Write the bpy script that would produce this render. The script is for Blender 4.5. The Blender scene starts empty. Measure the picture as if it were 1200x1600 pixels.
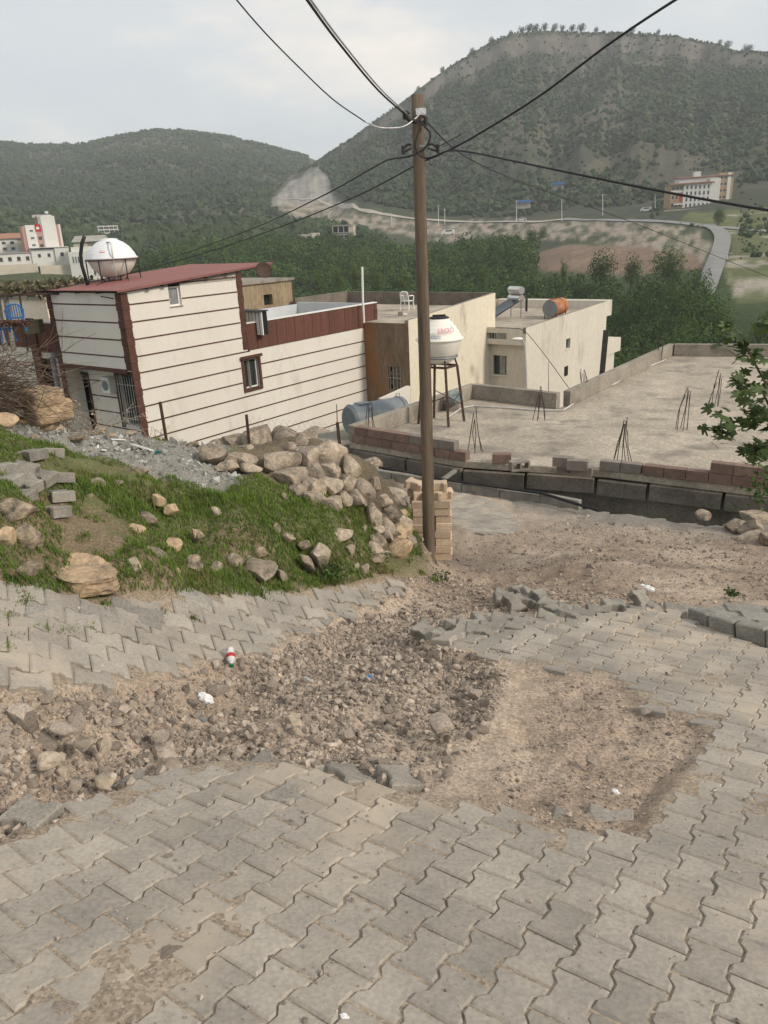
import bpy, bmesh, math, random
import numpy as np
from mathutils import Vector, Matrix, noise as mnoise

rnd = random.Random(7)
nrs = np.random.RandomState(11)
SC = bpy.context.scene
COL = SC.collection
rad = math.radians

# ------------------------------------------------------------------ camera, world, sun, exposure
FPX, PITCH, ROLL, AZ = 1195.0, rad(20.06), rad(2.75), rad(37.1)      # solved from the lines of the houses
FW = np.array([0, math.cos(PITCH), -math.sin(PITCH)])
_d = np.array([0, -math.sin(PITCH), -math.cos(PITCH)])
_x = np.array([1.0, 0, 0])
RT = math.cos(ROLL) * _x + math.sin(ROLL) * _d
DN = -math.sin(ROLL) * _x + math.cos(ROLL) * _d
cd = bpy.data.cameras.new('camera'); cam = bpy.data.objects.new('camera', cd); COL.objects.link(cam)
cd.sensor_fit = 'VERTICAL'; cd.sensor_height = 36; cd.sensor_width = 27; cd.lens = FPX / 1600 * 36
cd.clip_start = 0.05; cd.clip_end = 9000
cam.matrix_world = Matrix(((RT[0], -DN[0], -FW[0], 0), (RT[1], -DN[1], -FW[1], 0), (RT[2], -DN[2], -FW[2], 0), (0, 0, 0, 1)))
SC.camera = cam

SUN_AZ, SUN_EL = rad(118), rad(34)          # azimuth from +Y towards +X : behind the camera, to the right
wd = bpy.data.worlds.new('World'); SC.world = wd; wd.use_nodes = True
wn, wl = wd.node_tree.nodes, wd.node_tree.links
wn.clear()
w_out = wn.new('ShaderNodeOutputWorld'); w_mix = wn.new('ShaderNodeMixShader')
w_b1 = wn.new('ShaderNodeBackground'); w_b2 = wn.new('ShaderNodeBackground')
w_sky = wn.new('ShaderNodeTexSky'); w_sky.sky_type = 'NISHITA'; w_sky.sun_disc = False
w_sky.sun_elevation = SUN_EL; w_sky.sun_rotation = SUN_AZ; w_sky.dust_density = 3.0; w_sky.altitude = 900
w_b1.inputs['Strength'].default_value = 0.10
wl.new(w_sky.outputs[0], w_b1.inputs['Color'])
w_tc = wn.new('ShaderNodeTexCoord'); w_mp = wn.new('ShaderNodeMapping'); w_mp.inputs['Scale'].default_value = (1.0, 1.0, 2.6)
w_n = wn.new('ShaderNodeTexNoise'); w_n.inputs['Scale'].default_value = 3.1; w_n.inputs['Detail'].default_value = 9; w_n.inputs['Roughness'].default_value = 0.55
w_r = wn.new('ShaderNodeValToRGB')
w_r.color_ramp.elements[0].position = 0.34; w_r.color_ramp.elements[0].color = (0.57, 0.60, 0.62, 1)
w_r.color_ramp.elements[1].position = 0.66; w_r.color_ramp.elements[1].color = (0.88, 0.80, 0.71, 1)
e_ = w_r.color_ramp.elements.new(0.50); e_.color = (0.63, 0.65, 0.655, 1)
wl.new(w_tc.outputs['Generated'], w_mp.inputs['Vector']); wl.new(w_mp.outputs[0], w_n.inputs['Vector'])
wl.new(w_n.outputs['Fac'], w_r.inputs['Fac']); wl.new(w_r.outputs[0], w_b2.inputs['Color'])
w_b2.inputs['Strength'].default_value = 1.0
w_mix.inputs['Fac'].default_value = 0.90
wl.new(w_b1.outputs[0], w_mix.inputs[1]); wl.new(w_b2.outputs[0], w_mix.inputs[2]); wl.new(w_mix.outputs[0], w_out.inputs['Surface'])

sl = bpy.data.lights.new('sun', 'SUN'); sl.energy = 2.3; sl.angle = rad(9); sl.color = (1.0, 0.89, 0.75)
so = bpy.data.objects.new('sun', sl); COL.objects.link(so)
_sd = Vector((math.sin(SUN_AZ) * math.cos(SUN_EL), math.cos(SUN_AZ) * math.cos(SUN_EL), math.sin(SUN_EL)))
so.rotation_euler = _sd.to_track_quat('Z', 'Y').to_euler(); so.location = _sd * 60
SC.view_settings.view_transform = 'Standard'; SC.view_settings.look = 'None'
SC.view_settings.exposure = 0.36; SC.view_settings.gamma = 1.0
SC.render.engine = 'CYCLES'
SC.cycles.volume_bounces = 3

# ------------------------------------------------------------------ measuring helpers (photo pixel -> place)
def ray(u, v): return FW + RT * (u - 600) / FPX + DN * (v - 800) / FPX
def aty(u, v, y): r = ray(u, v); return r * (y / r[1])
def atz(u, v, z): r = ray(u, v); return r * (z / r[2])
def proj(p):
    p = np.asarray(p, float); d = p @ FW
    return 600 + FPX * (p @ RT) / d, 800 + FPX * (p @ DN) / d
A2 = np.array([math.sin(AZ), math.cos(AZ), 0.0])       # the two directions the houses follow
B2 = np.array([-math.cos(AZ), math.sin(AZ), 0.0])

def _hash(i, j, s):
    h = (i * 374761393 + j * 668265263 + s * 974711) & 0xFFFFFFFF
    h = ((h ^ (h >> 13)) * 1274126177) & 0xFFFFFFFF
    return ((h ^ (h >> 16)) & 0xFFFF) / 65535.0
def vnoise(x, y, s=0):
    x = np.asarray(x, float); y = np.asarray(y, float)
    xi = np.floor(x).astype(np.int64); yi = np.floor(y).astype(np.int64)
    fx = x - xi; fy = y - yi
    fx = fx * fx * (3 - 2 * fx); fy = fy * fy * (3 - 2 * fy)
    a = _hash(xi, yi, s); b = _hash(xi + 1, yi, s); c = _hash(xi, yi + 1, s); d = _hash(xi + 1, yi + 1, s)
    return (a + (b - a) * fx) * (1 - fy) + (c + (d - c) * fx) * fy - 0.5
def fbm(x, y, s=0, o=4):
    t = 0; a = 1.0
    for k in range(o):
        t = t + a * vnoise(x * 2 ** k + 17.3 * k, y * 2 ** k - 9.1 * k, s + k); a *= 0.5
    return t
def inpoly(x, y, P):
    x = np.asarray(x, float); y = np.asarray(y, float); ins = np.zeros(x.shape, bool)
    n = len(P)
    for i in range(n):
        x0, y0 = P[i]; x1, y1 = P[(i + 1) % n]
        if y0 == y1: continue
        c = ((y0 > y) != (y1 > y)) & (x < (x1 - x0) * (y - y0) / (y1 - y0) + x0)
        ins ^= c
    return ins
def sdist(x, y, P):                                    # signed distance, negative inside
    x = np.asarray(x, float); y = np.asarray(y, float); best = np.full(x.shape, 1e9)
    n = len(P)
    for i in range(n):
        ax, ay = P[i]; bx, by = P[(i + 1) % n]; dx, dy = bx - ax, by - ay
        t = np.clip(((x - ax) * dx + (y - ay) * dy) / (dx * dx + dy * dy + 1e-12), 0, 1)
        best = np.minimum(best, np.hypot(x - ax - t * dx, y - ay - t * dy))
    return np.where(inpoly(x, y, P), -best, best)
def sstep(a, b, x):
    t = np.clip((np.asarray(x, float) - a) / (b - a), 0, 1); return t * t * (3 - 2 * t)

# ------------------------------------------------------------------ objects
def tag(o, label=None, cat=None, group=None, kind=None):
    if label: o['label'] = label
    if cat: o['category'] = cat
    if group: o['group'] = group
    if kind: o['kind'] = kind
    return o
def empty(name, loc=(0, 0, 0), rz=0.0):
    o = bpy.data.objects.new(name, None); COL.objects.link(o); o.location = Vector(loc); o.rotation_euler = (0, 0, rz)
    o.empty_display_size = 0.1
    return o
def grouped(g): return [o for o in COL.objects if o.get('group') == g]
def link(name, me, parent=None, mat=None):
    if mat is not None and len(me.materials) == 0: me.materials.append(mat)
    o = bpy.data.objects.new(name, me); COL.objects.link(o)
    if parent is not None: o.parent = parent
    return o
def np_mesh(name, V, T, mat, smooth=False, n=3):       # big meshes from arrays
    me = bpy.data.meshes.new(name); V = np.asarray(V, np.float32); T = np.asarray(T, np.int32)
    me.vertices.add(len(V)); me.vertices.foreach_set('co', V.ravel())
    me.loops.add(T.size); me.loops.foreach_set('vertex_index', T.ravel())
    me.polygons.add(len(T)); me.polygons.foreach_set('loop_start', np.arange(0, T.size, n, dtype=np.int32))
    me.polygons.foreach_set('use_smooth', np.full(len(T), smooth))
    me.update(calc_edges=True); me.validate(); me.materials.append(mat)
    return me
class MB:
    def __init__(s): s.v = []; s.f = []
    def add(s, v, f):
        n = len(s.v); s.v += [tuple(p) for p in v]; s.f += [tuple(i + n for i in q) for q in f]
    def box(s, x0, x1, y0, y1, z0, z1, M=None):
        v = [(x, y, z) for z in (z0, z1) for y in (y0, y1) for x in (x0, x1)]
        if M is not None: v = [tuple(M @ Vector(p)) for p in v]
        s.add(v, [(0, 2, 3, 1), (4, 5, 7, 6), (0, 1, 5, 4), (2, 6, 7, 3), (0, 4, 6, 2), (1, 3, 7, 5)])
        return s
    def bar(s, p, q, w, h=None, up=(0, 0, 1)):         # square bar between two points
        h = h or w; p = Vector(p); q = Vector(q); d = (q - p).normalized(); u = Vector(up)
        if abs(d.dot(u)) > 0.97: u = Vector((1, 0, 0))
        a = d.cross(u).normalized() * w / 2; b = a.cross(d).normalized() * h / 2
        v = [p - a - b, p + a - b, p + a + b, p - a + b, q - a - b, q + a - b, q + a + b, q - a + b]
        s.add(v, [(0, 1, 2, 3), (4, 7, 6, 5), (0, 4, 5, 1), (1, 5, 6, 2), (2, 6, 7, 3), (3, 7, 4, 0)]); return s
    def tube(s, pts, r, n=8, cap=True):                # round tube along points, r a number or a list
        pts = [Vector(p) for p in pts]; m = len(pts)
        rr = r if isinstance(r, (list, tuple)) else [r] * m
        v = []; f = []; u = None
        for i, p in enumerate(pts):
            d = (pts[min(i + 1, m - 1)] - pts[max(i - 1, 0)]).normalized()
            if u is None: u = d.orthogonal().normalized()
            else: u = (u - d * u.dot(d)).normalized()
            w = d.cross(u)
            for k in range(n):
                a = 2 * math.pi * k / n; v.append(p + (u * math.cos(a) + w * math.sin(a)) * rr[i])
        for i in range(m - 1):
            for k in range(n):
                k2 = (k + 1) % n; f.append((i * n + k, i * n + k2, (i + 1) * n + k2, (i + 1) * n + k))
        if cap: f.append(tuple(range(n - 1, -1, -1))); f.append(tuple((m - 1) * n + k for k in range(n)))
        s.add(v, f); return s
    def lathe(s, prof, n=32, cx=0, cy=0):              # (r, z) profile about z
        v = []; f = []; m = len(prof)
        for r, z in prof:
            for k in range(n): a = 2 * math.pi * k / n; v.append((cx + r * math.cos(a), cy + r * math.sin(a), z))
        for i in range(m - 1):
            for k in range(n): k2 = (k + 1) % n; f.append((i * n + k, i * n + k2, (i + 1) * n + k2, (i + 1) * n + k))
        f.append(tuple(range(n - 1, -1, -1))); f.append(tuple((m - 1) * n + k for k in range(n)))
        s.add(v, f); return s
    def quad(s, a, b, c, d): s.add([a, b, c, d], [(0, 1, 2, 3)]); return s
    def mesh(s, name, smooth=False):
        me = bpy.data.meshes.new(name); me.from_pydata(s.v, [], s.f)
        if smooth:
            for p in me.polygons: p.use_smooth = True
        return me
    def build(s, name, mat, parent=None, smooth=False, bevel=0.0):
        me = s.mesh(name, smooth); o = link(name, me, parent, mat)
        if bevel:
            b = o.modifiers.new('bevel', 'BEVEL'); b.width = bevel; b.segments = 2; b.limit_method = 'ANGLE'
        return o

# ------------------------------------------------------------------ materials
def C(*a): return (a[0], a[1], a[2], 1.0)
def mat(name, c1, c2=None, scale=3.0, rough=0.85, bump=0.3, bdist=0.02, fine=40.0, metal=0.0, isl=0.0, stain=None, sthr=0.58,
        sscale=None, world=False, stretch=(1, 1, 1), spec=0.3, ofs=True, vary=0.25, trans=0.0):
    m = bpy.data.materials.new(name); m.use_nodes = True; nt = m.node_tree; N, L = nt.nodes, nt.links
    bs = N['Principled BSDF']; bs.inputs['Roughness'].default_value = rough; bs.inputs['Metallic'].default_value = metal
    bs.inputs['Specular IOR Level'].default_value = spec
    c2 = c2 or tuple(x * 0.7 for x in c1)
    if world:
        g = N.new('ShaderNodeNewGeometry'); vec = g.outputs['Position']
    else:
        tc = N.new('ShaderNodeTexCoord'); vec = tc.outputs['Object']
        if ofs:
            oi = N.new('ShaderNodeObjectInfo'); mm = N.new('ShaderNodeMath'); mm.operation = 'MULTIPLY'; mm.inputs[1].default_value = 37.0
            L.new(oi.outputs['Random'], mm.inputs[0]); va = N.new('ShaderNodeVectorMath'); va.operation = 'ADD'
            L.new(vec, va.inputs[0]); L.new(mm.outputs[0], va.inputs[1]); vec = va.outputs[0]
    if stretch != (1, 1, 1):
        mp = N.new('ShaderNodeMapping'); mp.inputs['Scale'].default_value = stretch; L.new(vec, mp.inputs['Vector']); vec = mp.outputs[0]
    n1 = N.new('ShaderNodeTexNoise'); n1.inputs['Scale'].default_value = scale; n1.inputs['Detail'].default_value = 8; n1.inputs['Roughness'].default_value = 0.62
    L.new(vec, n1.inputs['Vector'])
    rp = N.new('ShaderNodeValToRGB'); rp.color_ramp.elements[0].position = 0.33; rp.color_ramp.elements[1].position = 0.67
    rp.color_ramp.elements[0].color = C(*c2); rp.color_ramp.elements[1].color = C(*c1)
    L.new(n1.outputs['Fac'], rp.inputs['Fac']); col = rp.outputs[0]
    n2 = N.new('ShaderNodeTexNoise'); n2.inputs['Scale'].default_value = fine; n2.inputs['Detail'].default_value = 5; L.new(vec, n2.inputs['Vector'])
    mr = N.new('ShaderNodeMapRange'); mr.inputs['From Min'].default_value = 0.3; mr.inputs['From Max'].default_value = 0.7
    mr.inputs['To Min'].default_value = 1 - vary; mr.inputs['To Max'].default_value = 1 + vary
    L.new(n2.outputs['Fac'], mr.inputs['Value'])
    vm = N.new('ShaderNodeVectorMath'); vm.operation = 'SCALE'; L.new(col, vm.inputs[0]); L.new(mr.outputs[0], vm.inputs['Scale']); col = vm.outputs[0]
    if stain:
        n3 = N.new('ShaderNodeTexNoise'); n3.inputs['Scale'].default_value = sscale or scale * 0.6; n3.inputs['Detail'].default_value = 7; n3.inputs['Roughness'].default_value = 0.65
        va3 = N.new('ShaderNodeVectorMath'); va3.operation = 'ADD'; va3.inputs[1].default_value = (7.7, 3.1, 5.9)
        L.new(vec, va3.inputs[0]); L.new(va3.outputs[0], n3.inputs['Vector'])
        m3 = N.new('ShaderNodeMapRange'); m3.inputs['From Min'].default_value = sthr - 0.05; m3.inputs['From Max'].default_value = sthr + 0.09
        L.new(n3.outputs['Fac'], m3.inputs['Value'])
        mx = N.new('ShaderNodeMixRGB'); L.new(m3.outputs[0], mx.inputs['Fac']); L.new(col, mx.inputs['Color1']); mx.inputs['Color2'].default_value = C(*stain); col = mx.outputs[0]
    if isl:
        g2 = N.new('ShaderNodeNewGeometry'); o2 = N.new('ShaderNodeObjectInfo'); ad = N.new('ShaderNodeMath'); ad.operation = 'ADD'
        L.new(g2.outputs['Random Per Island'], ad.inputs[0]); L.new(o2.outputs['Random'], ad.inputs[1])
        fr = N.new('ShaderNodeMath'); fr.operation = 'FRACT'; L.new(ad.outputs[0], fr.inputs[0])
        m2 = N.new('ShaderNodeMapRange'); m2.inputs['To Min'].default_value = 1 - isl; m2.inputs['To Max'].default_value = 1 + isl
        L.new(fr.outputs[0], m2.inputs['Value'])
        v2 = N.new('ShaderNodeVectorMath'); v2.operation = 'SCALE'; L.new(col, v2.inputs[0]); L.new(m2.outputs[0], v2.inputs['Scale']); col = v2.outputs[0]
    L.new(col, bs.inputs['Base Color'])
    if bump:
        bp = N.new('ShaderNodeBump'); bp.inputs['Strength'].default_value = bump; bp.inputs['Distance'].default_value = bdist
        ma = N.new('ShaderNodeMath'); ma.operation = 'MULTIPLY_ADD'; ma.inputs[1].default_value = 0.5
        L.new(n2.outputs['Fac'], ma.inputs[0]); L.new(n1.outputs['Fac'], ma.inputs[2]); L.new(ma.outputs[0], bp.inputs['Height']); L.new(bp.outputs[0], bs.inputs['Normal'])
    if trans:
        tr = N.new('ShaderNodeBsdfTranslucent'); ms = N.new('ShaderNodeMixShader'); ms.inputs['Fac'].default_value = trans
        L.new(col, tr.inputs['Color']); L.new(bs.outputs[0], ms.inputs[1]); L.new(tr.outputs[0], ms.inputs[2]); L.new(ms.outputs[0], N['Material Output'].inputs['Surface'])
    return m
def attr_mat(name, attr, scale, fine, rough=0.95, bump=0.4, bdist=0.05, lo=0.75, hi=1.25, speck=None):   # colour comes from a per-vertex survey of the ground's own colour
    m = bpy.data.materials.new(name); m.use_nodes = True; nt = m.node_tree; N, L = nt.nodes, nt.links
    bs = N['Principled BSDF']; bs.inputs['Roughness'].default_value = rough; bs.inputs['Specular IOR Level'].default_value = 0.15
    at = N.new('ShaderNodeAttribute'); at.attribute_name = attr
    g = N.new('ShaderNodeNewGeometry')
    n1 = N.new('ShaderNodeTexNoise'); n1.inputs['Scale'].default_value = scale; n1.inputs['Detail'].default_value = 9; n1.inputs['Roughness'].default_value = 0.65
    n2 = N.new('ShaderNodeTexNoise'); n2.inputs['Scale'].default_value = fine; n2.inputs['Detail'].default_value = 6; n2.inputs['Roughness'].default_value = 0.7
    L.new(g.outputs['Position'], n1.inputs['Vector']); L.new(g.outputs['Position'], n2.inputs['Vector'])
    mu = N.new('ShaderNodeMath'); mu.operation = 'ADD'; L.new(n1.outputs['Fac'], mu.inputs[0]); L.new(n2.outputs['Fac'], mu.inputs[1])
    mr = N.new('ShaderNodeMapRange'); mr.inputs['From Min'].default_value = 0.7; mr.inputs['From Max'].default_value = 1.3
    mr.inputs['To Min'].default_value = lo; mr.inputs['To Max'].default_value = hi; L.new(mu.outputs[0], mr.inputs['Value'])
    vm = N.new('ShaderNodeVectorMath'); vm.operation = 'SCALE'; L.new(at.outputs['Color'], vm.inputs[0]); L.new(mr.outputs[0], vm.inputs['Scale']); col = vm.outputs[0]
    if speck:
        vo = N.new('ShaderNodeTexVoronoi'); vo.inputs['Scale'].default_value = speck; L.new(g.outputs['Position'], vo.inputs['Vector'])
        sp = N.new('ShaderNodeSeparateColor'); L.new(vo.outputs['Color'], sp.inputs[0])
        m3 = N.new('ShaderNodeMapRange'); m3.inputs['To Min'].default_value = 0.72; m3.inputs['To Max'].default_value = 1.32; L.new(sp.outputs[0], m3.inputs['Value'])
        v3 = N.new('ShaderNodeVectorMath'); v3.operation = 'SCALE'; L.new(col, v3.inputs[0]); L.new(m3.outputs[0], v3.inputs['Scale']); col = v3.outputs[0]
    L.new(col, bs.inputs['Base Color'])
    bp = N.new('ShaderNodeBump'); bp.inputs['Strength'].default_value = bump; bp.inputs['Distance'].default_value = bdist
    L.new(mu.outputs[0], bp.inputs['Height']); L.new(bp.outputs[0], bs.inputs['Normal'])
    return m
def set_attr(me, name, colors):
    a = me.color_attributes.new(name, 'FLOAT_COLOR', 'POINT')
    c = np.ones((len(colors), 4), np.float32); c[:, :3] = colors; a.data.foreach_set('color', c.ravel())

ORD = ['first', 'second', 'third', 'fourth', 'fifth', 'sixth', 'seventh', 'eighth', 'ninth', 'tenth', 'eleventh', 'twelfth', 'thirteenth', 'fourteenth', 'fifteenth', 'sixteenth', 'seventeenth', 'eighteenth', 'nineteenth', 'twentieth']
ORD += ['twenty-' + o for o in ORD[:9]] + ['thirtieth'] + ['thirty-' + o for o in ORD[:9]] + ['fortieth'] + ['forty-' + o for o in ORD[:9]] + ['fiftieth']
def relabel(objs, fmt, key):                           # tells look-alikes apart by their order in the photo
    for i, o in enumerate(sorted(objs, key=key)): o['label'] = fmt % ORD[i]
def px_of(o): return proj(np.array(o.location))
M = {}
M['paver'] = mat('concrete_paver', (0.365, 0.33, 0.28), (0.255, 0.235, 0.205), 2.6, 0.9, 0.6, 0.005, 60, vary=0.15, isl=0.13, stain=(0.43, 0.365, 0.285), sthr=0.55, sscale=0.9, world=True)
M['paver_loose'] = mat('loose_paver', (0.30, 0.275, 0.235), (0.18, 0.17, 0.15), 6, 0.9, 0.4, 0.006, 90, isl=0.15)
M['paver_cream'] = mat('cream_paver', (0.60, 0.47, 0.34), (0.47, 0.36, 0.26), 5, 0.9, 0.3, 0.006, 90, isl=0.14)
M['kerb'] = mat('kerb_concrete', (0.30, 0.285, 0.25), (0.19, 0.18, 0.16), 5, 0.9, 0.4, 0.01, 70, isl=0.1)
M['stone'] = mat('limestone', (0.42, 0.345, 0.265), (0.215, 0.18, 0.14), 4.5, 0.92, 1.0, 0.03, 26, isl=0.26, stain=(0.16, 0.14, 0.11), sthr=0.56, sscale=7.0, world=True)
M['stone_warm'] = mat('warm_limestone', (0.52, 0.38, 0.24), (0.33, 0.245, 0.16), 5, 0.92, 0.7, 0.015, 30, isl=0.1, stain=(0.19, 0.16, 0.12), sthr=0.57, sscale=8, world=True)
M['stone_moss'] = mat('lichen_stone', (0.40, 0.32, 0.23), (0.08, 0.072, 0.056), 13, 0.95, 0.9, 0.02, 40, isl=0.05, world=True)
M['rubble'] = mat('rubble_stone', (0.40, 0.335, 0.27), (0.19, 0.16, 0.135), 6, 0.93, 0.5, 0.01, 50, isl=0.45)
M['debris'] = mat('pale_debris', (0.38, 0.37, 0.345), (0.20, 0.20, 0.19), 6, 0.9, 0.3, 0.01, 50, isl=0.5)
M['grass'] = mat('grass_blade', (0.185, 0.26, 0.05), (0.11, 0.18, 0.034), 1.6, 0.7, 0, 0.01, 30, isl=0.4, world=True, trans=0.4, stain=(0.21, 0.19, 0.07), sthr=0.6, sscale=1.3)
M['pole_wood'] = mat('pole_wood', (0.165, 0.125, 0.09), (0.09, 0.07, 0.052), 7, 0.85, 0.5, 0.01, 60, stretch=(1, 1, 0.06), spec=0.2)
M['cable'] = mat('black_cable', (0.02, 0.02, 0.022), None, 5, 0.6, 0)
M['bare_cable'] = mat('bare_aluminium_cable', (0.62, 0.62, 0.62), None, 5, 0.45, 0, metal=0.6)
M['steel_dark'] = mat('dark_steel', (0.05, 0.045, 0.042), (0.03, 0.028, 0.026), 8, 0.65, 0.2, metal=0.3)
M['rust'] = mat('rusty_steel', (0.10, 0.06, 0.042), (0.05, 0.035, 0.03), 14, 0.85, 0.3, metal=0.1)
M['rebar'] = mat('rusty_rebar', (0.055, 0.04, 0.034), (0.035, 0.03, 0.028), 20, 0.85, 0.2)
M['concrete'] = mat('weathered_concrete', (0.33, 0.295, 0.245), (0.20, 0.18, 0.15), 1.1, 0.92, 0.35, 0.015, 22, stain=(0.13, 0.12, 0.105), sthr=0.6, sscale=0.9, world=True)
M['slab'] = mat('roof_screed', (0.46, 0.405, 0.325), (0.29, 0.255, 0.205), 0.75, 0.93, 0.3, 0.01, 16, stain=(0.21, 0.19, 0.16), sthr=0.57, sscale=1.0, world=True)
M['conc_dark'] = mat('dark_concrete', (0.20, 0.175, 0.145), (0.12, 0.105, 0.088), 1.6, 0.93, 0.4, 0.015, 22, world=True, stain=(0.25, 0.22, 0.18), sthr=0.62)
M['block_pink'] = mat('pinkish_hollow_block', (0.25, 0.165, 0.135), (0.17, 0.12, 0.10), 6, 0.95, 0.5, 0.008, 80, isl=0.15)
M['block_grey'] = mat('grey_hollow_block', (0.27, 0.235, 0.205), (0.18, 0.16, 0.14), 6, 0.95, 0.5, 0.008, 80, isl=0.12)
# ------------------------------------------------------------------ the land beyond: valley, two hills
def _azel(P):
    out = []
    for u, v in P:
        r = ray(u, v); out.append((math.degrees(math.atan2(r[0], r[1])), math.atan2(r[2], math.hypot(r[0], r[1]))))
    out.sort(); return np.array(out)
SKY_R = _azel([(380, 356), (400, 342), (416, 318), (430, 300), (470, 268), (500, 250), (560, 208), (600, 178), (650, 142), (700, 105), (740, 80), (770, 64), (800, 52), (850, 48), (900, 50),
               (960, 52), (1010, 53), (1050, 57), (1090, 64), (1120, 71), (1150, 79), (1200, 84), (1300, 100), (1500, 160), (1900, 260)])
SKY_L = _azel([(-700, 250), (-300, 215), (-100, 216), (0, 223), (60, 228), (120, 226), (170, 217), (210, 208), (250, 203), (300, 206), (350, 213), (400, 224), (440, 234), (480, 245), (520, 262), (560, 300), (600, 340)])
TR = np.array([0, 20, 35, 50, 80, 130, 200, 260, 300, 370, 430.0])
TA = np.array([-70, -23, -12, 3, 10, 14, 19, 23, 70.0])
TZ = np.array([[-8, -8, -9.5, -13, -20, -23, -17, -10, -6.3, -1, 4],
               [-8, -8, -9.5, -13, -20, -23, -17, -10, -6.3, -1, 4],
               [-8, -8, -9.5, -14, -23, -29, -26, -19, -13, -5, 3],
               [-8, -8, -9.5, -14, -24, -30, -27, -21, -16, -9, 3],
               [-8, -8, -9.5, -14, -24, -30, -25, -15, -10, -3, 4],
               [-8, -8, -9.5, -14, -24, -30, -22, -9, -5.5, 1, 6],
               [-8, -8, -9.5, -14, -24, -28, -17, -8, -3.5, 3.4, 8],
               [-8, -8, -9.5, -14, -24, -24, -11.3, -6, -3.5, 4.6, 14],
               [-8, -8, -9.5, -14, -24, -24, -11.3, -6, -3.5, 4.6, 14.0]])
RCR, RCL, RF = 800.0, 1250.0, 430.0
GS = np.array([0, .15, .4, .7, .88, .952, .966, 1.0]); GZ = np.array([0, .09, .30, .59, .785, .875, .965, 1.0])
def terr(x, y):
    x = np.asarray(x, float); y = np.asarray(y, float)
    r = np.hypot(x, y); az = np.degrees(np.arctan2(x, y)); azc = np.clip(az, TA[0], TA[-1])
    i = np.clip(np.searchsorted(TA, azc) - 1, 0, len(TA) - 2); t = (azc - TA[i]) / (TA[i + 1] - TA[i])
    rr = np.minimum(r, RF)
    j = np.clip(np.searchsorted(TR, rr) - 1, 0, len(TR) - 2); s = (rr - TR[j]) / (TR[j + 1] - TR[j])
    def tz(ii): return TZ[ii, j] * (1 - s) + TZ[ii, j + 1] * s
    base = tz(i) * (1 - t) + tz(i + 1) * t
    zf = TZ[i, -1] * (1 - t) + TZ[i + 1, -1] * t
    elR = np.interp(az, SKY_R[:, 0], SKY_R[:, 1], left=-0.05); elL = np.interp(az, SKY_L[:, 0], SKY_L[:, 1], right=-0.05)
    wob = 40 * fbm(az * 0.25, az * 0 + 3.1, 5, 3)
    rc = RCR + wob
    zc = rc * np.tan(elR); g = np.interp((r - RF) / (rc - RF) + 0.10 * fbm(az * 0.55, r * 0.004, 8, 3) * sstep(RF, RF + 120, r) * (1 - sstep(rc - 60, rc, r)), GS, GZ)
    zR = zf + (np.maximum(zc, zf) - zf) * g
    zR = np.where(r > rc, np.maximum(zc, zf) - sstep(rc + 150, rc + 700, r) * np.maximum(zc - 40, 0), zR)
    zcl = (RCL + wob) * np.tan(elL); sL = np.clip((r - RF) / (RCL + wob - RF), 0, 1)
    gL = np.interp(sL, [0, .3, .55, .78, .84, .88, 1], [0, .2, .46, .74, .80, .88, 1])
    zL = zf + (np.maximum(zcl, zf) - zf) * gL
    zL = np.where(r > RCL + wob, np.maximum(zcl, zf) - sstep(RCL + 200, RCL + 800, r) * np.maximum(zcl - 40, 0), zL)
    z = np.where(r < RF, base, np.maximum(zR, zL))
    mid = sstep(RF, RF + 90, r) * (1 - sstep(720, 790, r) * (zR >= zL)) * (1 - sstep(1150, 1240, r))
    z = z + mid * (6 * fbm(az * 0.45, r * 0.006, 21, 4) + 7 * fbm(x * 0.012, y * 0.012, 23, 5)) + sstep(60, 120, r) * 1.2 * fbm(x * 0.03, y * 0.03, 31, 4)
    return z
def terr_hit(u, v, r0=60.0, r1=1600.0):
    d = ray(u, v); h = math.hypot(d[0], d[1]); R = np.arange(r0, r1, 1.0)
    zt = terr(d[0] / h * R, d[1] / h * R); zr = d[2] / h * R
    k = np.nonzero(zt >= zr)[0]
    k = k[0] if len(k) else len(R) - 1
    return np.array([d[0] / h * R[k], d[1] / h * R[k], zt[k]])
azs = np.concatenate([np.arange(-100, -30, 1.0), np.arange(-30, 31, 0.135), np.arange(31, 101, 1.0)])
rs = np.concatenate([np.linspace(0.5, 60, 20), np.arange(64, 200, 5), np.arange(200, 430, 4), np.arange(430, 760, 5.0), np.arange(760, 830, 3.0), np.arange(832, 1320, 9.0), np.geomspace(1330, 2300, 14)])
AZG, RG = np.meshgrid(np.radians(azs), rs)
TX, TY = (np.sin(AZG) * RG).ravel(), (np.cos(AZG) * RG).ravel()
TZZ = terr(TX, TY)
nr, na = len(rs), len(azs)
idx = np.arange(nr * na).reshape(nr, na)
quads = np.stack([idx[:-1, :-1], idx[:-1, 1:], idx[1:, 1:], idx[1:, :-1]], -1).reshape(-1, 4)
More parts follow.
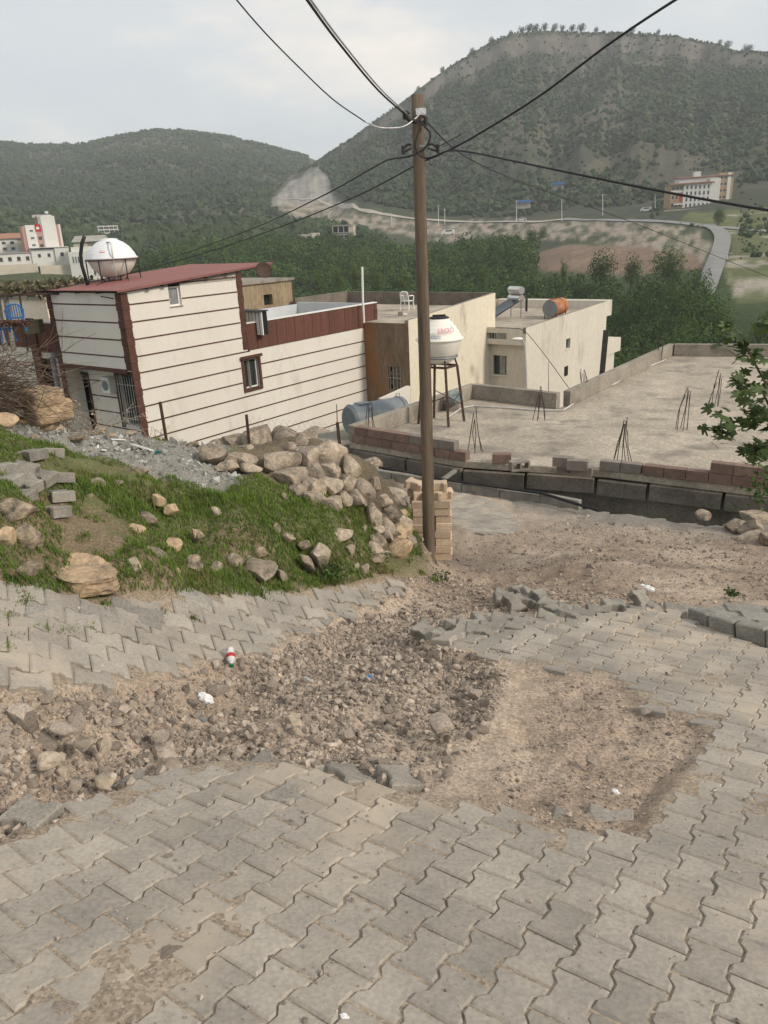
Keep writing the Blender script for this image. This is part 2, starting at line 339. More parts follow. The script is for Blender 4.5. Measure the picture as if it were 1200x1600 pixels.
# the land's own colours: scrub and dry grass, bare rock where it is steep, cut banks, ploughed field
zg = TZZ.reshape(nr, na)
slope = np.abs(np.gradient(zg, axis=0) / np.maximum(np.gradient(RG, axis=0), 1e-3)).ravel()
PU, PV = proj(np.stack([TX, TY, TZZ], 1))
rr_ = np.hypot(TX, TY); azd = np.degrees(np.arctan2(TX, TY))
n_a = fbm(TX * 0.012, TY * 0.012, 41, 5); n_b = fbm(azd * 1.3, TZZ * 0.09, 43, 4)
col = np.zeros((len(TX), 3)) + np.array([0.058, 0.066, 0.044])
def blend(c, rgb, m): return c * (1 - m[:, None]) + np.array(rgb) * m[:, None]
col = blend(col, (0.098, 0.088, 0.064), sstep(-0.05, 0.4, n_a) * 0.8)
col = blend(col, (0.13, 0.12, 0.098), sstep(0.15, 0.45, np.sin(TZZ * 0.42 + 5 * n_a) * 0.35 + 0.6 * n_b) * (rr_ > 450) * 0.55)
col = blend(col, (0.095, 0.088, 0.066), sstep(0.1, 0.5, n_b) * (rr_ > 430) * 0.7)
col = blend(col, (0.17, 0.152, 0.135), sstep(0.9, 1.5, slope + 1.6 * fbm(azd * 7, TZZ * .03, 45, 5)) * (rr_ > 560) * 0.85)
col = blend(col, (0.05, 0.075, 0.03), 1 - sstep(230, 330, rr_ + 40 * n_a))
col = blend(col, (0.075, 0.09, 0.045), (azd < 4) * (1 - sstep(440, 520, rr_ + 60 * n_a)) * sstep(4, -2, azd + 0 * rr_) if False else (1 - sstep(-3, 4, azd)) * (1 - sstep(440, 540, rr_ + 60 * n_a)))
def px_region(P, soft, amp, sd): return 1 - sstep(-soft, soft, sdist(PU + amp * fbm(PU * .03, PV * .03, sd), PV + amp * fbm(PU * .03, PV * .03, sd + 9), P))
okr = (rr_ > 150) & (rr_ < 800)
col = blend(col, (0.30, 0.285, 0.26), okr * px_region([(418, 322), (428, 300), (455, 277), (492, 262), (512, 272), (518, 292), (530, 308), (560, 318), (540, 322), (480, 318)], 4, 14, 60) * (0.85 + 0.5 * fbm(azd * 9, TZZ * 0.05, 66, 4)))
col = blend(col, (0.32, 0.275, 0.225), okr * px_region([(430, 318), (520, 322), (600, 340), (700, 347), (860, 346), (980, 343), (1010, 352), (1100, 358), (1112, 375), (1104, 412), (1060, 400), (960, 388), (900, 372), (800, 376), (660, 378), (600, 366), (540, 352), (460, 338)], 5, 12, 64) * np.clip(0.62 + 1.5 * fbm(azd * 3, TZZ * 0.7, 67, 5), 0, 1))
col = blend(col, (0.215, 0.155, 0.115), okr * px_region([(790, 405), (880, 385), (980, 383), (1090, 398), (1104, 418), (1000, 432), (880, 425), (800, 418)], 3, 5, 70))
col = blend(col, (0.12, 0.135, 0.06), okr * px_region([(1135, 330), (1300, 320), (1300, 470), (1150, 470), (1128, 420), (1145, 385), (1130, 360), (1060, 344), (1080, 330)], 3, 5, 74))
col = blend(col, (0.33, 0.30, 0.25), okr * px_region([(1135, 330), (1300, 320), (1300, 470), (1150, 470), (1128, 420), (1145, 385), (1130, 360)], 3, 5, 77) * sstep(0.18, 0.4, fbm(TX * 0.08, TY * 0.2, 79, 4)))
me = np_mesh('terrain', np.stack([TX, TY, TZZ], 1), quads, attr_mat('hillside', 'landcol', 0.10, 1.1, bump=0.7, bdist=0.8, lo=0.6, hi=1.4), True, 4)
set_attr(me, 'landcol', col)
tag(link('terrain', me), kind='structure')

def strip(name, line, width, m, lift, jit=0.0):        # a road of constant width lying on the land
    P = [np.array(p) for p in line]; pts = []
    for a, b in zip(P[:-1], P[1:]):
        n = max(2, int(np.hypot(*(b - a)[:2]) / 4))
        for k in range(n): pts.append(a + (b - a) * k / n)
    pts.append(P[-1]); pts = np.array(pts)
    for k in range(6): pts[1:-1, :2] = (pts[:-2, :2] + pts[2:, :2] + 2 * pts[1:-1, :2]) / 4
    d = np.gradient(pts[:, :2], axis=0); d /= np.linalg.norm(d, axis=1)[:, None] + 1e-9; nn = np.stack([-d[:, 1], d[:, 0]], 1)
    V = []; F = []; K = 5
    for i in range(len(pts)):
        for k in range(K):
            o = pts[i, :2] + nn[i] * width * (k / (K - 1) - 0.5); V.append((o[0], o[1], float(terr(o[0], o[1])) + lift))
    for i in range(len(pts) - 1):
        for k in range(K - 1): F.append((i * K + k, i * K + k + 1, (i + 1) * K + k + 1, (i + 1) * K + k))
    return link(name, np_mesh(name, V, F, m, True, 4))
M['far_asphalt'] = mat('pale_asphalt', (0.25, 0.25, 0.245), (0.20, 0.20, 0.195), 0.2, 0.9, 0, world=True)
M['far_track'] = mat('pale_track', (0.42, 0.385, 0.33), (0.33, 0.30, 0.255), 0.1, 0.95, 0, world=True)
tag(strip('valley_road', [terr_hit(1096, 470), terr_hit(1108, 440), terr_hit(1118, 412), terr_hit(1126, 392), terr_hit(1130, 374), terr_hit(1122, 360), terr_hit(1104, 352)], 4.4, M['far_asphalt'], 0.45), kind='structure')
tag(strip('hillside_road', [terr_hit(1240, 367), terr_hit(1190, 361), terr_hit(1130, 356), terr_hit(1060, 349), terr_hit(1000, 346), terr_hit(940, 344), terr_hit(880, 343)], 4.5, M['far_asphalt'], 0.3), kind='structure')
tag(strip('hillside_track', [terr_hit(880, 344), terr_hit(780, 347), terr_hit(690, 346), terr_hit(630, 341), terr_hit(570, 332), terr_hit(520, 322), terr_hit(470, 312), terr_hit(436, 309), terr_hit(410, 313), terr_hit(392, 320)], 3.4, M['far_track'], 0.4), kind='structure')

# ------------------------------------------------------------------ the ground of the lane: survey points -> smooth sheet
def plane(x, y): return -1.78 - 0.075 * x - 0.22 * y
CP = []
for x_ in (-3, -1.5, 0, 1.5, 3, 5): CP.append((x_, -1.5, plane(x_, -1.5)))
for x_ in (-2.5, -1.2, 0, 1.2, 2.4, 4): CP.append((x_, 1.2, plane(x_, 1.2)))
for x_ in (-1.6, -0.6, 0.6, 1.8, 3.2, 4.6): CP.append((x_, 3.0, plane(x_, 3.0)))
for x_ in (0.0, 1.2, 2.2, 3.2, 4.6): CP.append((x_, 4.6, plane(x_, 4.6)))
for x_ in (1.0, 2.0, 3.0, 4.2): CP.append((x_, 6.0, plane(x_, 6.0)))
CP += [(0.4, 5.6, -3.07), (1.3, 7.4, -3.60), (3.0, 7.4, -3.68), (4.8, 7.0, -3.72), (0.6, 8.6, -3.88), (2.2, 9.0, -4.06), (4.4, 9.0, -4.22), (6.6, 8.6, -4.3), (1.2, 11, -4.48), (3.4, 11, -4.62), (5.6, 10.8, -4.72),
       (7.6, 10.5, -4.7), (1.3, 13, -4.82), (3.4, 13.2, -4.93), (5.4, 12.2, -4.93), (6.8, 11.8, -4.9), (-0.5, 15.6, -4.9), (1.0, 15, -4.98)]
for u, v, Y in [(100, 1000, 4.05), (0, 1000, 3.8), (0, 1075, 3.4), (-200, 1000, 3.6), (200, 1060, 3.95), (300, 1000, 4.75), (450, 960, 5.75), (600, 925, 6.75), (0, 930, 4.3), (150, 950, 4.55), (60, 1150, 3.0),
                (190, 928, 4.8), (350, 920, 5.6), (540, 902, 6.7), (640, 885, 7.6), (60, 910, 4.5), (-60, 900, 4.3),
                (0, 850, 4.62), (0, 790, 4.95), (0, 700, 5.8), (-150, 780, 4.9), (100, 870, 4.95), (100, 780, 5.6), (100, 705, 6.7), (200, 870, 5.2), (200, 800, 6.0), (200, 705, 7.4), (350, 870, 6.0), (350, 800, 6.7),
                (350, 740, 7.7), (340, 705, 8.3), (480, 860, 6.75), (480, 800, 7.3), (450, 745, 8.0), (420, 705, 8.7), (500, 690, 9.2), (560, 860, 7.2), (560, 790, 7.9), (560, 720, 8.8), (600, 850, 7.7), (612, 790, 8.4), (-100, 690, 6.0),
                (0, 676, 6.7), (100, 678, 7.8), (300, 697, 8.9), (200, 688, 8.3)]:
    CP.append(tuple(aty(u, v, Y)))
CP += [(-6, 8, -1.5), (-7, 5, -1.2), (-5, 11.5, -3.3), (-2.5, 12, -4.1), (-0.3, 11.2, -4.3), (0.4, 10.0, -4.2), (-8, 14, -4.4), (-3, 15, -4.9), (-12, 12, -3), (-7, 19, -5.9), (-2, 19, -5.6), (-14, 20, -5.5), (9, 5, -3.4), (9, 9, -4.4)]
CP = np.array(CP)
def _tps(d2): return np.where(d2 > 0, d2 * np.log(d2 + 1e-12), 0)
_n = len(CP); _K = _tps(((CP[:, None, :2] - CP[None, :, :2]) ** 2).sum(-1)) + np.eye(_n) * 0.06
_P = np.c_[np.ones(_n), CP[:, :2]]
_W = np.linalg.solve(np.block([[_K, _P], [_P.T, np.zeros((3, 3))]]), np.r_[CP[:, 2], 0, 0, 0])
def zb(x, y):                                          # smooth ground, level of the paving's top
    x = np.asarray(x, float); y = np.asarray(y, float); sh = x.shape; x = x.ravel(); y = y.ravel(); z = np.empty(len(x))
    for k in range(0, len(x), 20000):
        s = slice(k, k + 20000)
        z[s] = _tps((x[s, None] - CP[:, 0]) ** 2 + (y[s, None] - CP[:, 1]) ** 2) @ _W[:_n] + _W[_n] + _W[_n + 1] * x[s] + _W[_n + 2] * y[s]
    return z.reshape(sh)
def ghit(u, v, t0=1.2, t1=24.0, f=None):               # where the line of sight of a pixel meets the ground
    d = ray(u, v); t = np.arange(t0, t1, 0.02); P = d[None] * t[:, None]
    k = np.nonzero((f or zb)(P[:, 0], P[:, 1]) >= P[:, 2])[0]
    return P[k[0]] if len(k) else P[-1]
def wpoly(P): return [tuple(ghit(u, v)[:2]) for u, v in P]

PAVED_FRONT = wpoly([(-900, 1900), (-900, 1420), (-200, 1330), (0, 1318), (40, 1300), (85, 1285), (140, 1250), (230, 1212), (330, 1188), (420, 1186), (500, 1200), (570, 1222), (650, 1240), (740, 1250), (800, 1275), (880, 1300), (985, 1312),
                     (1010, 1285), (1040, 1240), (1085, 1190), (1112, 1150), (1095, 1120), (1030, 1105), (970, 1062), (880, 1045), (780, 1030), (700, 1015), (665, 1000), (720, 975), (800, 968), (880, 968), (960, 958), (1076, 950),
                     (1125, 985), (1200, 1012), (1500, 1120), (2300, 1350), (2300, 1900)])
PAVED_LEFT = wpoly([(-300, 1075), (-300, 925), (0, 918), (60, 925), (130, 942), (210, 944), (350, 928), (480, 920), (650, 906), (610, 935), (560, 950), (525, 968), (480, 985), (440, 1008), (350, 1030), (280, 1048), (200, 1064), (60, 1078)])
PAVED_FAR = wpoly([(690, 768), (760, 775), (800, 800), (818, 830), (790, 838), (730, 832), (698, 815)])
HOLES = [wpoly([(150, 1600), (205, 1540), (255, 1545), (300, 1570), (340, 1600)]), wpoly([(985, 1180), (1000, 1170), (1040, 1185), (1020, 1200)])]
MOUND = wpoly([(-400, 905), (0, 905), (60, 926), (190, 938), (350, 933), (540, 914), (640, 892), (665, 870), (640, 780), (600, 735), (540, 690), (460, 680), (320, 690), (200, 680), (0, 670), (-400, 660)])
TRENCH = wpoly([(-300, 1330), (-300, 1085), (60, 1083), (200, 1068), (280, 1052), (350, 1034), (440, 1012), (480, 990), (525, 972), (570, 955), (640, 945), (690, 950), (700, 975), (665, 1003), (780, 1034), (800, 1045), (770, 1120), (720, 1190), (650, 1236), (570, 1218), (500, 1196), (420, 1182), (330, 1184), (230, 1208), (140, 1246), (85, 1281), (0, 1314)])
def zground(x, y, fine=True):
    z = zb(x, y); w = 0.10 * fbm(x * 2.3, y * 2.3, 90, 3)
    pv = np.minimum(np.minimum(sdist(x, y, PAVED_FRONT), sdist(x, y, PAVED_LEFT)), sdist(x, y, PAVED_FAR))
    tr = sdist(x, y, TRENCH) + w
    mo = 1 - sstep(-0.15, 0.25, sdist(x, y, MOUND) + w)
    dig = 0.07 * (1 - sstep(-0.34, 0.0, tr)) * (1 + 0.9 * fbm(x * 1.5, y * 1.5, 95, 4))
    bed = 0.0095 - 0.024 * np.clip(fbm(x * 1.1, y * 1.1, 93, 4) - 0.3, 0, 0.6) - 0.006 * np.abs(fbm(x * 9, y * 9, 94, 3)) + 0.05 * sstep(-0.02, 0.10, pv)          # bedding sand just below the paving, lower where it is torn out
    bed = np.where((mo > 0.5) & (pv > 0), 0.0, bed)
    z = z - bed - dig
    if fine:
        out = sstep(-0.02, 0.12, pv)
        z = z + out * (0.055 * fbm(x * 3.1, y * 3.1, 97, 5) + 0.02 * fbm(x * 11, y * 11, 99, 4)) * (1 + 0.8 * mo) + out * mo * (0.16 * fbm(x * 1.5, y * 1.5, 101, 4) + 0.05 * fbm(x * 5, y * 5, 103, 3))
    return z
ga = np.radians(np.concatenate([np.arange(-85, -34, 1.0), np.arange(-34, 34.1, 0.17), np.arange(35, 86, 1.0)]))
gr = np.geomspace(0.5, 19.0, 410)
GA, GR = np.meshgrid(ga, gr); GX, GY = (np.sin(GA) * GR), (np.cos(GA) * GR - 0.0)
GZ_ = zground(GX.ravel(), GY.ravel()).reshape(GX.shape)
gi = np.arange(GX.size).reshape(GX.shape)
gq = np.stack([gi[:-1, :-1], gi[:-1, 1:], gi[1:, 1:], gi[1:, :-1]], -1).reshape(-1, 4)
# the lane ends at the retaining edge beside the light well of the roof
EDGE = [tuple(atz(u, v, z)[:2]) for u, v, z in [(430, 712, -4.9), (560, 735, -4.95), (700, 757, -4.97), (850, 777, -4.98), (905, 790, -5.0), (960, 802, -5.0), (1040, 810, -5.0), (1100, 818, -4.98), (1160, 812, -4.95)]] + [(7.6, 12.6), (14, 9.0)]
BEYOND = EDGE + [(30, 9), (30, 40), (-6, 40), (-4.0, 18.6)]
cx = GX.ravel()[gq].mean(1); cy = GY.ravel()[gq].mean(1)
gq = gq[~inpoly(cx, cy, BEYOND)]
gx, gy = GX.ravel(), GY.ravel()
nz1 = fbm(gx * 0.9, gy * 0.9, 120, 4); nz2 = fbm(gx * 4, gy * 4, 130, 4)
gc = np.zeros((gx.size, 3)) + np.array([0.30, 0.235, 0.18])
gc = blend(gc, (0.40, 0.325, 0.255), sstep(-0.1, 0.4, nz1) * 0.9)
gc = blend(gc, (0.22, 0.165, 0.125), sstep(0.15, 0.5, -nz1 + 0.3 * nz2) * 0.8)
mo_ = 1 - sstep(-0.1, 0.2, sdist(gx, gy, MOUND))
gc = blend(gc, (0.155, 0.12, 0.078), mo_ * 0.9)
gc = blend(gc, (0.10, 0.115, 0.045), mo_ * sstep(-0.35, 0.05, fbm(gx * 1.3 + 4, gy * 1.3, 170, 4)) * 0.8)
DEB = wpoly([(-60, 668), (20, 664), (60, 672), (150, 672), (250, 702), (330, 697), (360, 740), (385, 757), (335, 768), (260, 745), (180, 716), (100, 696), (40, 684)])
gc = blend(gc, (0.25, 0.24, 0.22), (1 - sstep(-0.05, 0.12, sdist(gx, gy, DEB) + 0.15 * nz2)) * 0.85)
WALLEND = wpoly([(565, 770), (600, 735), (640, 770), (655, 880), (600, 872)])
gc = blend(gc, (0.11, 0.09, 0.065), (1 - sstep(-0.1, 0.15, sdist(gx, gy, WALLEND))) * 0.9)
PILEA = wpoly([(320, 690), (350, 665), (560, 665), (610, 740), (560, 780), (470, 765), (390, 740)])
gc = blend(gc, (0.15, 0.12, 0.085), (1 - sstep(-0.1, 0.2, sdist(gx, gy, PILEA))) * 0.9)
far_ = sstep(9.5, 13, gy) * (1 - mo_)
gc = blend(gc, (0.37, 0.33, 0.275), far_ * 0.5)
pv_ = np.minimum(sdist(gx, gy, PAVED_FRONT), sdist(gx, gy, PAVED_LEFT))
gc = blend(gc, (0.30, 0.25, 0.19), (pv_ < 0) * 0.85)
edge_ = sdist(gx, gy, BEYOND); gc = blend(gc, (0.20, 0.19, 0.17), (1 - sstep(0.3, 1.1, edge_ + 0.5 * nz1)) * (gx > 2.5) * 0.85)
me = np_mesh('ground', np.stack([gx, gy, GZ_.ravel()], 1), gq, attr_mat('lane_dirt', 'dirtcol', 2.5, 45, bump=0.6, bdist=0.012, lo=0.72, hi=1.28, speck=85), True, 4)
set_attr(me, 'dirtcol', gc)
ground = tag(link('ground', me), kind='structure')

# ------------------------------------------------------------------ paving: double-T interlocking blocks
PL, PW = 0.20, 0.15
def paver_outline(g=0.0022):
    w, n = PW / 2 + 0.013 - g, PW / 2 - 0.013 - g; h = PL / 2 - g
    right = [(w, -h), (w, -0.066), (n, -0.036), (n, 0.036), (w, 0.066), (w, h)]
    return right + [(-x, -y) for x, y in right]
def paver_geo(th=0.08, bv=0.008, sc=1.0):
    o = paver_outline(); n = len(o); c = [(x * sc, y * sc) for x, y in o]
    s = 1 - bv / 0.085
    v = [(x * s, y * s, 0.0) for x, y in c] + [(x, y, -bv) for x, y in c] + [(x, y, -th) for x, y in c]
    f = [tuple(range(n))] + [(n + i, n + (i + 1) % n, (i + 1) % n, i) for i in range(n)] + [(2 * n + i, 2 * n + (i + 1) % n, n + (i + 1) % n, n + i) for i in range(n)]
    return v, f, [tuple(range(3 * n - 1, 2 * n - 1, -1))]
PV_, PF_, PB_ = paver_geo()
paver_me = bpy.data.meshes.new('paver'); paver_me.from_pydata(PV_, [], PF_ + PB_); paver_me.materials.append(M['paver'])
pv_co = np.array(PV_)
ang = rad(36); D1 = np.array([math.sin(ang), math.cos(ang)]); D2 = np.array([D1[1], -D1[0]])
def surf_matrix(x, y, z, yaw_dir, tilt=(0, 0), yaw=0.0, f=zb):
    e = 0.06; gxx = float(f(np.array([x + e]), np.array([y]))[0] - f(np.array([x - e]), np.array([y]))[0]) / (2 * e)
    gyy = float(f(np.array([x]), np.array([y + e]))[0] - f(np.array([x]), np.array([y - e]))[0]) / (2 * e)
    N_ = Vector((-gxx, -gyy, 1)).normalized(); Yd = Vector((yaw_dir[0], yaw_dir[1], 0)); Yd = (Yd - N_ * Yd.dot(N_)).normalized(); Xd = Yd.cross(N_)
    m = Matrix(((Xd.x, Yd.x, N_.x, x), (Xd.y, Yd.y, N_.y, y), (Xd.z, Yd.z, N_.z, z), (0, 0, 0, 1)))
    k1 = math.sqrt(1 + (gxx * yaw_dir[0] + gyy * yaw_dir[1]) ** 2 / (yaw_dir[0] ** 2 + yaw_dir[1] ** 2)); k2 = math.sqrt(1 + (gxx * yaw_dir[1] - gyy * yaw_dir[0]) ** 2 / (yaw_dir[0] ** 2 + yaw_dir[1] ** 2))
    return m @ Matrix.Diagonal((k2, k1, 1, 1)) @ Matrix.Rotation(yaw, 4, 'Z') @ Matrix.Rotation(tilt[0], 4, 'X') @ Matrix.Rotation(tilt[1], 4, 'Y')
org = np.array([0.02, 1.0]); cand = []
angL = rad(67); E1 = np.array([math.sin(angL), math.cos(angL)]); E2 = np.array([E1[1], -E1[0]]); candL = np.array([np.array([-2.0, 4.0]) + E2 * PW * i + E1 * PL * (j + 0.5 * (i % 2)) for i in range(-30, 31) for j in range(-30, 31)])
for i in range(-60, 90):
    for j in range(-60, 130):
        p = org + D2 * PW * i + D1 * PL * (j + 0.5 * (i % 2)); cand.append(p)
cand = np.array(cand)
candL = candL[sdist(candL[:, 0], candL[:, 1], PAVED_LEFT) < 0.1]; nA = len(cand); cand = cand[sdist(cand[:, 0], cand[:, 1], PAVED_LEFT) > 0]; lft = np.r_[np.zeros(len(cand), bool), np.ones(len(candL), bool)]; cand = np.r_[cand, candL]
lft = lft[(cand[:, 1] > 0.5) & (cand[:, 1] < 16) & (cand[:, 0] > -6) & (cand[:, 0] < 6)]
cand = cand[(cand[:, 1] > 0.5) & (cand[:, 1] < 16) & (cand[:, 0] > -6) & (cand[:, 0] < 6)]
nz = 0.05 * fbm(cand[:, 0] * 3, cand[:, 1] * 3, 140, 3)
dF = sdist(cand[:, 0], cand[:, 1], PAVED_FRONT) + nz; dL = sdist(cand[:, 0], cand[:, 1], PAVED_LEFT) + nz; dFar = sdist(cand[:, 0], cand[:, 1], PAVED_FAR) + nz
keep = (dF < -0.02) | (dL < -0.02) | (dFar < -0.05)
for H_ in HOLES: keep &= sdist(cand[:, 0], cand[:, 1], H_) > 0.02
cand, dF, dL, dFar, lft = cand[keep], dF[keep], dL[keep], dFar[keep], lft[keep]
cz = zb(cand[:, 0], cand[:, 1]); cu, cv = proj(np.c_[cand, cz])
vis = (cu > -900) & (cu < 2300) & (cv < 2100)
cand, dF, dL, cz, cu, cv, lft = cand[vis], dF[vis], dL[vis], cz[vis], cu[vis], cv[vis], lft[vis]
depth = np.c_[cand, cz] @ FW
order = np.argsort(np.where((cu > -10) & (cu < 1210) & (cv < 1620), depth, depth + 50))
HEAVE = wpoly([(640, 1010), (690, 985), (760, 965), (900, 955), (1080, 948), (1080, 972), (960, 990), (820, 1012), (720, 1020)])
hv = 1 - sstep(-0.22, 0.12, sdist(cand[:, 0], cand[:, 1], HEAVE))
pavement = tag(empty('pavement', (0, 0, 0)), kind='structure')
farV, farF = [], []
for q, k in enumerate(order):
    x, y = cand[k]; edge = min(abs(dF[k]), abs(dL[k])) < 0.10
    t = 0.9 if not edge else 2.6
    tl = [rad(rnd.gauss(0, t)), rad(rnd.gauss(0, t))]; dz = rnd.gauss(0, 0.0025) - (0.006 if edge else 0)
    if cv[k] < 1085 and cu[k] < 660: dz += rnd.gauss(0, 0.004) + 0.014
    if hv[k] > 0.02:
        tl[0] += rad(rnd.uniform(3, 13)) * hv[k]; tl[1] += rad(rnd.gauss(0, 4)) * hv[k]; dz += rnd.uniform(0.0, 0.05) * hv[k]
    m = surf_matrix(x, y, cz[k] + dz, E1 if lft[k] else D1, tl, rad(rnd.gauss(0, 0.9 + 3 * hv[k])))
    if q < 300:
        o = link('paver', paver_me, pavement); o.matrix_world = m
    else:
        R_ = np.array(m); n0 = len(farV) * len(PV_); farV.append(pv_co @ R_[:3, :3].T + R_[:3, 3]); farF += [tuple(i + n0 for i in f) for f in PF_]
me = bpy.data.meshes.new('pavers'); me.from_pydata(np.concatenate(farV).tolist(), [], farF); me.materials.append(M['paver'])
tag(link('pavers', me, pavement), kind='stuff')
print('pavers', len(order))
# ------------------------------------------------------------------ houses below the lane
M['plaster'] = mat('cream_plaster', (0.70, 0.665, 0.60), (0.65, 0.61, 0.545), 0.5, 0.92, 0.08, 0.01, 14, stretch=(1, 1, 0.35), vary=0.02, stain=(0.585, 0.545, 0.475), sthr=0.60, sscale=1.1, world=True)
M['plaster_beige'] = mat('beige_plaster', (0.73, 0.655, 0.53), (0.67, 0.60, 0.48), 0.35, 0.95, 0.25, 0.015, 12, stretch=(1, 1, 0.5), vary=0.08, stain=(0.40, 0.34, 0.27), sthr=0.66, sscale=0.9, world=True)
M['plaster_old'] = mat('streaked_plaster', (0.64, 0.59, 0.51), (0.58, 0.53, 0.455), 0.5, 0.95, 0.25, 0.015, 12, stretch=(1, 1, 0.3), vary=0.08, stain=(0.44, 0.39, 0.32), sthr=0.60, sscale=0.9, world=True)
M['plaster_rust'] = mat('rust_stained_plaster', (0.24, 0.185, 0.13), (0.16, 0.115, 0.075), 0.9, 0.95, 0.3, 0.015, 12, stretch=(1, 1, 0.3), stain=(0.24, 0.12, 0.055), sthr=0.52, sscale=0.7, world=True)
M['brown_trim'] = mat('brown_trim', (0.105, 0.045, 0.032), (0.075, 0.033, 0.025), 6, 0.7, 0.2, 0.006, 50, isl=0.12)
M['brown_panel'] = mat('brown_panel', (0.145, 0.06, 0.042), (0.10, 0.043, 0.031), 5, 0.7, 0.25, 0.004, 60, stretch=(1, 1, 0.1), isl=0.1)
M['red_sheet'] = mat('red_metal_sheet', (0.235, 0.10, 0.09), (0.19, 0.082, 0.074), 2, 0.5, 0.05, 0.005, 20, spec=0.4, vary=0.1)
M['pvc_white'] = mat('white_plastic', (0.78, 0.77, 0.74), (0.70, 0.69, 0.66), 3, 0.5, 0, spec=0.4, vary=0.05)
M['white_paint'] = mat('white_paint', (0.76, 0.76, 0.75), (0.66, 0.66, 0.65), 2, 0.7, 0.1, vary=0.06)
M['blue_wall'] = mat('pale_blue_parapet', (0.50, 0.53, 0.56), (0.44, 0.47, 0.50), 1.2, 0.85, 0.1, vary=0.05)
M['glass'] = mat('dark_window', (0.035, 0.04, 0.045), (0.025, 0.028, 0.03), 2, 0.12, 0, spec=0.6)
M['glass_grey'] = mat('curtained_window', (0.30, 0.31, 0.31), (0.16, 0.17, 0.175), 4, 0.2, 0, spec=0.5)
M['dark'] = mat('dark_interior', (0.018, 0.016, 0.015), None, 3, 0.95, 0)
M['grille'] = mat('white_grille', (0.60, 0.59, 0.56), None, 3, 0.6, 0)
M['tank_white'] = mat('white_tank_plastic', (0.74, 0.75, 0.77), (0.66, 0.67, 0.69), 2, 0.42, 0.05, vary=0.04, spec=0.45)
M['tank_cream'] = mat('ivory_tank_plastic', (0.80, 0.78, 0.71), (0.73, 0.71, 0.64), 2, 0.5, 0.05, vary=0.05)
M['tank_blue'] = mat('blue_grey_steel_tank', (0.20, 0.23, 0.245), (0.15, 0.175, 0.19), 3, 0.5, 0.1, vary=0.12, stain=(0.10, 0.10, 0.10), sthr=0.66)
M['rust_orange'] = mat('orange_rusted_barrel', (0.42, 0.17, 0.07), (0.27, 0.10, 0.045), 3, 0.8, 0.2, vary=0.2, stain=(0.50, 0.38, 0.28), sthr=0.58, sscale=2.5)
M['grey_metal'] = mat('grey_metal', (0.24, 0.26, 0.28), (0.19, 0.205, 0.22), 4, 0.5, 0.05, metal=0.3)
M['chrome'] = mat('bright_metal', (0.68, 0.68, 0.66), (0.60, 0.60, 0.58), 4, 0.28, 0.02, metal=0.9)
M['blue_plastic'] = mat('blue_plastic', (0.04, 0.17, 0.42), (0.03, 0.13, 0.34), 3, 0.45, 0, spec=0.4)
M['pink_print'] = mat('pink_print', (0.72, 0.25, 0.38), None, 3, 0.6, 0)
M['blue_print'] = mat('blue_print', (0.12, 0.15, 0.42), None, 3, 0.6, 0)
M['red_print'] = mat('red_print', (0.62, 0.03, 0.05), None, 3, 0.6, 0)
M['roof_tile'] = mat('clay_roof', (0.36, 0.20, 0.13), (0.27, 0.14, 0.09), 2, 0.9, 0.2)

HRZ = rad(90) - AZ
def uvab(o, u, v, face, off=0.0):                     # photo pixel on a house front -> (distance along it, height)
    r = ray(u, v); n = B2 if face == 'A' else A2; t = (o @ n + off) / (r @ n); p = r * t; q = p - o
    return (q @ A2 if face == 'A' else q @ B2), p[2]
def front_x(mb, x0, x1, z0, z1, y, holes=(), dep=0.18, zt=None):    # wall facing -y with openings and reveals; zt(x) gives a sloping top
    xs = sorted({x0, x1, *[h[0] for h in holes], *[h[1] for h in holes]}); zs = sorted({z0, z1, *[h[2] for h in holes], *[h[3] for h in holes]})
    T = lambda x, z: (zt(x) if (zt and z == z1) else z)
    for a, b in zip(xs[:-1], xs[1:]):
        for c, d in zip(zs[:-1], zs[1:]):
            if any(h[0] <= a and b <= h[1] and h[2] <= c and d <= h[3] for h in holes): continue
            mb.quad((a, y, T(a, c)), (b, y, T(b, c)), (b, y, T(b, d)), (a, y, T(a, d)))
    for a, b, c, d in holes:
        mb.quad((a, y, c), (b, y, c), (b, y + dep, c), (a, y + dep, c)); mb.quad((a, y, d), (a, y + dep, d), (b, y + dep, d), (b, y, d))
        mb.quad((a, y, c), (a, y + dep, c), (a, y + dep, d), (a, y, d)); mb.quad((b, y, c), (b, y, d), (b, y + dep, d), (b, y + dep, c))
def front_y(mb, y0, y1, z0, z1, x, holes=(), dep=0.18):             # wall facing -x
    t = MB(); front_x(t, y0, y1, z0, z1, x, holes, dep)
    mb.add([(v[1], v[0], v[2]) for v in t.v], [tuple(reversed(f)) for f in t.f])
def box_part(name, m, parent, *b, bevel=0.0): return MB().box(*b).build(name, m, parent, bevel=bevel)

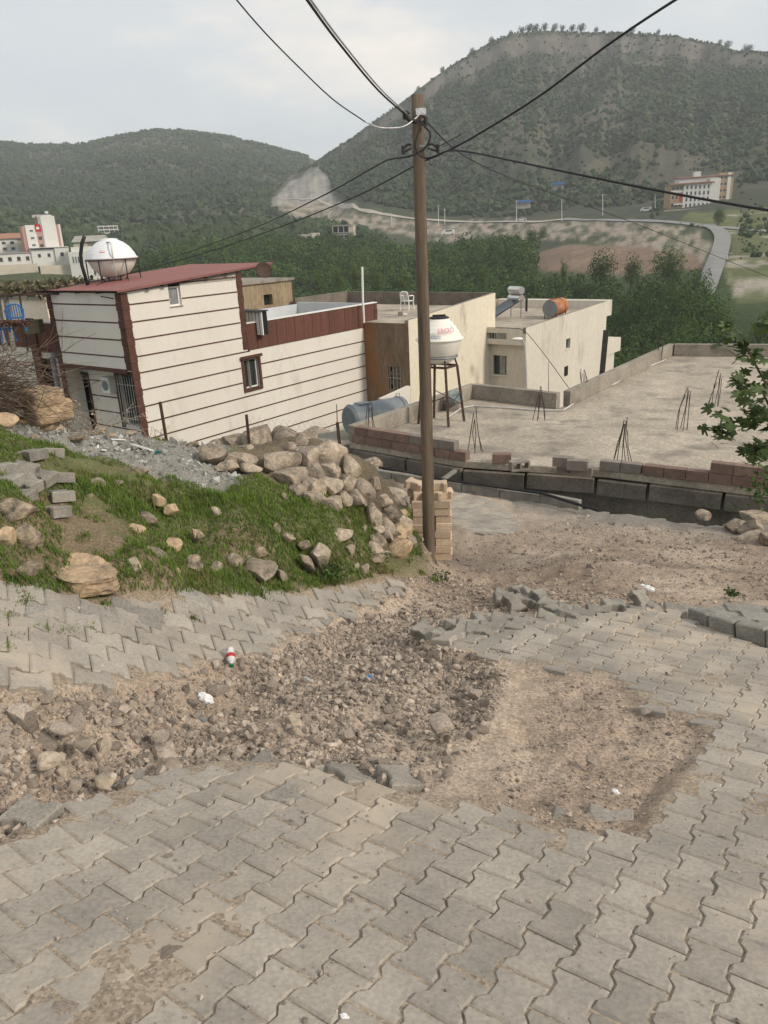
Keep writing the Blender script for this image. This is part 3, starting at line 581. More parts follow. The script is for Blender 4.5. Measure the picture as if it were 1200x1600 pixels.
# ---- the striped house
HO = aty(204, 560, 24.0); HO[2] = 0.0
house = tag(empty('striped_house', (HO[0], HO[1], 0), HRZ), 'cream two-storey house with thin brown stripes and a red metal roof', 'house')
LT = 4.95; LX = 12.75; WB = 4.0; ZB = -9.0
ztop = lambda x: -1.36 + 0.32 * x / LT
w1 = (1.79, 2.27, -1.93, -1.32); w2 = (4.62, 5.44, -5.17, -4.03)
mb = MB()
front_x(mb, 0, LT, ZB, -1.36, 0, [w1, (w2[0], LT, w2[2], w2[3])], 0.16, ztop)
front_x(mb, LT, LX, ZB, -3.79, 0, [(LT, w2[1], w2[2], w2[3])], 0.16)
front_y(mb, 0, WB, -3.73, -1.36, 0)
dx = 0.75
d0 = [uvab(HO, u, v, 'B', dx) for u, v in ((119, 590), (153, 672), (152, 583), (188, 592), (203, 668))]
door = (d0[1][0] + 0.05, d0[0][0], -6.6, -4.18); bwin = (0.74, 1.92, -5.75, -4.05)
front_y(mb, 0, WB, ZB, -3.73, dx, [door, bwin], 0.2)
mb.quad((0, 0, -3.73), (dx, 0, -3.73), (dx, WB, -3.73), (0, WB, -3.73))
mb.quad((LT, 0, ztop(LT)), (LT, 0, -3.79), (LT, WB, -3.79), (LT, WB, ztop(LT)))
mb.quad((0, WB, -1.36), (LT, WB, ztop(LT)), (LT, WB, -3.7), (0, WB, -3.7)); mb.quad((0, WB, -1.38), (0, WB, ZB), (dx, WB, ZB), (dx, WB, -1.38))
mb.quad((LX, 0, ZB), (LX, 4.5, ZB), (LX, 4.5, -3.79), (LX, 0, -3.79))
mb.quad((LT, 0, -3.79), (LX, 0, -3.79), (LX, 4.5, -3.79), (LT, 4.5, -3.79))
mb.quad((0, 0.16, -2.2), (LX - .01, 0.162, -2.2), (LX - .01, 0.162, -2.201), (0, 0.16, -2.201))
mb.build('wall', M['plaster'], house)
sp = 0.5255
for k in range(12):                                    # the brown bands
    z = -1.715 - sp * k
    if k == 4: z = -3.80
    if k < 4: segs = [(0.24, LT - 0.22)] if k else [(0.24, w1[0] - 0.02), (w1[1] + 0.02, LT - 0.22)]
    elif z > w2[2] - 0.05 and z < w2[3] + 0.1 and k > 4: segs = [(0.24, w2[0] - 0.09), (w2[1] + 0.09, LX - 0.2)]
    else: segs = [(0.24, LX - 0.2)] if k > 4 else [(0.24, LT + 0.1)]
    for a, b in segs: box_part('trim_strip', M['brown_trim'], house, a, b, -0.012, 0.01, z - 0.021, z + 0.021)
    if k < 4: box_part('trim_strip', M['brown_trim'], house, -0.012, 0.01, 0.02, WB - 0.24, z - 0.021, z + 0.021)
    elif z > -7.5:
        for a, b in ([(0.03, 0.66), (2.0, door[0] - 0.08), (door[1] + 0.06, WB - 0.2)] if z > -5.9 else [(0.03, door[0] - 0.08), (door[1] + 0.06, WB - 0.2)]):
            if b > a: box_part('trim_strip', M['brown_trim'], house, dx - 0.012, dx + 0.01, a, b, z - 0.021, z + 0.021)
box_part('trim_strip', M['brown_trim'], house, 1.5, LT - 0.22, -0.012, 0.01, -1.245, -1.205)
def quoin(x0, x1, y0, y1, zt, zb_):
    z = zt; j = 0
    while z > zb_:
        h = 0.262; e = 0.012 * (j % 2)
        box_part('corner_block', M['brown_trim'], house, x0 - e, x1 + e, y0 - e, y1 + e, max(z - h + 0.008, zb_), z, bevel=0.008); z -= h; j += 1
quoin(-0.03, 0.22, -0.03, 0.0, -1.37, -7.2); quoin(-0.032, 0.0, 0.002, 0.26, -1.37, -3.7)
quoin(LT - 0.2, LT + 0.03, -0.03, 0.0, -1.07, -3.72); quoin(LX - 0.17, LX + 0.03, -0.03, 0.0, -2.8, -7.2); quoin(-0.03, 0.0, WB - 0.22, WB + 0.02, -1.38, -5.0)
box_part('lintel', M['brown_trim'], house, -0.04, 0.06, 0.27, 3.75, -3.80, -3.67)
n = 15; L0 = LT + 0.03
for k in range(n):                                     # parapet boards
    a = L0 + (LX - 0.17 - L0) * k / n; b = L0 + (LX - 0.17 - L0) * (k + 1) / n
    box_part('parapet_board', M['brown_panel'], house, a + 0.008, b - 0.008, -0.02 - 0.004 * (k % 2), 0.03, -3.77, -2.84)
box_part('parapet_core', M['blue_wall'], house, L0, LX, 0.032, 0.15, -3.78, -2.84)
box_part('parapet_cap', M['pvc_white'], house, L0, LX + 0.02, -0.05, 0.17, -2.838, -2.80)
box_part('parapet_wall', M['blue_wall'], house, LT + 0.05, LX, 4.5, 4.62, -3.785, -2.95)
box_part('parapet_wall', M['blue_wall'], house, LX - 0.10, LX + 0.02, 0.155, 4.495, -3.785, -2.86)
# windows
def frame(parent, name, m, x0, x1, z0, z1, y, t, d):
    mb = MB().box(x0, x0 + t, y - d, y, z0, z1).box(x1 - t, x1, y - d, y, z0, z1).box(x0 + t, x1 - t, y - d, y, z0, z0 + t).box(x0 + t, x1 - t, y - d, y, z1 - t, z1)
    return mb.build(name, m, parent)
w = box_part('window', M['glass_grey'], house, w1[0], w1[1], 0.14, 0.16, w1[2], w1[3]); frame(w, 'frame', M['pvc_white'], w1[0] + 0.002, w1[1] - 0.002, w1[2] + 0.002, w1[3] - 0.002, 0.138, 0.05, 0.05)
box_part('sill', M['concrete'], w, w1[0] - 0.03, w1[1] + 0.03, -0.03, 0.0, w1[2] - 0.03, w1[2] - 0.002)
w = box_part('window', M['glass'], house, w2[0], w2[1], 0.14, 0.16, w2[2], w2[3])
frame(w, 'surround', M['brown_trim'], w2[0] - 0.06, w2[1] + 0.06, w2[2] - 0.06, w2[3] + 0.06, -0.001, 0.10, 0.05)
box_part('cornice', M['brown_trim'], w, w2[0] - 0.11, w2[1] + 0.11, -0.12, -0.052, w2[3] - 0.01, w2[3] + 0.09)
frame(w, 'frame', M['pvc_white'], w2[0] + 0.045, w2[1] - 0.045, w2[2] + 0.045, w2[3] - 0.045, 0.138, 0.045, 0.04)
box_part('frame', M['pvc_white'], w, (w2[0] + w2[1]) / 2 - 0.02, (w2[0] + w2[1]) / 2 + 0.02, 0.10, 0.137, w2[2] + 0.09, w2[3] - 0.09)
dr = box_part('door', M['dark'], house, dx + 0.17, dx + 0.2, door[0], door[1], door[2], door[3])
mb = MB().box(dx - 0.05, dx - 0.001, door[0] - 0.08, door[0], door[2], door[3] + 0.08).box(dx - 0.05, dx - 0.001, door[1], door[1] + 0.08, door[2], door[3] + 0.08).box(dx - 0.05, dx - 0.001, door[0], door[1], door[3], door[3] + 0.08)
mb.build('surround', M['brown_trim'], dr); box_part('handle', M['chrome'], dr, dx + 0.12, dx + 0.168, door[0] + 0.1, door[0] + 0.22, -5.3, -5.26)
bw = box_part('barred_window', M['glass'], house, dx + 0.17, dx + 0.2, bwin[0], bwin[1], bwin[2], bwin[3])
mb = MB().box(dx - 0.06, dx - 0.001, bwin[0] - 0.12, bwin[0] + 0.01, bwin[2] - 0.1, bwin[3] + 0.12).box(dx - 0.06, dx - 0.001, bwin[1] - 0.01, bwin[1] + 0.12, bwin[2] - 0.1, bwin[3] + 0.12).box(dx - 0.09, dx - 0.001, bwin[0] + 0.011, bwin[1] - 0.011, bwin[3] + 0.005, bwin[3] + 0.13)
mb.build('surround', M['brown_trim'], bw)
for k in range(9):
    y = bwin[0] + 0.06 + (bwin[1] - bwin[0] - 0.12) * k / 8; MB().tube([(dx - 0.08, y, bwin[2] - 0.05), (dx - 0.10, y, bwin[2] + 0.4), (dx - 0.08, y, bwin[3] - 0.02)], 0.012, 6).build('bar', M['grille'], bw)
for z in (bwin[2] + 0.25, bwin[3] - 0.3): MB().tube([(dx - 0.1, bwin[0], z), (dx - 0.1, bwin[1], z)], 0.012, 6).build('bar', M['grille'], bw)
ac = box_part('air_conditioner', M['pvc_white'], house, dx - 0.34, dx - 0.03, 2.0, 2.42, -4.66, -4.12, bevel=0.02); MB().lathe([(0.0, 0), (0.17, 0), (0.17, 0.012), (0.02, 0.02)], 20).build('fan_grille', M['grey_metal'], ac)
ac.children[0].matrix_local = Matrix.Translation((dx - 0.345, 2.2, -4.39)) @ Matrix.Rotation(-math.pi / 2, 4, 'Y')
# corrugated roof sheet
mb = MB(); nx_ = 2; ys = np.arange(-0.16, WB + 0.3, 0.0625); prof = [0.0, 0.028]
X0, X1 = -0.22, 6.45
zz = lambda x: -1.27 + 0.32 * x / LT
for s_, x in enumerate((X0, X1)):
    for i, y in enumerate(ys): mb.v.append((x, float(y), zz(x) + prof[i % 2]))
for i in range(len(ys) - 1): mb.f.append((i, len(ys) + i, len(ys) + i + 1, i + 1))
ro = mb.build('roof', M['red_sheet'], house); sm = ro.modifiers.new('thickness', 'SOLIDIFY'); sm.thickness = 0.012
box_part('ridge_flashing', M['red_sheet'], ro, X0, X1, -0.175, -0.162, zz(0) - 0.05, zz(0) + 0.02).matrix_local = Matrix.Identity(4)
fl = ro.children[0]; fl.data.vertices.foreach_set('co', np.array([(v.co.x, v.co.y, v.co.z + 0.32 * v.co.x / LT) for v in fl.data.vertices], np.float32).ravel())
for y in (0.0, 1.0, 2.1, 3.2, 4.0): MB().bar((-0.15, y + 0.02, zz(-.15) - 0.055), (6.3, y + 0.02, zz(6.3) - 0.055), 0.05, 0.08).build('purlin', M['steel_dark'], house)
for x in (0.9, 1.5, 3.3, 4.2): box_part('rafter_end', M['steel_dark'], house, x, x + 0.16, -0.17, -0.005, zz(x) - 0.10, zz(x) - 0.045)
MB().tube([(-0.2, 0.7, -1.44), (-0.2, 0.1, -1.50)], 0.02, 6).build('bracket', M['steel_dark'], house)
# left wing with its terrace
WX = 0.55; WY = 9.5
mb = MB(); front_y(mb, WB + 0.003, WY, ZB, -3.36, WX, [(4.12, 4.62, -4.9, -4.0), (5.3, 6.3, -5.6, -3.7)], 0.15); mb.quad((WX, WB, -3.36), (5, WB, -3.36), (5, WY, -3.36), (WX, WY, -3.36))
mb.quad((WX, WY, ZB), (6, WY, ZB), (6, WY, -3.36), (WX, WY, -3.36))
mb.build('wing_wall', M['plaster'], house)
for k in range(13):
    a = WB + 0.03 + 0.42 * k; box_part('parapet_board', M['brown_panel'], house, WX - 0.03 - 0.005 * (k % 2), WX + 0.08, a + 0.008, a + 0.412, -3.36, -2.45)
box_part('parapet_cap', M['pvc_white'], house, WX - 0.06, WX + 0.12, WB + 0.03, WB + 2.1, -2.447, -2.40)
box_part('pillar', M['brown_trim'], house, WX - 0.10, WX - 0.037, WB + 2.0, WB + 2.45, -5.0, -2.30)
box_part('ledge', M['brown_trim'], house, WX - 0.10, WX - 0.004, WB + 0.05, WB + 2.0, -3.46, -3.365)
w = box_part('window', M['glass'], house, WX + 0.13, WX + 0.15, 4.12, 4.62, -4.9, -4.0)
MB().box(WX - 0.05, WX - .001, 4.06, 4.13, -4.98, -3.92).box(WX - 0.05, WX - .001, 4.61, 4.70, -4.98, -3.92).box(WX - 0.05, WX - .001, 4.131, 4.609, -3.99, -3.92).build('surround', M['brown_trim'], w)
box_part('window', M['dark'], house, WX + 0.13, WX + 0.15, 5.3, 6.3, -5.6, -3.7)
MB().tube([(WX - 0.01, 4.95, -3.55), (WX - 0.14, 4.95, -3.5), (WX - 0.22, 4.95, -3.62), (WX - 0.22, 4.95, -5.2), (WX - 0.22, 4.95, -7.2)], [0.11, 0.11, 0.10, 0.10, 0.10], 12).build('drain_pipe', M['grey_metal'], house, smooth=True)
for z in (-3.79, -4.32, -4.85, -5.37, -5.9): box_part('trim_strip', M['brown_trim'], house, WX - 0.012, WX + 0.01, 4.72, 5.28, z - 0.02, z + 0.02)
# roof clutter of the striped house
def to_local(o, p): q = np.array(p) - o; return (q @ A2, q @ B2, p[2])
MB().lathe([(0.0, 0), (0.04, 0.002), (0.17, 0.03), (0.29, 0.10), (0.295, 0.105), (0.2, 0.042), (0.0, 0.012)], 28).build('satellite_dish', M['rust'], None, True)
ds = bpy.context.scene.objects['satellite_dish']; dp = aty(412, 424, 28.0); ds.location = Vector(dp); ds.rotation_euler = (rad(62), 0, rad(20))
tag(ds, 'rusty brown satellite dish at the tip of the red roof', 'dish')
MB().tube([tuple(dp), (dp[0] - 0.02, dp[1] - 0.1, dp[2] - 0.1), (dp[0] - 0.02, dp[1] - 0.1, -3.6)], 0.025, 6).build('mast', M['rust'], ds).matrix_world = Matrix.Identity(4)
pp = aty(567, 470, 33.0); pq = aty(566, 417, 33.0)
tag(MB().tube([(pp[0], pp[1], pp[2] - 0.9), tuple(pp), tuple(pq)], 0.045, 8).build('white_pole', M['pvc_white']), 'thin white pole rising from the terrace behind the brown parapet', 'pole')
tb = to_local(HO, aty(395, 488, 28.0))
cr = tag(empty('terrace_crate', aty(392, 492, 28.5), HRZ), 'small pale slatted crate on the terrace beside the tall block', 'crate')
for k in range(7): box_part('slat', M['pvc_white'], cr, -0.02, 0.02, -0.55 + 0.17 * k, -0.43 + 0.17 * k, -0.7, 0.12)
box_part('lid', M['steel_dark'], cr, -0.3, 0.3, -0.6, 0.7, 0.125, 0.16); box_part('body', M['dark'], cr, 0.021, 0.28, -0.52, 0.58, -0.7, 0.12)

# ---- bowl-shaped tank on the red roof
tp = aty(180, 437, 27.3)
stand = tag(empty('bowl_tank_stand', tp), 'dark steel leg frame under the white bowl tank on the red roof', 'tank stand')
R0 = 0.82
for k in range(6):
    a = k * math.pi / 3 + 0.3; MB().tube([(0.84 * math.cos(a), 0.84 * math.sin(a), -0.12), (0.84 * math.cos(a), 0.84 * math.sin(a), 0.66)], 0.022, 6).build('leg', M['steel_dark'], stand)
    MB().tube([(0.3 * math.cos(a), 0.3 * math.sin(a), -0.12), (0.42 * math.cos(a), 0.42 * math.sin(a), 0.12)], 0.022, 6).build('strut', M['steel_dark'], stand)
MB().tube([(0.86 * math.cos(a), 0.86 * math.sin(a), 0.655) for a in np.linspace(0, 2 * math.pi, 40)], 0.022, 6, False).build('ring', M['rust'], stand)
tank = tag(empty('bowl_water_tank', tp), 'large white bowl-shaped water tank standing on the red roof', 'water tank')
MB().lathe([(0.05, 0.06), (0.3, 0.08), (0.5, 0.2), (0.68, 0.40), (0.78, 0.60), (0.80, 0.66)], 40).build('lower_shell', M['tank_cream'], tank, True)
MB().lathe([(0.81, 0.665), (0.85, 0.68), (0.85, 0.71), (0.80, 0.75), (0.76, 0.86), (0.74, 0.88), (0.62, 1.05), (0.44, 1.20), (0.28, 1.27), (0.27, 1.31), (0.1, 1.33), (0.0, 1.33)], 40).build('upper_shell', M['tank_white'], tank, True)
MB().tube([(0.30, -0.78, 0.05), (0.30, -0.80, 0.9), (0.28, -0.70, 1.16), (0.2, -0.55, 1.2), (0.05, -0.45, 1.2)], 0.022, 8).build('inlet_pipe', M['grille'], tank, True)
def print_on(parent, m, pts, name='emblem'):
    mb = MB()
    for (x, z, w_, h_) in pts:
        a0 = math.atan2(-1, x); 
        for s_ in range(1): pass
        mb.box(x - w_ / 2, x + w_ / 2, 0, 0.004, z - h_ / 2, z + h_ / 2)
    return mb.build(name, m, parent)
e1 = print_on(tank, M['red_print'], [(-0.05, 0.0, 0.10, 0.05), (0.05, 0.03, 0.10, 0.05), (0.0, 0.09, 0.13, 0.04), (-0.06, 0.06, 0.05, 0.07), (0.0, -0.06, 0.15, 0.04), (0.0, -0.13, 0.2, 0.02)])
e1.location = (-0.05, -0.640, 1.0); e1.rotation_euler = (rad(-43), 0, rad(-4))
hp0 = aty(137, 440, 26.4)
tag(MB().tube([tuple(hp0 + np.array([0, 0, -0.25])), tuple(aty(128, 415, 26.4)), tuple(aty(126, 398, 26.4)), tuple(aty(128, 380, 26.4)), tuple(aty(132, 369, 26.4))], 0.06, 8).build('roof_hose', M['cable'], None, True), 'curved black hose standing up beside the white bowl tank', 'hose')

# ---- terrace life to the left: pergola, blue chairs, cream wall behind
bb = aty(60, 480, 34.0)
bh = tag(empty('cream_house', (bb[0], bb[1], 0), HRZ), 'plain cream house behind the vine pergola at the left edge', 'house')
z0_, z1_ = aty(60, 560, 34)[2], aty(60, 462, 34)[2]
MB().box(-1.5, 7, -3.2, 6.5, -9, z1_).build('wall', M['plaster_beige'], bh); box_part('roof_edge', M['concrete'], bh, -1.6, 7.1, -3.3, 6.6, z1_ + 0.003, z1_ + 0.15)
def blob_cloud(n, size, fn, seed, flat=1.0):
    r = np.random.RandomState(seed); P = np.array([fn(r) for _ in range(n)]); return leaf_quads(P, size, r, flat)
def leaf_quads(P, size, r, flat=1.0):
    n = len(P); d = r.normal(size=(n, 3)); d /= np.linalg.norm(d, axis=1)[:, None]; d[:, 2] *= flat
    u = np.cross(d, r.normal(size=(n, 3))); u /= np.linalg.norm(u, axis=1)[:, None] + 1e-9; w_ = np.cross(d, u); w_ /= np.linalg.norm(w_, axis=1)[:, None] + 1e-9
    s_ = size * r.uniform(0.6, 1.4, (n, 1)); V = np.stack([P - u * s_, P + w_ * s_ * 0.6 + d * s_ * 0.15, P + u * s_, P - w_ * s_ * 0.6 + d * s_ * 0.15], 1).reshape(-1, 3)
    return V, np.arange(4 * n).reshape(-1, 4)
M['vine'] = mat('vine_twigs', (0.16, 0.14, 0.09), (0.08, 0.08, 0.04), 3, 0.9, 0, isl=0.4)
pg = aty(40, 475, 27.0); per = tag(empty('vine_pergola', pg), 'brown vine-covered pergola over the terrace at the far left', 'pergola')
pz = aty(40, 452, 27)[2]
V_, F_ = blob_cloud(1500, 0.10, lambda r: (pg[0] - 2.2 + r.rand() * 4.1, pg[1] - 1 + r.rand() * 3.2, pz + 0.10 * r.normal()), 5)
o = link('vine', np_mesh('vine', V_, F_, M['vine'], False, 4), per); o.matrix_parent_inverse = Matrix.Translation(-Vector(pg))
for k in range(5):
    y = pg[1] - 1 + 0.7 * k; o = MB().bar((pg[0] - 2.2, y, pz - 0.08), (pg[0] + 1.9, y, pz - 0.14), 0.07).build('beam', M['rust'], per); o.matrix_parent_inverse = Matrix.Translation(-Vector(pg))
for u, m_, r_ in ((10, 'pvc_white', 0.09), (-3, 'pvc_white', 0.09), (32, 'rust', 0.03)):
    a = aty(u + 3, 506, 26.6); b = aty(u - 2, 458, 26.6); o = MB().tube([tuple(a + np.array([0, 0, -.9])), tuple(b)], r_, 10).build('post', M[m_] if m_ == 'rust' else M['concrete'], per); o.matrix_parent_inverse = Matrix.Translation(-Vector(pg))
def plastic_chair(name, m, p, rz, label):
    c = tag(empty(name, p, rz), label, 'chair', 'plastic garden chairs')
    box_part('seat', m, c, -0.23, 0.23, -0.22, 0.22, 0.40, 0.43, bevel=0.01)
    for sx in (-1, 1):
        MB().tube([(sx * 0.23, -0.21, 0.40), (sx * 0.26, -0.25, 0)], [0.025, 0.03], 6).build('leg', m, c); MB().tube([(sx * 0.21, 0.2, 0.40), (sx * 0.24, 0.26, 0)], [0.025, 0.03], 6).build('leg', m, c)
        MB().tube([(sx * 0.25, -0.22, 0.40), (sx * 0.27, -0.22, 0.63), (sx * 0.28, -0.05, 0.66), (sx * 0.25, 0.22, 0.66)], 0.025, 6).build('armrest', m, c)
        MB().tube([(sx * 0.21, 0.2, 0.41), (sx * 0.2, 0.28, 0.8)], 0.025, 6).build('back_post', m, c)
    MB().tube([(-0.2, 0.28, 0.8), (-0.1, 0.30, 0.86), (0.1, 0.30, 0.86), (0.2, 0.28, 0.8)], 0.03, 6).build('top_rail', m, c)
    for k in range(5): MB().tube([(-0.14 + 0.07 * k, 0.22, 0.42), (-0.14 + 0.07 * k, 0.29, 0.84)], 0.018, 6).build('back_slat', m, c)
    return c
cpz = aty(26, 505, 25.4); plastic_chair('plastic_chair', M['blue_plastic'], tuple(cpz - np.array([0, 0, 0.25])), rad(205), 'blue plastic armchair behind the brown terrace parapet, the whole one')
cpz = aty(3, 512, 25.2); plastic_chair('plastic_chair', M['blue_plastic'], tuple(cpz - np.array([0, 0, 0.45])), rad(150), 'blue plastic chair cut off by the left edge of the photo')
V_, F_ = blob_cloud(420, 0.07, lambda r: tuple(aty(22 + 12 * r.normal(), 502 + 3 * abs(r.normal()), 24.9 + 0.2 * r.normal())), 9)
tag(link('hanging_cloth', np_mesh('hanging_cloth', V_, F_, M['brown_trim'], False, 4)), 'dark bundle of cloth lying on the terrace parapet', 'cloth')
q0 = aty(52, 506, 26.5); tag(MB().box(-0.26, 0.26, -0.2, 0.2, -0.3, 0.13).build('brown_crate', M['vine']), 'brown woven box beside the blue chair on the terrace', 'box').location = Vector(q0)

# ---- ochre house behind the terrace
ob = aty(425, 470, 39.0); oz = aty(425, 441, 39.0)[2]
oh = tag(empty('ochre_house', (ob[0], ob[1], 0), HRZ), 'small weathered ochre house with one dark window behind the red roof', 'house')
oA = np.array([ob[0], ob[1], 0.0]); x1_ = 1.5
hl = (-0.55, 0.05, oz - 1.05, oz - 0.55)
mb = MB(); front_x(mb, -5.5, x1_, -9, oz, 0, [hl], 0.25); mb.quad((x1_, 0, -9), (x1_, 6, -9), (x1_, 6, oz), (x1_, 0, oz)); mb.quad((-5.5, 0, -9), (-5.5, 0, oz), (-5.5, 6, oz), (-5.5, 6, -9))
mb.build('wall', M['plaster_rust'], oh).data.materials[0] = mat('ochre_plaster', (0.34, 0.27, 0.175), (0.20, 0.15, 0.10), 0.7, 0.95, 0.3, 0.02, 12, stretch=(1, 1, 0.3), world=True)
box_part('window', M['dark'], oh, hl[0], hl[1], 0.24, 0.25, hl[2], hl[3]); box_part('roof', M['concrete'], oh, -5.6, x1_ + 0.12, -0.12, 6.1, oz + 0.003, oz + 0.12)
MB().tube([(x1_ + 0.25, 0.3, oz - 0.25), (x1_ + 0.25, 0.3, oz - 1.4)], 0.1, 8).build('chimney_pipe', M['rust'], oh)

# ---- beige house
O2 = aty(640, 565, 32.0); O2[2] = 0
b2 = tag(empty('beige_house', (O2[0], O2[1], 0), HRZ), 'tall beige rendered house with a brown stained end and flat roof', 'house')
X2 = 7.4; zt2 = lambda x: -3.42 + 0.47 * x / X2; RZ2 = -3.55
mb = MB(); front_x(mb, 0, X2, -12, -3.42, 0, (), 0.1, zt2); mb.quad((X2, 0, -12), (X2, 9, -12), (X2, 9, -2.95), (X2, 0, -2.95)); mb.build('side_wall', M['plaster_beige'], b2)
w3 = (0.47, 1.12, -6.33, -5.36)
mb = MB(); front_y(mb, 0.0, 9, -12, RZ2, 0, [w3], 0.22); mb.build('end_wall', M['plaster_rust'], b2)
box_part('roof', M['slab'], b2, 0.01, X2 - 0.2, 0.19, 8.9, RZ2 - 0.1, RZ2 + 0.004)
mb = MB(); mb.v = [(0, 0.01, RZ2 - .1), (X2, 0.01, RZ2 - .1), (X2, 0.01, zt2(X2)), (0, 0.01, zt2(0)), (0, 0.18, RZ2 - .1), (X2, 0.18, RZ2 - .1), (X2, 0.18, zt2(X2)), (0, 0.18, zt2(0))]
mb.f = [(4, 7, 6, 5), (3, 2, 6, 7), (0, 3, 7, 4)]; mb.build('parapet', M['concrete'], b2)
box_part('parapet', M['conc_dark'], b2, X2 - 0.2, X2 - 0.01, 0.185, 8.9, RZ2 - 0.1, -2.93); box_part('parapet', M['conc_dark'], b2, 3.0, X2 - 0.21, 8.91, 9.05, RZ2 - 0.1, -2.9)
bw = frame(b2, 'barred_window', M['steel_dark'], 0, 1, 0, 1, 0, 0.1, 0.1); bpy.data.objects.remove(bw)
bw = box_part('blocked_window', M['dark'], b2, 0.2, 0.22, w3[0], w3[1], w3[2], w3[3])
for r_ in range(5):
    for c_ in range(2):
        y = w3[0] + 0.02 + 0.32 * c_ + (0.0 if r_ % 2 else -0.14); a, b = max(y, w3[0] + 0.01), min(y + 0.31, w3[1] - 0.01)
        if b > a: box_part('block', M['conc_dark'], bw, 0.10, 0.19, a, b, w3[2] + 0.01 + 0.19 * r_, w3[2] + 0.185 + 0.19 * r_)
for k in range(4): MB().tube([(0.03, w3[0] + 0.05 + 0.18 * k, w3[2]), (0.03, w3[0] + 0.05 + 0.18 * k, w3[3])], 0.01, 5).build('bar', M['grille'], bw)
for z in (w3[2] + 0.5,): MB().tube([(0.03, w3[0], z), (0.03, w3[1], z)], 0.012, 5).build('bar', M['grille'], bw)
plastic_chair('plastic_chair', M['pvc_white'], tuple(atz(636, 484, RZ2 + 0.005)), rad(150), 'white plastic chair alone on the beige house roof')
cp = atz(626, 493, RZ2 + 0.005); cb = tag(empty('cut_block', cp), 'broken concrete block left on the edge of the beige house roof', 'block')
box_part('chunk', M['block_grey'], cb, -0.12, 0.1, -0.08, 0.1, 0, 0.17, bevel=0.02); box_part('chunk', M['pvc_white'], cb, 0.1, 0.3, -0.06, 0.08, 0, 0.08, bevel=0.03)
wq0, wq1 = aty(597, 623, 30.0), aty(641, 603, 31.2)
mb = MB(); p0, p1 = Vector(wq0), Vector(wq1); t_ = Vector((A2[1], -A2[0], 0)) * -0.18
mb.v = [tuple(p) for p in (p0, p1, p1 + t_, p0 + t_, Vector((p0.x, p0.y, -10)), Vector((p1.x, p1.y, -10)), Vector((p1.x + t_.x, p1.y + t_.y, -10)), Vector((p0.x + t_.x, p0.y + t_.y, -10)))]
mb.f = [(0, 1, 2, 3), (4, 5, 1, 0), (6, 7, 3, 2), (5, 6, 2, 1), (7, 4, 0, 3)]
tag(mb.build('yard_wall', M['plaster']), 'short whitewashed wall with sloping top between the two houses', 'wall')

# ---- streaked house with roof tanks
O3 = aty(821, 565, 36.0); O3[2] = 0
b3 = tag(empty('streaked_house', (O3[0], O3[1], 0), HRZ), 'cream streaked house with a solar heater and rusty barrel on its roof', 'house')
X3 = 10.1; zt3 = lambda x: -4.43 + 0.28 * x / 10.85
w4 = (4.62, 5.15, -6.06, -5.56); RZ3 = -4.62
mb = MB(); front_x(mb, 0, X3, -14, -4.43, 0, [w4], 0.2, zt3); mb.quad((X3, 0, -14), (X3, 7, -14), (X3, 7, -4.9), (X3, 0, -4.9)); mb.build('side_wall', M['plaster_old'], b3)
mb = MB().box(X3 + 0.003, 10.85, 0, 7, -5.0, zt3(10.85)); mb.build('overhang', M['plaster_old'], b3)
w5 = (1.17, 1.9, -6.76, -5.83)
mb = MB(); front_y(mb, 0, 7, -14, -5.25, 0.35, [w5], 0.15); mb.quad((0, 0, -5.25), (0.35, 0, -5.25), (0.35, 7, -5.25), (0, 7, -5.25)); front_y(mb, 0, 7, -5.25, -4.46, 0, [(1.0, 2.2, -5.0, -4.72)], 0.1); mb.build('end_wall', M['plaster_old'], b3)
for k in range(8): MB().tube([(0.03, 1.05 + 0.15 * k, -5.0), (0.03, 1.05 + 0.15 * k, -4.72)], 0.012, 5).build('bar', M['grille'], b3)
box_part('roof', M['slab'], b3, 0.01, 10.7, 0.16, 6.9, RZ3 - 0.1, RZ3 + 0.003)
mb = MB(); mb.v = [(0, 0.01, RZ3 - .1), (10.84, 0.01, RZ3 - .1), (10.84, 0.01, zt3(10.84)), (0, 0.01, zt3(0)), (0, 0.15, RZ3 - .1), (10.84, 0.15, RZ3 - .1), (10.84, 0.15, zt3(10.84)), (0, 0.15, zt3(0))]; mb.f = [(4, 7, 6, 5), (3, 2, 6, 7), (0, 3, 7, 4)]
mb.build('parapet', M['concrete'], b3); box_part('parapet', M['concrete'], b3, 10.69, 10.83, 0.155, 7.0, RZ3 - 0.1, -4.14)
box_part('parapet', M['concrete'], b3, 0.0, 10.68, 6.91, 7.05, RZ3 - 0.1, -4.14)
w = box_part('window', M['glass'], b3, w4[0], w4[1], 0.17, 0.19, w4[2], w4[3]); frame(w, 'frame', M['grey_metal'], w4[0] + .002, w4[1] - .002, w4[2] + .002, w4[3] - .002, 0.165, 0.05, 0.04); box_part('sill', M['plaster'], w, w4[0] - 0.05, w4[1] + 0.05, -0.04, -0.001, w4[2] - 0.05, w4[2] - 0.002)
w = box_part('window', M['glass'], b3, 0.47, 0.49, w5[0], w5[1], w5[2], w5[3]); box_part('curtain', M['glass_grey'], w, 0.455, 0.468, w5[0] + 0.12, w5[0] + 0.42, w5[2] + 0.02, w5[3] - 0.02); box_part('sill', M['plaster'], w, 0.28, 0.348, w5[0] - 0.05, w5[1] + 0.05, w5[2] - 0.06, w5[2] - 0.002)
box_part('small_window', M['dark'], b3, 4.5, 4.95, -0.02, -0.002, -7.45, -6.95)
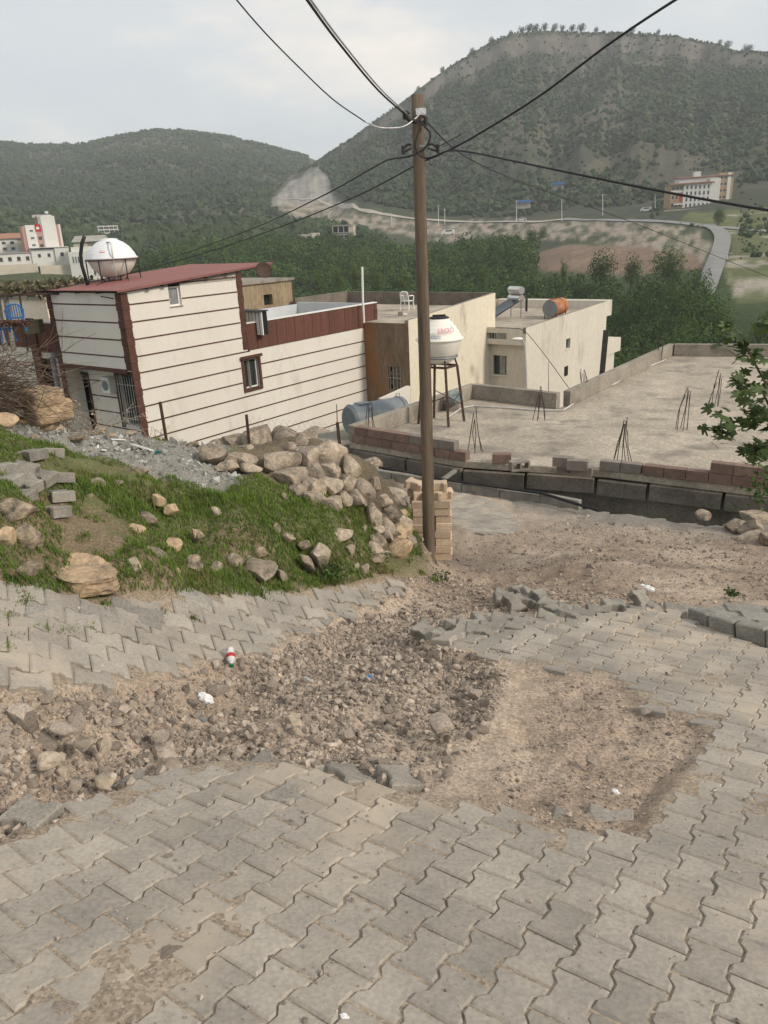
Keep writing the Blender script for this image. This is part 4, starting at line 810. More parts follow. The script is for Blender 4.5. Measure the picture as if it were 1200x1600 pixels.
MB().box(X3 + 0.003, 12.5, 0.3, 6, -14, -6.6).build('annex_wall', M['plaster_old'], b3); MB().box(X3 + 0.004, 13.2, 0.2, 6.1, -7.35, -6.56).build('annex_roof', M['plaster_old'], b3)
box_part('post', M['steel_dark'], b3, 8.2, 8.3, 4.0, 4.1, RZ3, RZ3 + 0.75)
# solar water heater
sh = atz(800, 497, RZ3); shw = tag(empty('solar_water_heater', (sh[0], sh[1], sh[2]), HRZ), 'solar water heater with two bright cylinders on the streaked roof', 'solar heater')
def cyl(parent, name, m, p, q, r, n=20): return MB().tube([p, q], r, n).build(name, m, parent)
cyl(shw, 'cylinder', M['chrome'], (0.1, -0.5, 1.42), (0.45, 0.35, 1.42), 0.2); cyl(shw, 'cylinder', M['chrome'], (0.1, -0.5, 1.0), (0.45, 0.35, 1.0), 0.2)
mb = MB(); mb.v = [(-0.05, -0.55, 1.0), (0.3, 0.35, 1.0), (-1.1, 1.4, 0.05), (-1.6, 0.5, 0.05), (-0.05, -0.55, 0.92), (0.3, 0.35, 0.92), (-1.1, 1.4, -0.02), (-1.6, 0.5, -0.02)]
mb.f = [(0, 1, 2, 3), (7, 6, 5, 4), (0, 4, 5, 1), (1, 5, 6, 2), (2, 6, 7, 3), (3, 7, 4, 0)]; mb.build('panel', M['glass'], shw)
for x, y in ((0.15, -0.45), (0.45, 0.3)): cyl(shw, 'leg', M['grey_metal'], (x, y, 0), (x, y, 1.0), 0.025, 6)
# rusty barrel
rb = atz(862, 498, RZ3); brl = tag(empty('rusty_barrel_tank', rb, HRZ), 'orange rusted cylindrical tank lying on the streaked house roof', 'tank')
cyl(brl, 'barrel', M['rust_orange'], (-0.35, -0.05, 0.55), (1.15, 0.0, 0.55), 0.42, 28); cyl(brl, 'end_cap', M['grey_metal'], (-0.37, -0.05, 0.55), (-0.34, -0.05, 0.55), 0.41, 28)
for x in (-0.1, 0.3, 0.75): MB().tube([(x + 0.0001 * k, 0.435 * math.cos(k * 0.3), 0.55 + 0.435 * math.sin(k * 0.3)) for k in range(22)], 0.022, 5, False).build('rib', M['rust_orange'], brl)
for x in (-0.2, 0.95):
    for y in (-0.35, 0.3): cyl(brl, 'leg', M['rust'], (x, y, 0), (x, y, 0.4), 0.025, 6)
# street lamp at the corner
l0, l1 = aty(823, 612, 35.4), aty(820, 533, 35.4)
lmp = tag(empty('street_lamp', (l0[0], l0[1], -10)), 'small street lamp on a thin pole at the streaked house corner', 'street lamp')
def wpart(o, parent): o.matrix_parent_inverse = Matrix.Translation(-parent.location); return o
wpart(MB().tube([(l0[0], l0[1], -10), tuple(l0), tuple(l1)], 0.06, 8).build('pole', M['grille'], lmp), lmp)
la = aty(810, 530, 35.2); wpart(MB().tube([tuple(l1 + np.array([0, 0, -.2])), tuple(aty(816, 532, 35.2)), tuple(la)], 0.035, 6).build('arm', M['grille'], lmp), lmp)
hd = MB().lathe([(0.0, -0.06), (0.13, -0.05), (0.19, 0.0), (0.14, 0.07), (0.0, 0.10)], 16).build('lamp_head', M['pvc_white'], lmp, True); hd.scale = (1.5, 0.8, 0.9); wpart(hd, lmp); hd.location = Vector(aty(808, 530, 35.1))
# ------------------------------------------------------------------ the flat roof beside the lane
RZ = -4.6
ROOF = [(-0.75, 17.56), (1.70, 15.52), (4.45, 14.37), (6.84, 12.80), (9.5, 11.0), (15.2, 19.5), (12.54 + 2.2, 25.9), (10.45, 27.58), (4.82, 20.05), (2.67, 22.0)]
frh = tag(empty('flat_roof_house', (4.4, 17, -8)), 'house seen from above, its bare concrete roof with rusty starter bars beside the lane', 'house')
def fpart(o): o.matrix_parent_inverse = Matrix.Translation((-4.4, -17, 8)); return o
def prism(P, z0, z1):
    mb = MB(); n = len(P); mb.v = [(x, y, z0) for x, y in P] + [(x, y, z1) for x, y in P]; mb.f = [tuple(range(n - 1, -1, -1)), tuple(range(n, 2 * n))] + [(i, (i + 1) % n, n + (i + 1) % n, n + i) for i in range(n)]; return mb
def inset(P, d):
    out = []; n = len(P)
    for i in range(n):
        p, a, b = np.array(P[i]), np.array(P[i - 1]), np.array(P[(i + 1) % n]); e1 = (p - a) / np.linalg.norm(p - a); e2 = (b - p) / np.linalg.norm(b - p)
        n1 = np.array([-e1[1], e1[0]]); n2 = np.array([-e2[1], e2[0]]); m = (n1 + n2); m /= (1 + n1 @ n2); out.append(tuple(p + m * d))
    return out
sg = prism(ROOF, RZ - 0.16, RZ); sob = fpart(sg.build('roof_slab', M['slab'], frh, bevel=0.02))
fpart(prism(inset(ROOF, 0.35), -9.5, RZ - 0.17).build('wall', M['conc_dark'], frh))
def wall_run(a, b, z0, z1, t, m, name, mb=None):
    a = Vector((*a, 0)); b = Vector((*b, 0)); d = (b - a).normalized(); n = Vector((-d.y, d.x, 0)) * t
    q = [a, b, b + n, a + n]; own = mb is None; mb = mb or MB(); mb.add([(p.x, p.y, z0) for p in q] + [(p.x, p.y, z1) for p in q], [(0, 3, 2, 1), (4, 5, 6, 7), (0, 1, 5, 4), (1, 2, 6, 5), (2, 3, 7, 6), (3, 0, 4, 7)])
    return fpart(mb.build(name, m, frh, bevel=0.012)) if own else mb
for a, b, h in ((ROOF[9], ROOF[0], 0.40), (ROOF[8], ROOF[9], 0.42), (ROOF[7], ROOF[8], 0.42), (ROOF[6], ROOF[7], 0.42)):
    d = Vector((b[0] - a[0], b[1] - a[1])).normalized(); b2_ = (b[0] - d.x * 0.204, b[1] - d.y * 0.204) if h > 0.41 else b
    wall_run(a, b2_, RZ + 0.003, RZ + h, 0.2, M['concrete'], 'parapet')
# edge beam in cast lengths, with open joints between them
EB = [(-0.72, 17.42), (1.68, 15.42), (4.43, 14.27), (6.80, 12.72), (9.4, 10.95)]
pts = []
for a, b in zip(EB[:-1], EB[1:]):
    for k in range(8): pts.append(np.array(a) + (np.array(b) - np.array(a)) * k / 8)
pts.append(np.array(EB[-1])); pts = np.array(pts); cum = np.r_[0, np.cumsum(np.linalg.norm(np.diff(pts, axis=0), axis=1))]
def on_edge(s): return (float(np.interp(s, cum, pts[:, 0])), float(np.interp(s, cum, pts[:, 1])))
s_ = 0.05
for ln in (1.6, 1.5, 1.35, 1.4, 1.0, 1.35, 1.7, 1.6, 1.5):
    if s_ + ln > cum[-1]: break
    a, b = on_edge(s_), on_edge(s_ + ln - 0.06); z1 = RZ - 0.163 - rnd.uniform(0, 0.03)
    wall_run(a, b, z1 - 0.31, z1, 0.14, M['conc_dark'], 'edge_beam'); s_ += ln
# hollow blocks
def hollow_block(L=0.39, W=0.19, H=0.185):
    mb = MB(); t = 0.035; xs = [(-L / 2 + t, -t / 2), (t / 2, L / 2 - t)]
    mb.box(-L / 2, L / 2, -W / 2, -W / 2 + t, 0, H).box(-L / 2, L / 2, W / 2 - t, W / 2, 0, H)
    for a, b in ((-L / 2, -L / 2 + t), (-t / 2, t / 2), (L / 2 - t, L / 2)): mb.box(a, b, -W / 2 + t, W / 2 - t, 0.0, H - 0.001)
    return mb.mesh('block')
hb_p, hb_g = hollow_block(), hollow_block(); hb_p.materials.append(M['block_pink']); hb_g.materials.append(M['block_grey'])
sb = MB().box(-0.193, 0.193, -0.095, 0.095, 0, 0.186).mesh('block'); sb_p, sb_g = sb, sb.copy(); sb_p.materials.append(M['block_pink']); sb_g.materials.append(M['block_grey'])
def block_run(s0, s1, courses, z, pick, par=frh):
    for c in range(courses):
        s = s0 + (0.19 if c % 2 else 0)
        while s + 0.36 < s1:
            a, b = on_edge(s), on_edge(s + 0.392); o = link('block', pick(s, c), par); d = math.atan2(b[1] - a[1], b[0] - a[0])
            fpart(o); o.location = ((a[0] + b[0]) / 2 - math.sin(d) * 0.16, (a[1] + b[1]) / 2 + math.cos(d) * 0.16, z + c * 0.196 + 0.004); o.rotation_euler = (rad(rnd.gauss(0, .4)), rad(rnd.gauss(0, .4)), d + rad(rnd.gauss(0, 0.7))); s += 0.397
cu_ = np.array([proj((x, y, RZ))[0] for x, y in pts]); s_at = lambda u: float(np.interp(u, cu_, cum))
block_run(s_at(546), s_at(726), 1, RZ, lambda s, c: sb_p); 
def pk(s, c): return sb_g if s > s_at(632) else sb_p
zc_ = RZ + 0.196
block_run(s_at(546) + 0.12, s_at(726), 1, zc_, pk)
block_run(s_at(1002), s_at(1330), 1, RZ, lambda s, c: sb_p); block_run(s_at(1106), s_at(1330), 1, zc_, lambda s, c: sb_p); block_run(s_at(935), s_at(998), 1, RZ, lambda s, c: sb_g)
def loose(me, u, v, z, rz, label, rx=0.0, ry=0.0):
    p = atz(u, v, z); o = link('hollow_block', me); o.location = Vector(p); o.rotation_euler = (rx, ry, rz); return tag(o, label, 'block', 'loose hollow blocks on the roof edge')
loose(sb_g, 886, 738, RZ + 0.004, rad(-22), 'grey hollow block at the bottom left of the small stack on the roof edge'); loose(sb_g, 909, 743, RZ + 0.004, rad(-22), 'grey hollow block at the bottom right of the small stack on the roof edge')
loose(sb_g, 880, 728, RZ + 0.195, rad(-24), 'grey hollow block at the top left of the small stack on the roof edge'); loose(sb_g, 902, 733, RZ + 0.195, rad(-21), 'grey hollow block at the top right of the small stack on the roof edge')
loose(sb_p, 784, 722, RZ + 0.004, rad(-12), 'single pinkish block lying flat on the roof beside a hollow one'); loose(hb_g, 808, 725, RZ + 0.10, rad(15), 'grey block on its side, its two hollow cores showing', rad(90))
# starter bars
def starter(u, v, n, h, sp, top=0.07, lean=(0, 0), z=RZ):
    p = atz(u, v, z); c = empty('starter_bars', p); c.parent = frh; c.matrix_parent_inverse = Matrix.Translation((-4.4, -17, 8))
    for k in range(n):
        a = 2 * math.pi * k / n + 0.4; r0 = sp * rnd.uniform(0.75, 1.1); hh = h * rnd.uniform(0.72, 1.1); t = top * rnd.uniform(0.4, 1.4)
        q0 = Vector((r0 * math.cos(a), r0 * 0.8 * math.sin(a), 0)); q2 = Vector((t * math.cos(a) + lean[0], t * math.sin(a) + lean[1], hh)); q1 = q0.lerp(q2, 0.55) + Vector((rnd.gauss(0, .03), rnd.gauss(0, .03), 0))
        MB().tube([q0, q1, q2], 0.0085, 5).build('rebar', M['rebar'], c)
    V_ = []
    return c
starter(742, 705, 6, 0.92, 0.19, 0.04); starter(843, 656, 5, 0.86, 0.16, 0.03); starter(971, 727, 7, 0.95, 0.22, 0.05, (0.02, 0)); starter(1065, 671, 6, 0.90, 0.15, 0.05, (0.08, 0)); starter(1114, 635, 6, 0.86, 0.15, 0.05, (0.08, 0))
starter(914, 620, 6, 0.84, 0.14, 0.07, (-.08, 0)); starter(1027, 566, 6, 0.95, 0.12, 0.12); starter(580, 684, 5, 0.85, 0.16, 0.05)
a, b = atz(939, 601, RZ), aty(947, 516, atz(939, 601, RZ)[1])
fpart(MB().bar(tuple(a), tuple(b), 0.13, 0.13).build('stub_post', M['steel_dark'], frh))
# pale hose along the parapet
hz = [(700, 650, .02), (712, 640, .03), (722, 627, .30), (728, 614, .42)]
tag(MB().tube([tuple(atz(u, v, RZ + 0.03)) for u, v in ((700, 652), (722, 637), (740, 634), (790, 637), (840, 641), (880, 641), (905, 625), (935, 608), (960, 600), (985, 585), (1015, 572), (1040, 562))], 0.022, 6).build('roof_hose', M['grille']), 'thin pale hose lying along the foot of the concrete parapet', 'hose')
# tank on its tall stand
st0 = atz(690, 655, RZ); corners = [np.array(c_) for c_ in ((0.98, 19.01), (1.70, 18.52), (2.15, 19.05), (1.42, 19.56))]; cc = sum(corners) / 4
ST = -3.17
ts = tag(empty('tank_stand', (cc[0], cc[1], RZ)), 'tall rusty four-legged stand under the ivory tank on the flat roof', 'tank stand')
tops = [cc + (c_ - cc) * 0.72 for c_ in corners]
for c_, t_ in zip(corners, tops): MB().bar((*(c_ - cc), 0), (*(t_ - cc), ST - RZ), 0.06).build('leg', M['rust'], ts)
for i in range(4):
    p, q = tops[i] - cc, tops[(i + 1) % 4] - cc; MB().bar((*p, ST - RZ), (*q, ST - RZ), 0.05).build('top_rail', M['rust'], ts)
    m0, m1 = (corners[i] - cc) * 0.88, (corners[(i + 1) % 4] - cc) * 0.86; MB().tube([(*m0, 0.45), (*m1, 0.75)], 0.012, 5).build('brace', M['rust'], ts)
    MB().bar((*p, ST - RZ), (*(p * 0.82), ST - RZ + 0.24), 0.04).build('cradle_post', M['steel_dark'], ts)
MB().tube([(0.43 * math.cos(a), 0.43 * math.sin(a), ST - RZ + 0.24) for a in np.linspace(0, 2 * math.pi, 30)], 0.025, 6, False).build('cradle_ring', M['grey_metal'], ts)
tk = tag(empty('ribbed_water_tank', (cc[0], cc[1], ST)), 'ivory ribbed onion-shaped water tank with black lid above the flat roof', 'water tank')
pr_ = [(0.06, 0.06), (0.24, 0.07), (0.36, 0.14)]
for k in range(5): z = 0.20 + 0.085 * k; r = 0.40 + 0.155 * ((k / 4) ** 0.7); pr_ += [(r, z), (r + 0.012, z + 0.065), (r + 0.022, z + 0.075)]
pr_ += [(0.60, 0.645), (0.635, 0.665), (0.62, 0.69)]
for k in range(5): z = 0.70 + 0.092 * k; r = 0.575 - 0.335 * ((k / 4.6) ** 1.25); pr_ += [(r, z), (r - 0.03, z + 0.08), (r - 0.05, z + 0.088)]
pr_ += [(0.21, 1.15), (0.0, 1.16)]; pr_ = [(r_ * 0.94, z_) for r_, z_ in pr_]
MB().lathe(pr_, 48).build('body', M['tank_cream'], tk, True); MB().lathe([(0.24, 1.14), (0.25, 1.165), (0.22, 1.19), (0.1, 1.20), (0.0, 1.20)], 28).build('lid', M['cable'], tk, True); MB().box(-0.16, 0.16, -0.03, 0.03, 1.20, 1.24).build('lid_handle', M['cable'], tk)
def lettering(txt, m, size, parent, name):
    cu = bpy.data.curves.new(name, 'FONT'); cu.body = txt; cu.size = size; cu.align_x = 'CENTER'; cu.extrude = 0.002; ob = bpy.data.objects.new(name, cu); me = bpy.data.meshes.new_from_object(ob); bpy.data.objects.remove(ob); me.materials.append(m)
    return link(name, me, parent)
t1 = lettering('EROĞ', M['pink_print'], 0.16, tk, 'print'); t1.location = (0.12, -0.50, 0.86); t1.rotation_euler = (rad(62), 0, rad(14))
t2 = lettering('AAĞOÇ', M['blue_print'], 0.09, tk, 'print'); t2.location = (-0.17, -0.53, 0.74); t2.rotation_euler = (rad(62), 0, rad(-17))
# bucket on a block under the stand
bk = atz(705, 640, RZ); bu = tag(empty('tin_bucket', (bk[0], bk[1], RZ + 0.2)), 'pale blue bucket tipped on its side under the tank stand', 'bucket')
bu.rotation_euler = (rad(52), 0, rad(28)); MB().lathe([(0.0, 0.01), (0.13, 0.01), (0.19, 0.34), (0.20, 0.35), (0.185, 0.34), (0.12, 0.03), (0.0, 0.03)], 24).build('pail', mat('pale_blue_tin', (0.36, 0.43, 0.43), (0.30, 0.36, 0.37), 3, 0.5, 0), bu, True); MB().tube([(0.2 * math.cos(t), 0.10 * math.sin(t), 0.34 + 0.0 * t) for t in np.linspace(0, math.pi, 10)], 0.008, 5).build('handle', M['grey_metal'], bu)
bbk = tag(link('hollow_block', sb_g), 'grey block carrying the tipped blue bucket under the stand', 'block', 'loose hollow blocks on the roof edge'); bbk.location = (bk[0], bk[1] + 0.02, RZ + 0.004); bbk.rotation_euler = (0, 0, rad(20))
# blue-grey steel cylinder beyond the parapet
c0, c1 = aty(545, 645, 19.7), aty(628, 640, 20.6)
PLZ = -5.1
tag(prism([tuple((c0 + np.array([-.9, -.9, 0]))[:2]), tuple((c1 + np.array([.1, -.75, 0]))[:2]), tuple((c1 + np.array([.1, .8, 0]))[:2]), tuple((c0 + np.array([-.9, .8, 0]))[:2])], -9, PLZ).build('tank_plinth', M['concrete']), 'pale concrete plinth under the blue-grey steel cylinder', 'plinth')
ct = tag(empty('cylinder_tank', tuple(c0)), 'blue-grey steel cylinder tank lying below the striped house wall', 'tank')
d = Vector(c1 - c0); d.z = 0; Lc = d.length; d.normalize(); ct.rotation_euler = (0, 0, math.atan2(d.y, d.x)); ct.location = (c0[0], c0[1], PLZ + 0.50)
mb = MB().tube([(-0.02, 0, 0), (0.02, 0, 0), (Lc, 0, 0), (Lc + 0.04, 0, 0)], [0.36, 0.40, 0.40, 0.36], 40); mb.build('shell', M['tank_blue'], ct, False)
for s in (Lc * 0.93, 0.06): MB().tube([(s, 0.405 * math.cos(a), 0.405 * math.sin(a)) for a in np.linspace(0, 2 * math.pi, 40)], 0.018, 6, False).build('rim', M['tank_blue'], ct)
MB().box(0.25, 0.62, -0.14, 0.14, 0.385, 0.42).build('hatch', M['grey_metal'], ct); MB().tube([(Lc * .9, 0, 0.39), (Lc * .9, 0, 0.50), (Lc * .96, 0, 0.50), (Lc * .96, 0, 0.39)], 0.012, 5).build('lug', M['grey_metal'], ct)
for s in (0.4, Lc - 0.4): MB().box(s - 0.08, s + 0.08, -0.3, 0.3, -0.5, -0.36).build('saddle', M['concrete'], ct)

# ------------------------------------------------------------------ kerb and edge of the lane
kerb_mb = MB().box(-0.36, 0.36, -0.075, 0.075, -0.30, 0.10)
kme = kerb_mb.mesh('kerb_stone'); kme.materials.append(M['kerb'])
def kerb_row(P, n, group, label, z_up=0.0, small=False):
    P = np.array(P); cm = np.r_[0, np.cumsum(np.linalg.norm(np.diff(P, axis=0), axis=1))]; L = cm[-1] / n
    for k in range(n):
        s0, s1 = k * L, (k + 1) * L; a = np.array([np.interp(s0, cm, P[:, 0]), np.interp(s0, cm, P[:, 1])]); b = np.array([np.interp(s1, cm, P[:, 0]), np.interp(s1, cm, P[:, 1])])
        m_ = (a + b) / 2; za, zb_ = (float(zb(np.array([q[0]]), np.array([q[1]]))[0]) for q in (a, b)); h = (L - 0.012) / 2
        o = MB().box(-h, h, -0.06, 0.06, -0.30, 0.115).build('kerb_stone', M['kerb'], None, bevel=0.018)
        o.location = (m_[0], m_[1], (za + zb_) / 2 + z_up + rnd.gauss(0, 0.006)); o.rotation_euler = (rad(rnd.gauss(0, 1.5)), -math.atan2(zb_ - za, L) + rad(rnd.gauss(0, 1)), math.atan2(b[1] - a[1], b[0] - a[0]) + rad(rnd.gauss(0, 0.8)))
        tag(o, label, 'kerb', group)
kerb_row([ghit(u, v)[:2] for u, v in ((1083, 966), (1128, 984), (1205, 1004), (1300, 1034))], 5, 'kerb stones round the corner island', 'dark kerb stone edging the small paved island on the right')
kerb_row([tuple(np.array(EDGE[i]) + np.array([0.0, -0.10])) for i in (0, 1, 2, 3, 4)], 9, 'kerb stones along the light well', 'long pale kerb stone between the lane and the flat roof house', 0.02)
for g_, f_ in (('kerb stones along the light well', 'pale kerb stone before the flat roof, %s from the left'), ('kerb stones round the corner island', 'dark kerb stone of the paved island, %s from its left corner')): relabel(grouped(g_), f_, lambda o: px_of(o)[0])
# paving on the island
ISL = wpoly([(1090, 957), (1128, 948), (1300, 952), (1300, 1035), (1205, 1003), (1132, 984)])
isl = tag(empty('corner_island', (*ISL[0], -3.3)), kind='structure'); iv = ISL
top = [(x, y, float(zb(np.array([x]), np.array([y]))[0]) + 0.02) for x, y in iv]
mb = MB(); mb.v = top + [(x, y, z - 0.3) for x, y, z in top]; n = len(top); mb.f = [tuple(range(n - 1, -1, -1))] + [(i, n + i, n + (i + 1) % n, (i + 1) % n) for i in range(n)]
o = mb.build('island_bed', M['kerb'], isl); o.matrix_parent_inverse = Matrix.Translation(-isl.location)
for i in range(14):
    for j in range(14):
        x, y = 2.3 + 0.31 * i, 4.8 + 0.31 * j + 0.15 * (i % 2)
        if sdist(np.array([x]), np.array([y]), ISL)[0] < -0.14:
            m = surf_matrix(x, y, float(zb(np.array([x]), np.array([y]))[0]) + 0.04, (0.3, 1), (rad(rnd.gauss(0, 1)), rad(rnd.gauss(0, 1)))); o = MB().box(-0.148, 0.148, -0.148, 0.148, -0.05, 0).build('flagstone', M['kerb'], isl, bevel=0.006); o.matrix_parent_inverse = Matrix.Translation(-isl.location); o.matrix_basis = m
# ------------------------------------------------------------------ stones
def rock_mesh(name, seed, sub=3, cuts=15, amp=0.035, lo=0.50, m=None, hi=0.80):
    r = random.Random(seed); bm = bmesh.new(); bmesh.ops.create_icosphere(bm, subdivisions=sub, radius=1.0)
    pl = []
    for k in range(cuts):
        n = Vector((r.gauss(0, 1), r.gauss(0, 1), r.gauss(0, 1))).normalized(); pl.append((n, r.uniform(lo, hi)))
    of = Vector((r.uniform(0, 50), r.uniform(0, 50), r.uniform(0, 50)))
    for v in bm.verts:
        p = v.co.copy()
        for n, d in pl:
            e = p.dot(n) - d
            if e > 0: p -= n * e * 0.985
        q = p * 1.7 + of; t = mnoise.noise(q) * 0.6 + mnoise.noise(q * 2.3) * 0.3 + mnoise.noise(q * 5.1) * 0.22 + mnoise.noise(q * 11) * 0.10
        v.co = p * (1 + amp * 2 * t)
    mx = [max(abs(v.co[i]) for v in bm.verts) for i in range(3)]
    for v in bm.verts: v.co = Vector((v.co.x / mx[0], v.co.y / mx[1], v.co.z / mx[2]))
    me = bpy.data.meshes.new(name); bm.to_mesh(me); bm.free()
    for p in me.polygons: p.use_smooth = True
    if m: me.materials.append(m)
    try: me.set_sharp_from_angle(angle=rad(28))
    except Exception: pass
    return me
ROCKS = {k: [rock_mesh('stone', 100 + i + 17 * j, 3 if k != 'rubble' else 2, m=M[k], amp=0.055 if k != 'stone_moss' else 0.09) for i in range(9)] for j, k in enumerate(('stone', 'stone_warm', 'stone_moss', 'rubble'))}
_ri = [0]
def block_mesh(seed, m):
    r = random.Random(seed); bm = bmesh.new(); bmesh.ops.create_cube(bm, size=2.0); bmesh.ops.subdivide_edges(bm, edges=bm.edges[:], cuts=9, use_grid_fill=True); of = Vector((seed, seed * .3, 0))
    for v in bm.verts:
        p = v.co.copy(); n8 = (abs(p.x) ** 7 + abs(p.y) ** 7 + abs(p.z) ** 7) ** (1 / 7); p = p / n8; q = p * 1.5 + of
        t = mnoise.noise(q) * .6 + mnoise.noise(q * 2.6) * .35 + mnoise.noise(q * 6) * .2; v.co = p * (1 + 0.09 * t)
    me = bpy.data.meshes.new('stone_block'); bm.to_mesh(me); bm.free(); me.materials.append(m)
    for p in me.polygons: p.use_smooth = True
    return me
ROCKS['blocky'] = [block_mesh(i * 3.7 + 1, M['stone_warm']) for i in range(4)]
def stone_at(u, v, w, h, label, group=None, kind='stone', name='boulder', sink=0.15, f=None, dist=None, deep=None, roll=None, big=1.08):
    p = ghit(u, v) if dist is None else aty(u, v, dist); dep = float(p @ FW); sx, sz = w * dep / FPX / 2, h * dep / FPX / 2; sy = deep or (sx * 0.55 + sz * 0.5)
    p = p - ray(u, v) / np.linalg.norm(ray(u, v)) * (0.95 * sy if sink > 0.4 else 0.25 * sy if name == 'embedded_stone' else 0.15 * sy)
    _ri[0] += 1; o = link(name, ROCKS[kind][_ri[0] % len(ROCKS[kind])]); p = p + np.array([0, 1.0, 0.2]) * sy * (0.35 - sink)
    o.location = Vector(p); o.scale = (sx * big, sy * big, sz * big); o.rotation_euler = (rad(rnd.gauss(0, 8)), rad(rnd.gauss(0, 10) if roll is None else roll), rad(rnd.gauss(0, 22)))
    return tag(o, label, 'stone', group)
def c7(l): return (300 + l[0] / 3.333, 650 + l[1] / 3.333, l[2] / 3.333, l[3] / 3.333)
def c8(l): return (l[0] / 3.75, 560 + l[1] / 3.75, l[2] / 3.75, l[3] / 3.75)
PILE = [(150, 150, 100, 70), (120, 200, 150, 105), (235, 130, 140, 105), (280, 180, 70, 60), (360, 145, 130, 180), (270, 238, 120, 90), (195, 228, 100, 70), (180, 258, 100, 50), (485, 120, 150, 120), (640, 105, 165, 105), (300, 275, 110, 55),
        (455, 228, 195, 125), (600, 218, 130, 115), (715, 198, 155, 125), (735, 142, 70, 60), (815, 192, 95, 80), (515, 160, 70, 50), (820, 268, 100, 105), (720, 288, 125, 95), (640, 313, 115, 115), (525, 308, 175, 115), (920, 288, 125, 115),
        (810, 352, 95, 85), (720, 368, 115, 95), (620, 374, 120, 110), (948, 355, 70, 75), (890, 394, 115, 115), (850, 430, 100, 95), (798, 440, 65, 90), (725, 450, 120, 95), (545, 390, 100, 65), (640, 425, 110, 70), (570, 130, 60, 60), (400, 240, 60, 60)]
for k, b in enumerate(PILE):
    lab = {4: 'tall upright boulder standing on top of the stone pile', 9: 'broad flat-topped boulder at the crest of the stone pile', 11: 'largest rounded boulder in the middle of the stone pile', 21: 'big boulder at the right shoulder of the stone pile'}.get(k, 'rough tan boulder heaped in the stone pile at the end of the mound')
    stone_at(*c7(b), lab, 'boulders of the stone pile' if 'heaped' in lab else None, sink=0.42, big=1.28)
for k, b in enumerate([(1050, 425, 165, 90), (1100, 525, 70, 90), (1030, 510, 90, 100), (940, 520, 75, 105), (970, 592, 50, 45), (885, 592, 45, 45), (1090, 615, 110, 95), (1085, 700, 120, 100), (960, 640, 90, 70), (990, 440, 90, 60), (1010, 580, 90, 80), (920, 470, 70, 60), (1130, 640, 60, 60), (1120, 740, 70, 60)]):
    p = c7(b); stone_at(*p, {0: 'flat capstone jutting out at the broken end of the mound', 6: 'orange-tinted stone low in the broken end of the mound'}.get(k, 'stone in the broken wall end beside the brick stack'), 'stones of the broken wall end' if k not in (0, 6) else None, 'stone_warm' if k in (6, 7, 1) else 'stone', sink=0.42, big=1.3)
for k in range(16):
    stone_at(rnd.uniform(583, 640), rnd.uniform(765, 876), rnd.uniform(16, 30), rnd.uniform(14, 26), 'stone', 'stones of the broken wall end', 'stone_moss' if k % 4 == 0 else 'stone', sink=0.42, big=1.2)
EMB7 = [(775, 625, 115, 80), (820, 700, 55, 85), (580, 672, 60, 50), (670, 728, 105, 115), (360, 812, 140, 115), (215, 752, 75, 75), (25, 618, 55, 55), (130, 510, 55, 75), (800, 560, 55, 75), (490, 432, 55, 65), (500, 642, 65, 55), (850, 792, 42, 52), (905, 802, 34, 62),
        (600, 772, 55, 105), (465, 832, 42, 75), (340, 702, 85, 55), (435, 592, 42, 65), (690, 500, 45, 50), (130, 790, 50, 60), (285, 735, 34, 34), (95, 800, 40, 40), (920, 660, 36, 30)]
for b in EMB7: stone_at(*c7(b), 'weathered stone half sunk in the grassy bank', 'stones sunk in the grassy bank', 'stone_moss' if rnd.random() < 0.35 else 'stone', name='embedded_stone', sink=0.3, big=1.25)
stone_at(*c7((15, 772, 75, 95)), 'dark lichen-blackened stone at the foot of the grassy bank', None, 'stone_moss', 'embedded_stone', 0.3)
for b in [(165, 1245, 135, 95), (760, 1240, 140, 140), (890, 1170, 155, 125), (1010, 1095, 105, 95), (1015, 1265, 95, 85), (360, 1040, 65, 45), (500, 822, 85, 55), (550, 735, 160, 55), (685, 735, 65, 40), (930, 830, 72, 66), (1000, 890, 85, 72), (840, 940, 145, 62), (780, 995, 125, 45), (1155, 1030, 62, 62), (820, 670, 95, 62), (590, 420, 85, 45), (1120, 515, 95, 45), (460, 470, 90, 40), (200, 460, 60, 35), (650, 455, 70, 30), (480, 1040, 60, 40)]:
    stone_at(*c8(b), 'weathered stone half sunk in the grassy bank', 'stones sunk in the grassy bank', ('stone_warm', 'stone', 'stone_moss', 'stone')[rnd.randrange(4)], 'embedded_stone', 0.3, big=1.2)
stone_at(*c8((1130, 1210, 105, 115)), 'dark pitted stone among the grass beside the round tan ones', None, 'stone_moss', 'embedded_stone', 0.3)
stone_at(*c8((160, 1085, 215, 200)), 'big lichen-spotted boulder under the slab at the left edge', None, 'stone_moss', 'boulder', 0.1)
stone_at(*c8((75, 918, 275, 165)), 'wide pitted slab of rock below the loose pavers', None, 'stone_moss', 'boulder', 0.1, roll=2)
stone_at(*c8((20, 1075, 110, 170)), 'smooth tan rock at the left edge beneath the pitted slab', None, 'stone_warm', 'boulder', 0.2)
stone_at(*c8((370, 432, 85, 60)), 'small orange stone on the crest near the brushwood', None, 'stone_warm', 'stone')
stone_at(*c8((765, 442, 75, 40)), 'small white stone on the crest below the house corner', None, 'stone', 'stone')
for k, (b, l) in enumerate([((235, 232, 230, 90), 'upper squared orange stone block beside the brushwood'), ((275, 312, 215, 125), 'middle squared stone block beside the brushwood'), ((215, 388, 200, 75), 'lowest squared stone block beside the brushwood')]):
    stone_at(*c8(b), l, 'squared stone blocks beside the brushwood', 'blocky', 'stone_block', 0.1, dist=7.7, roll=0)
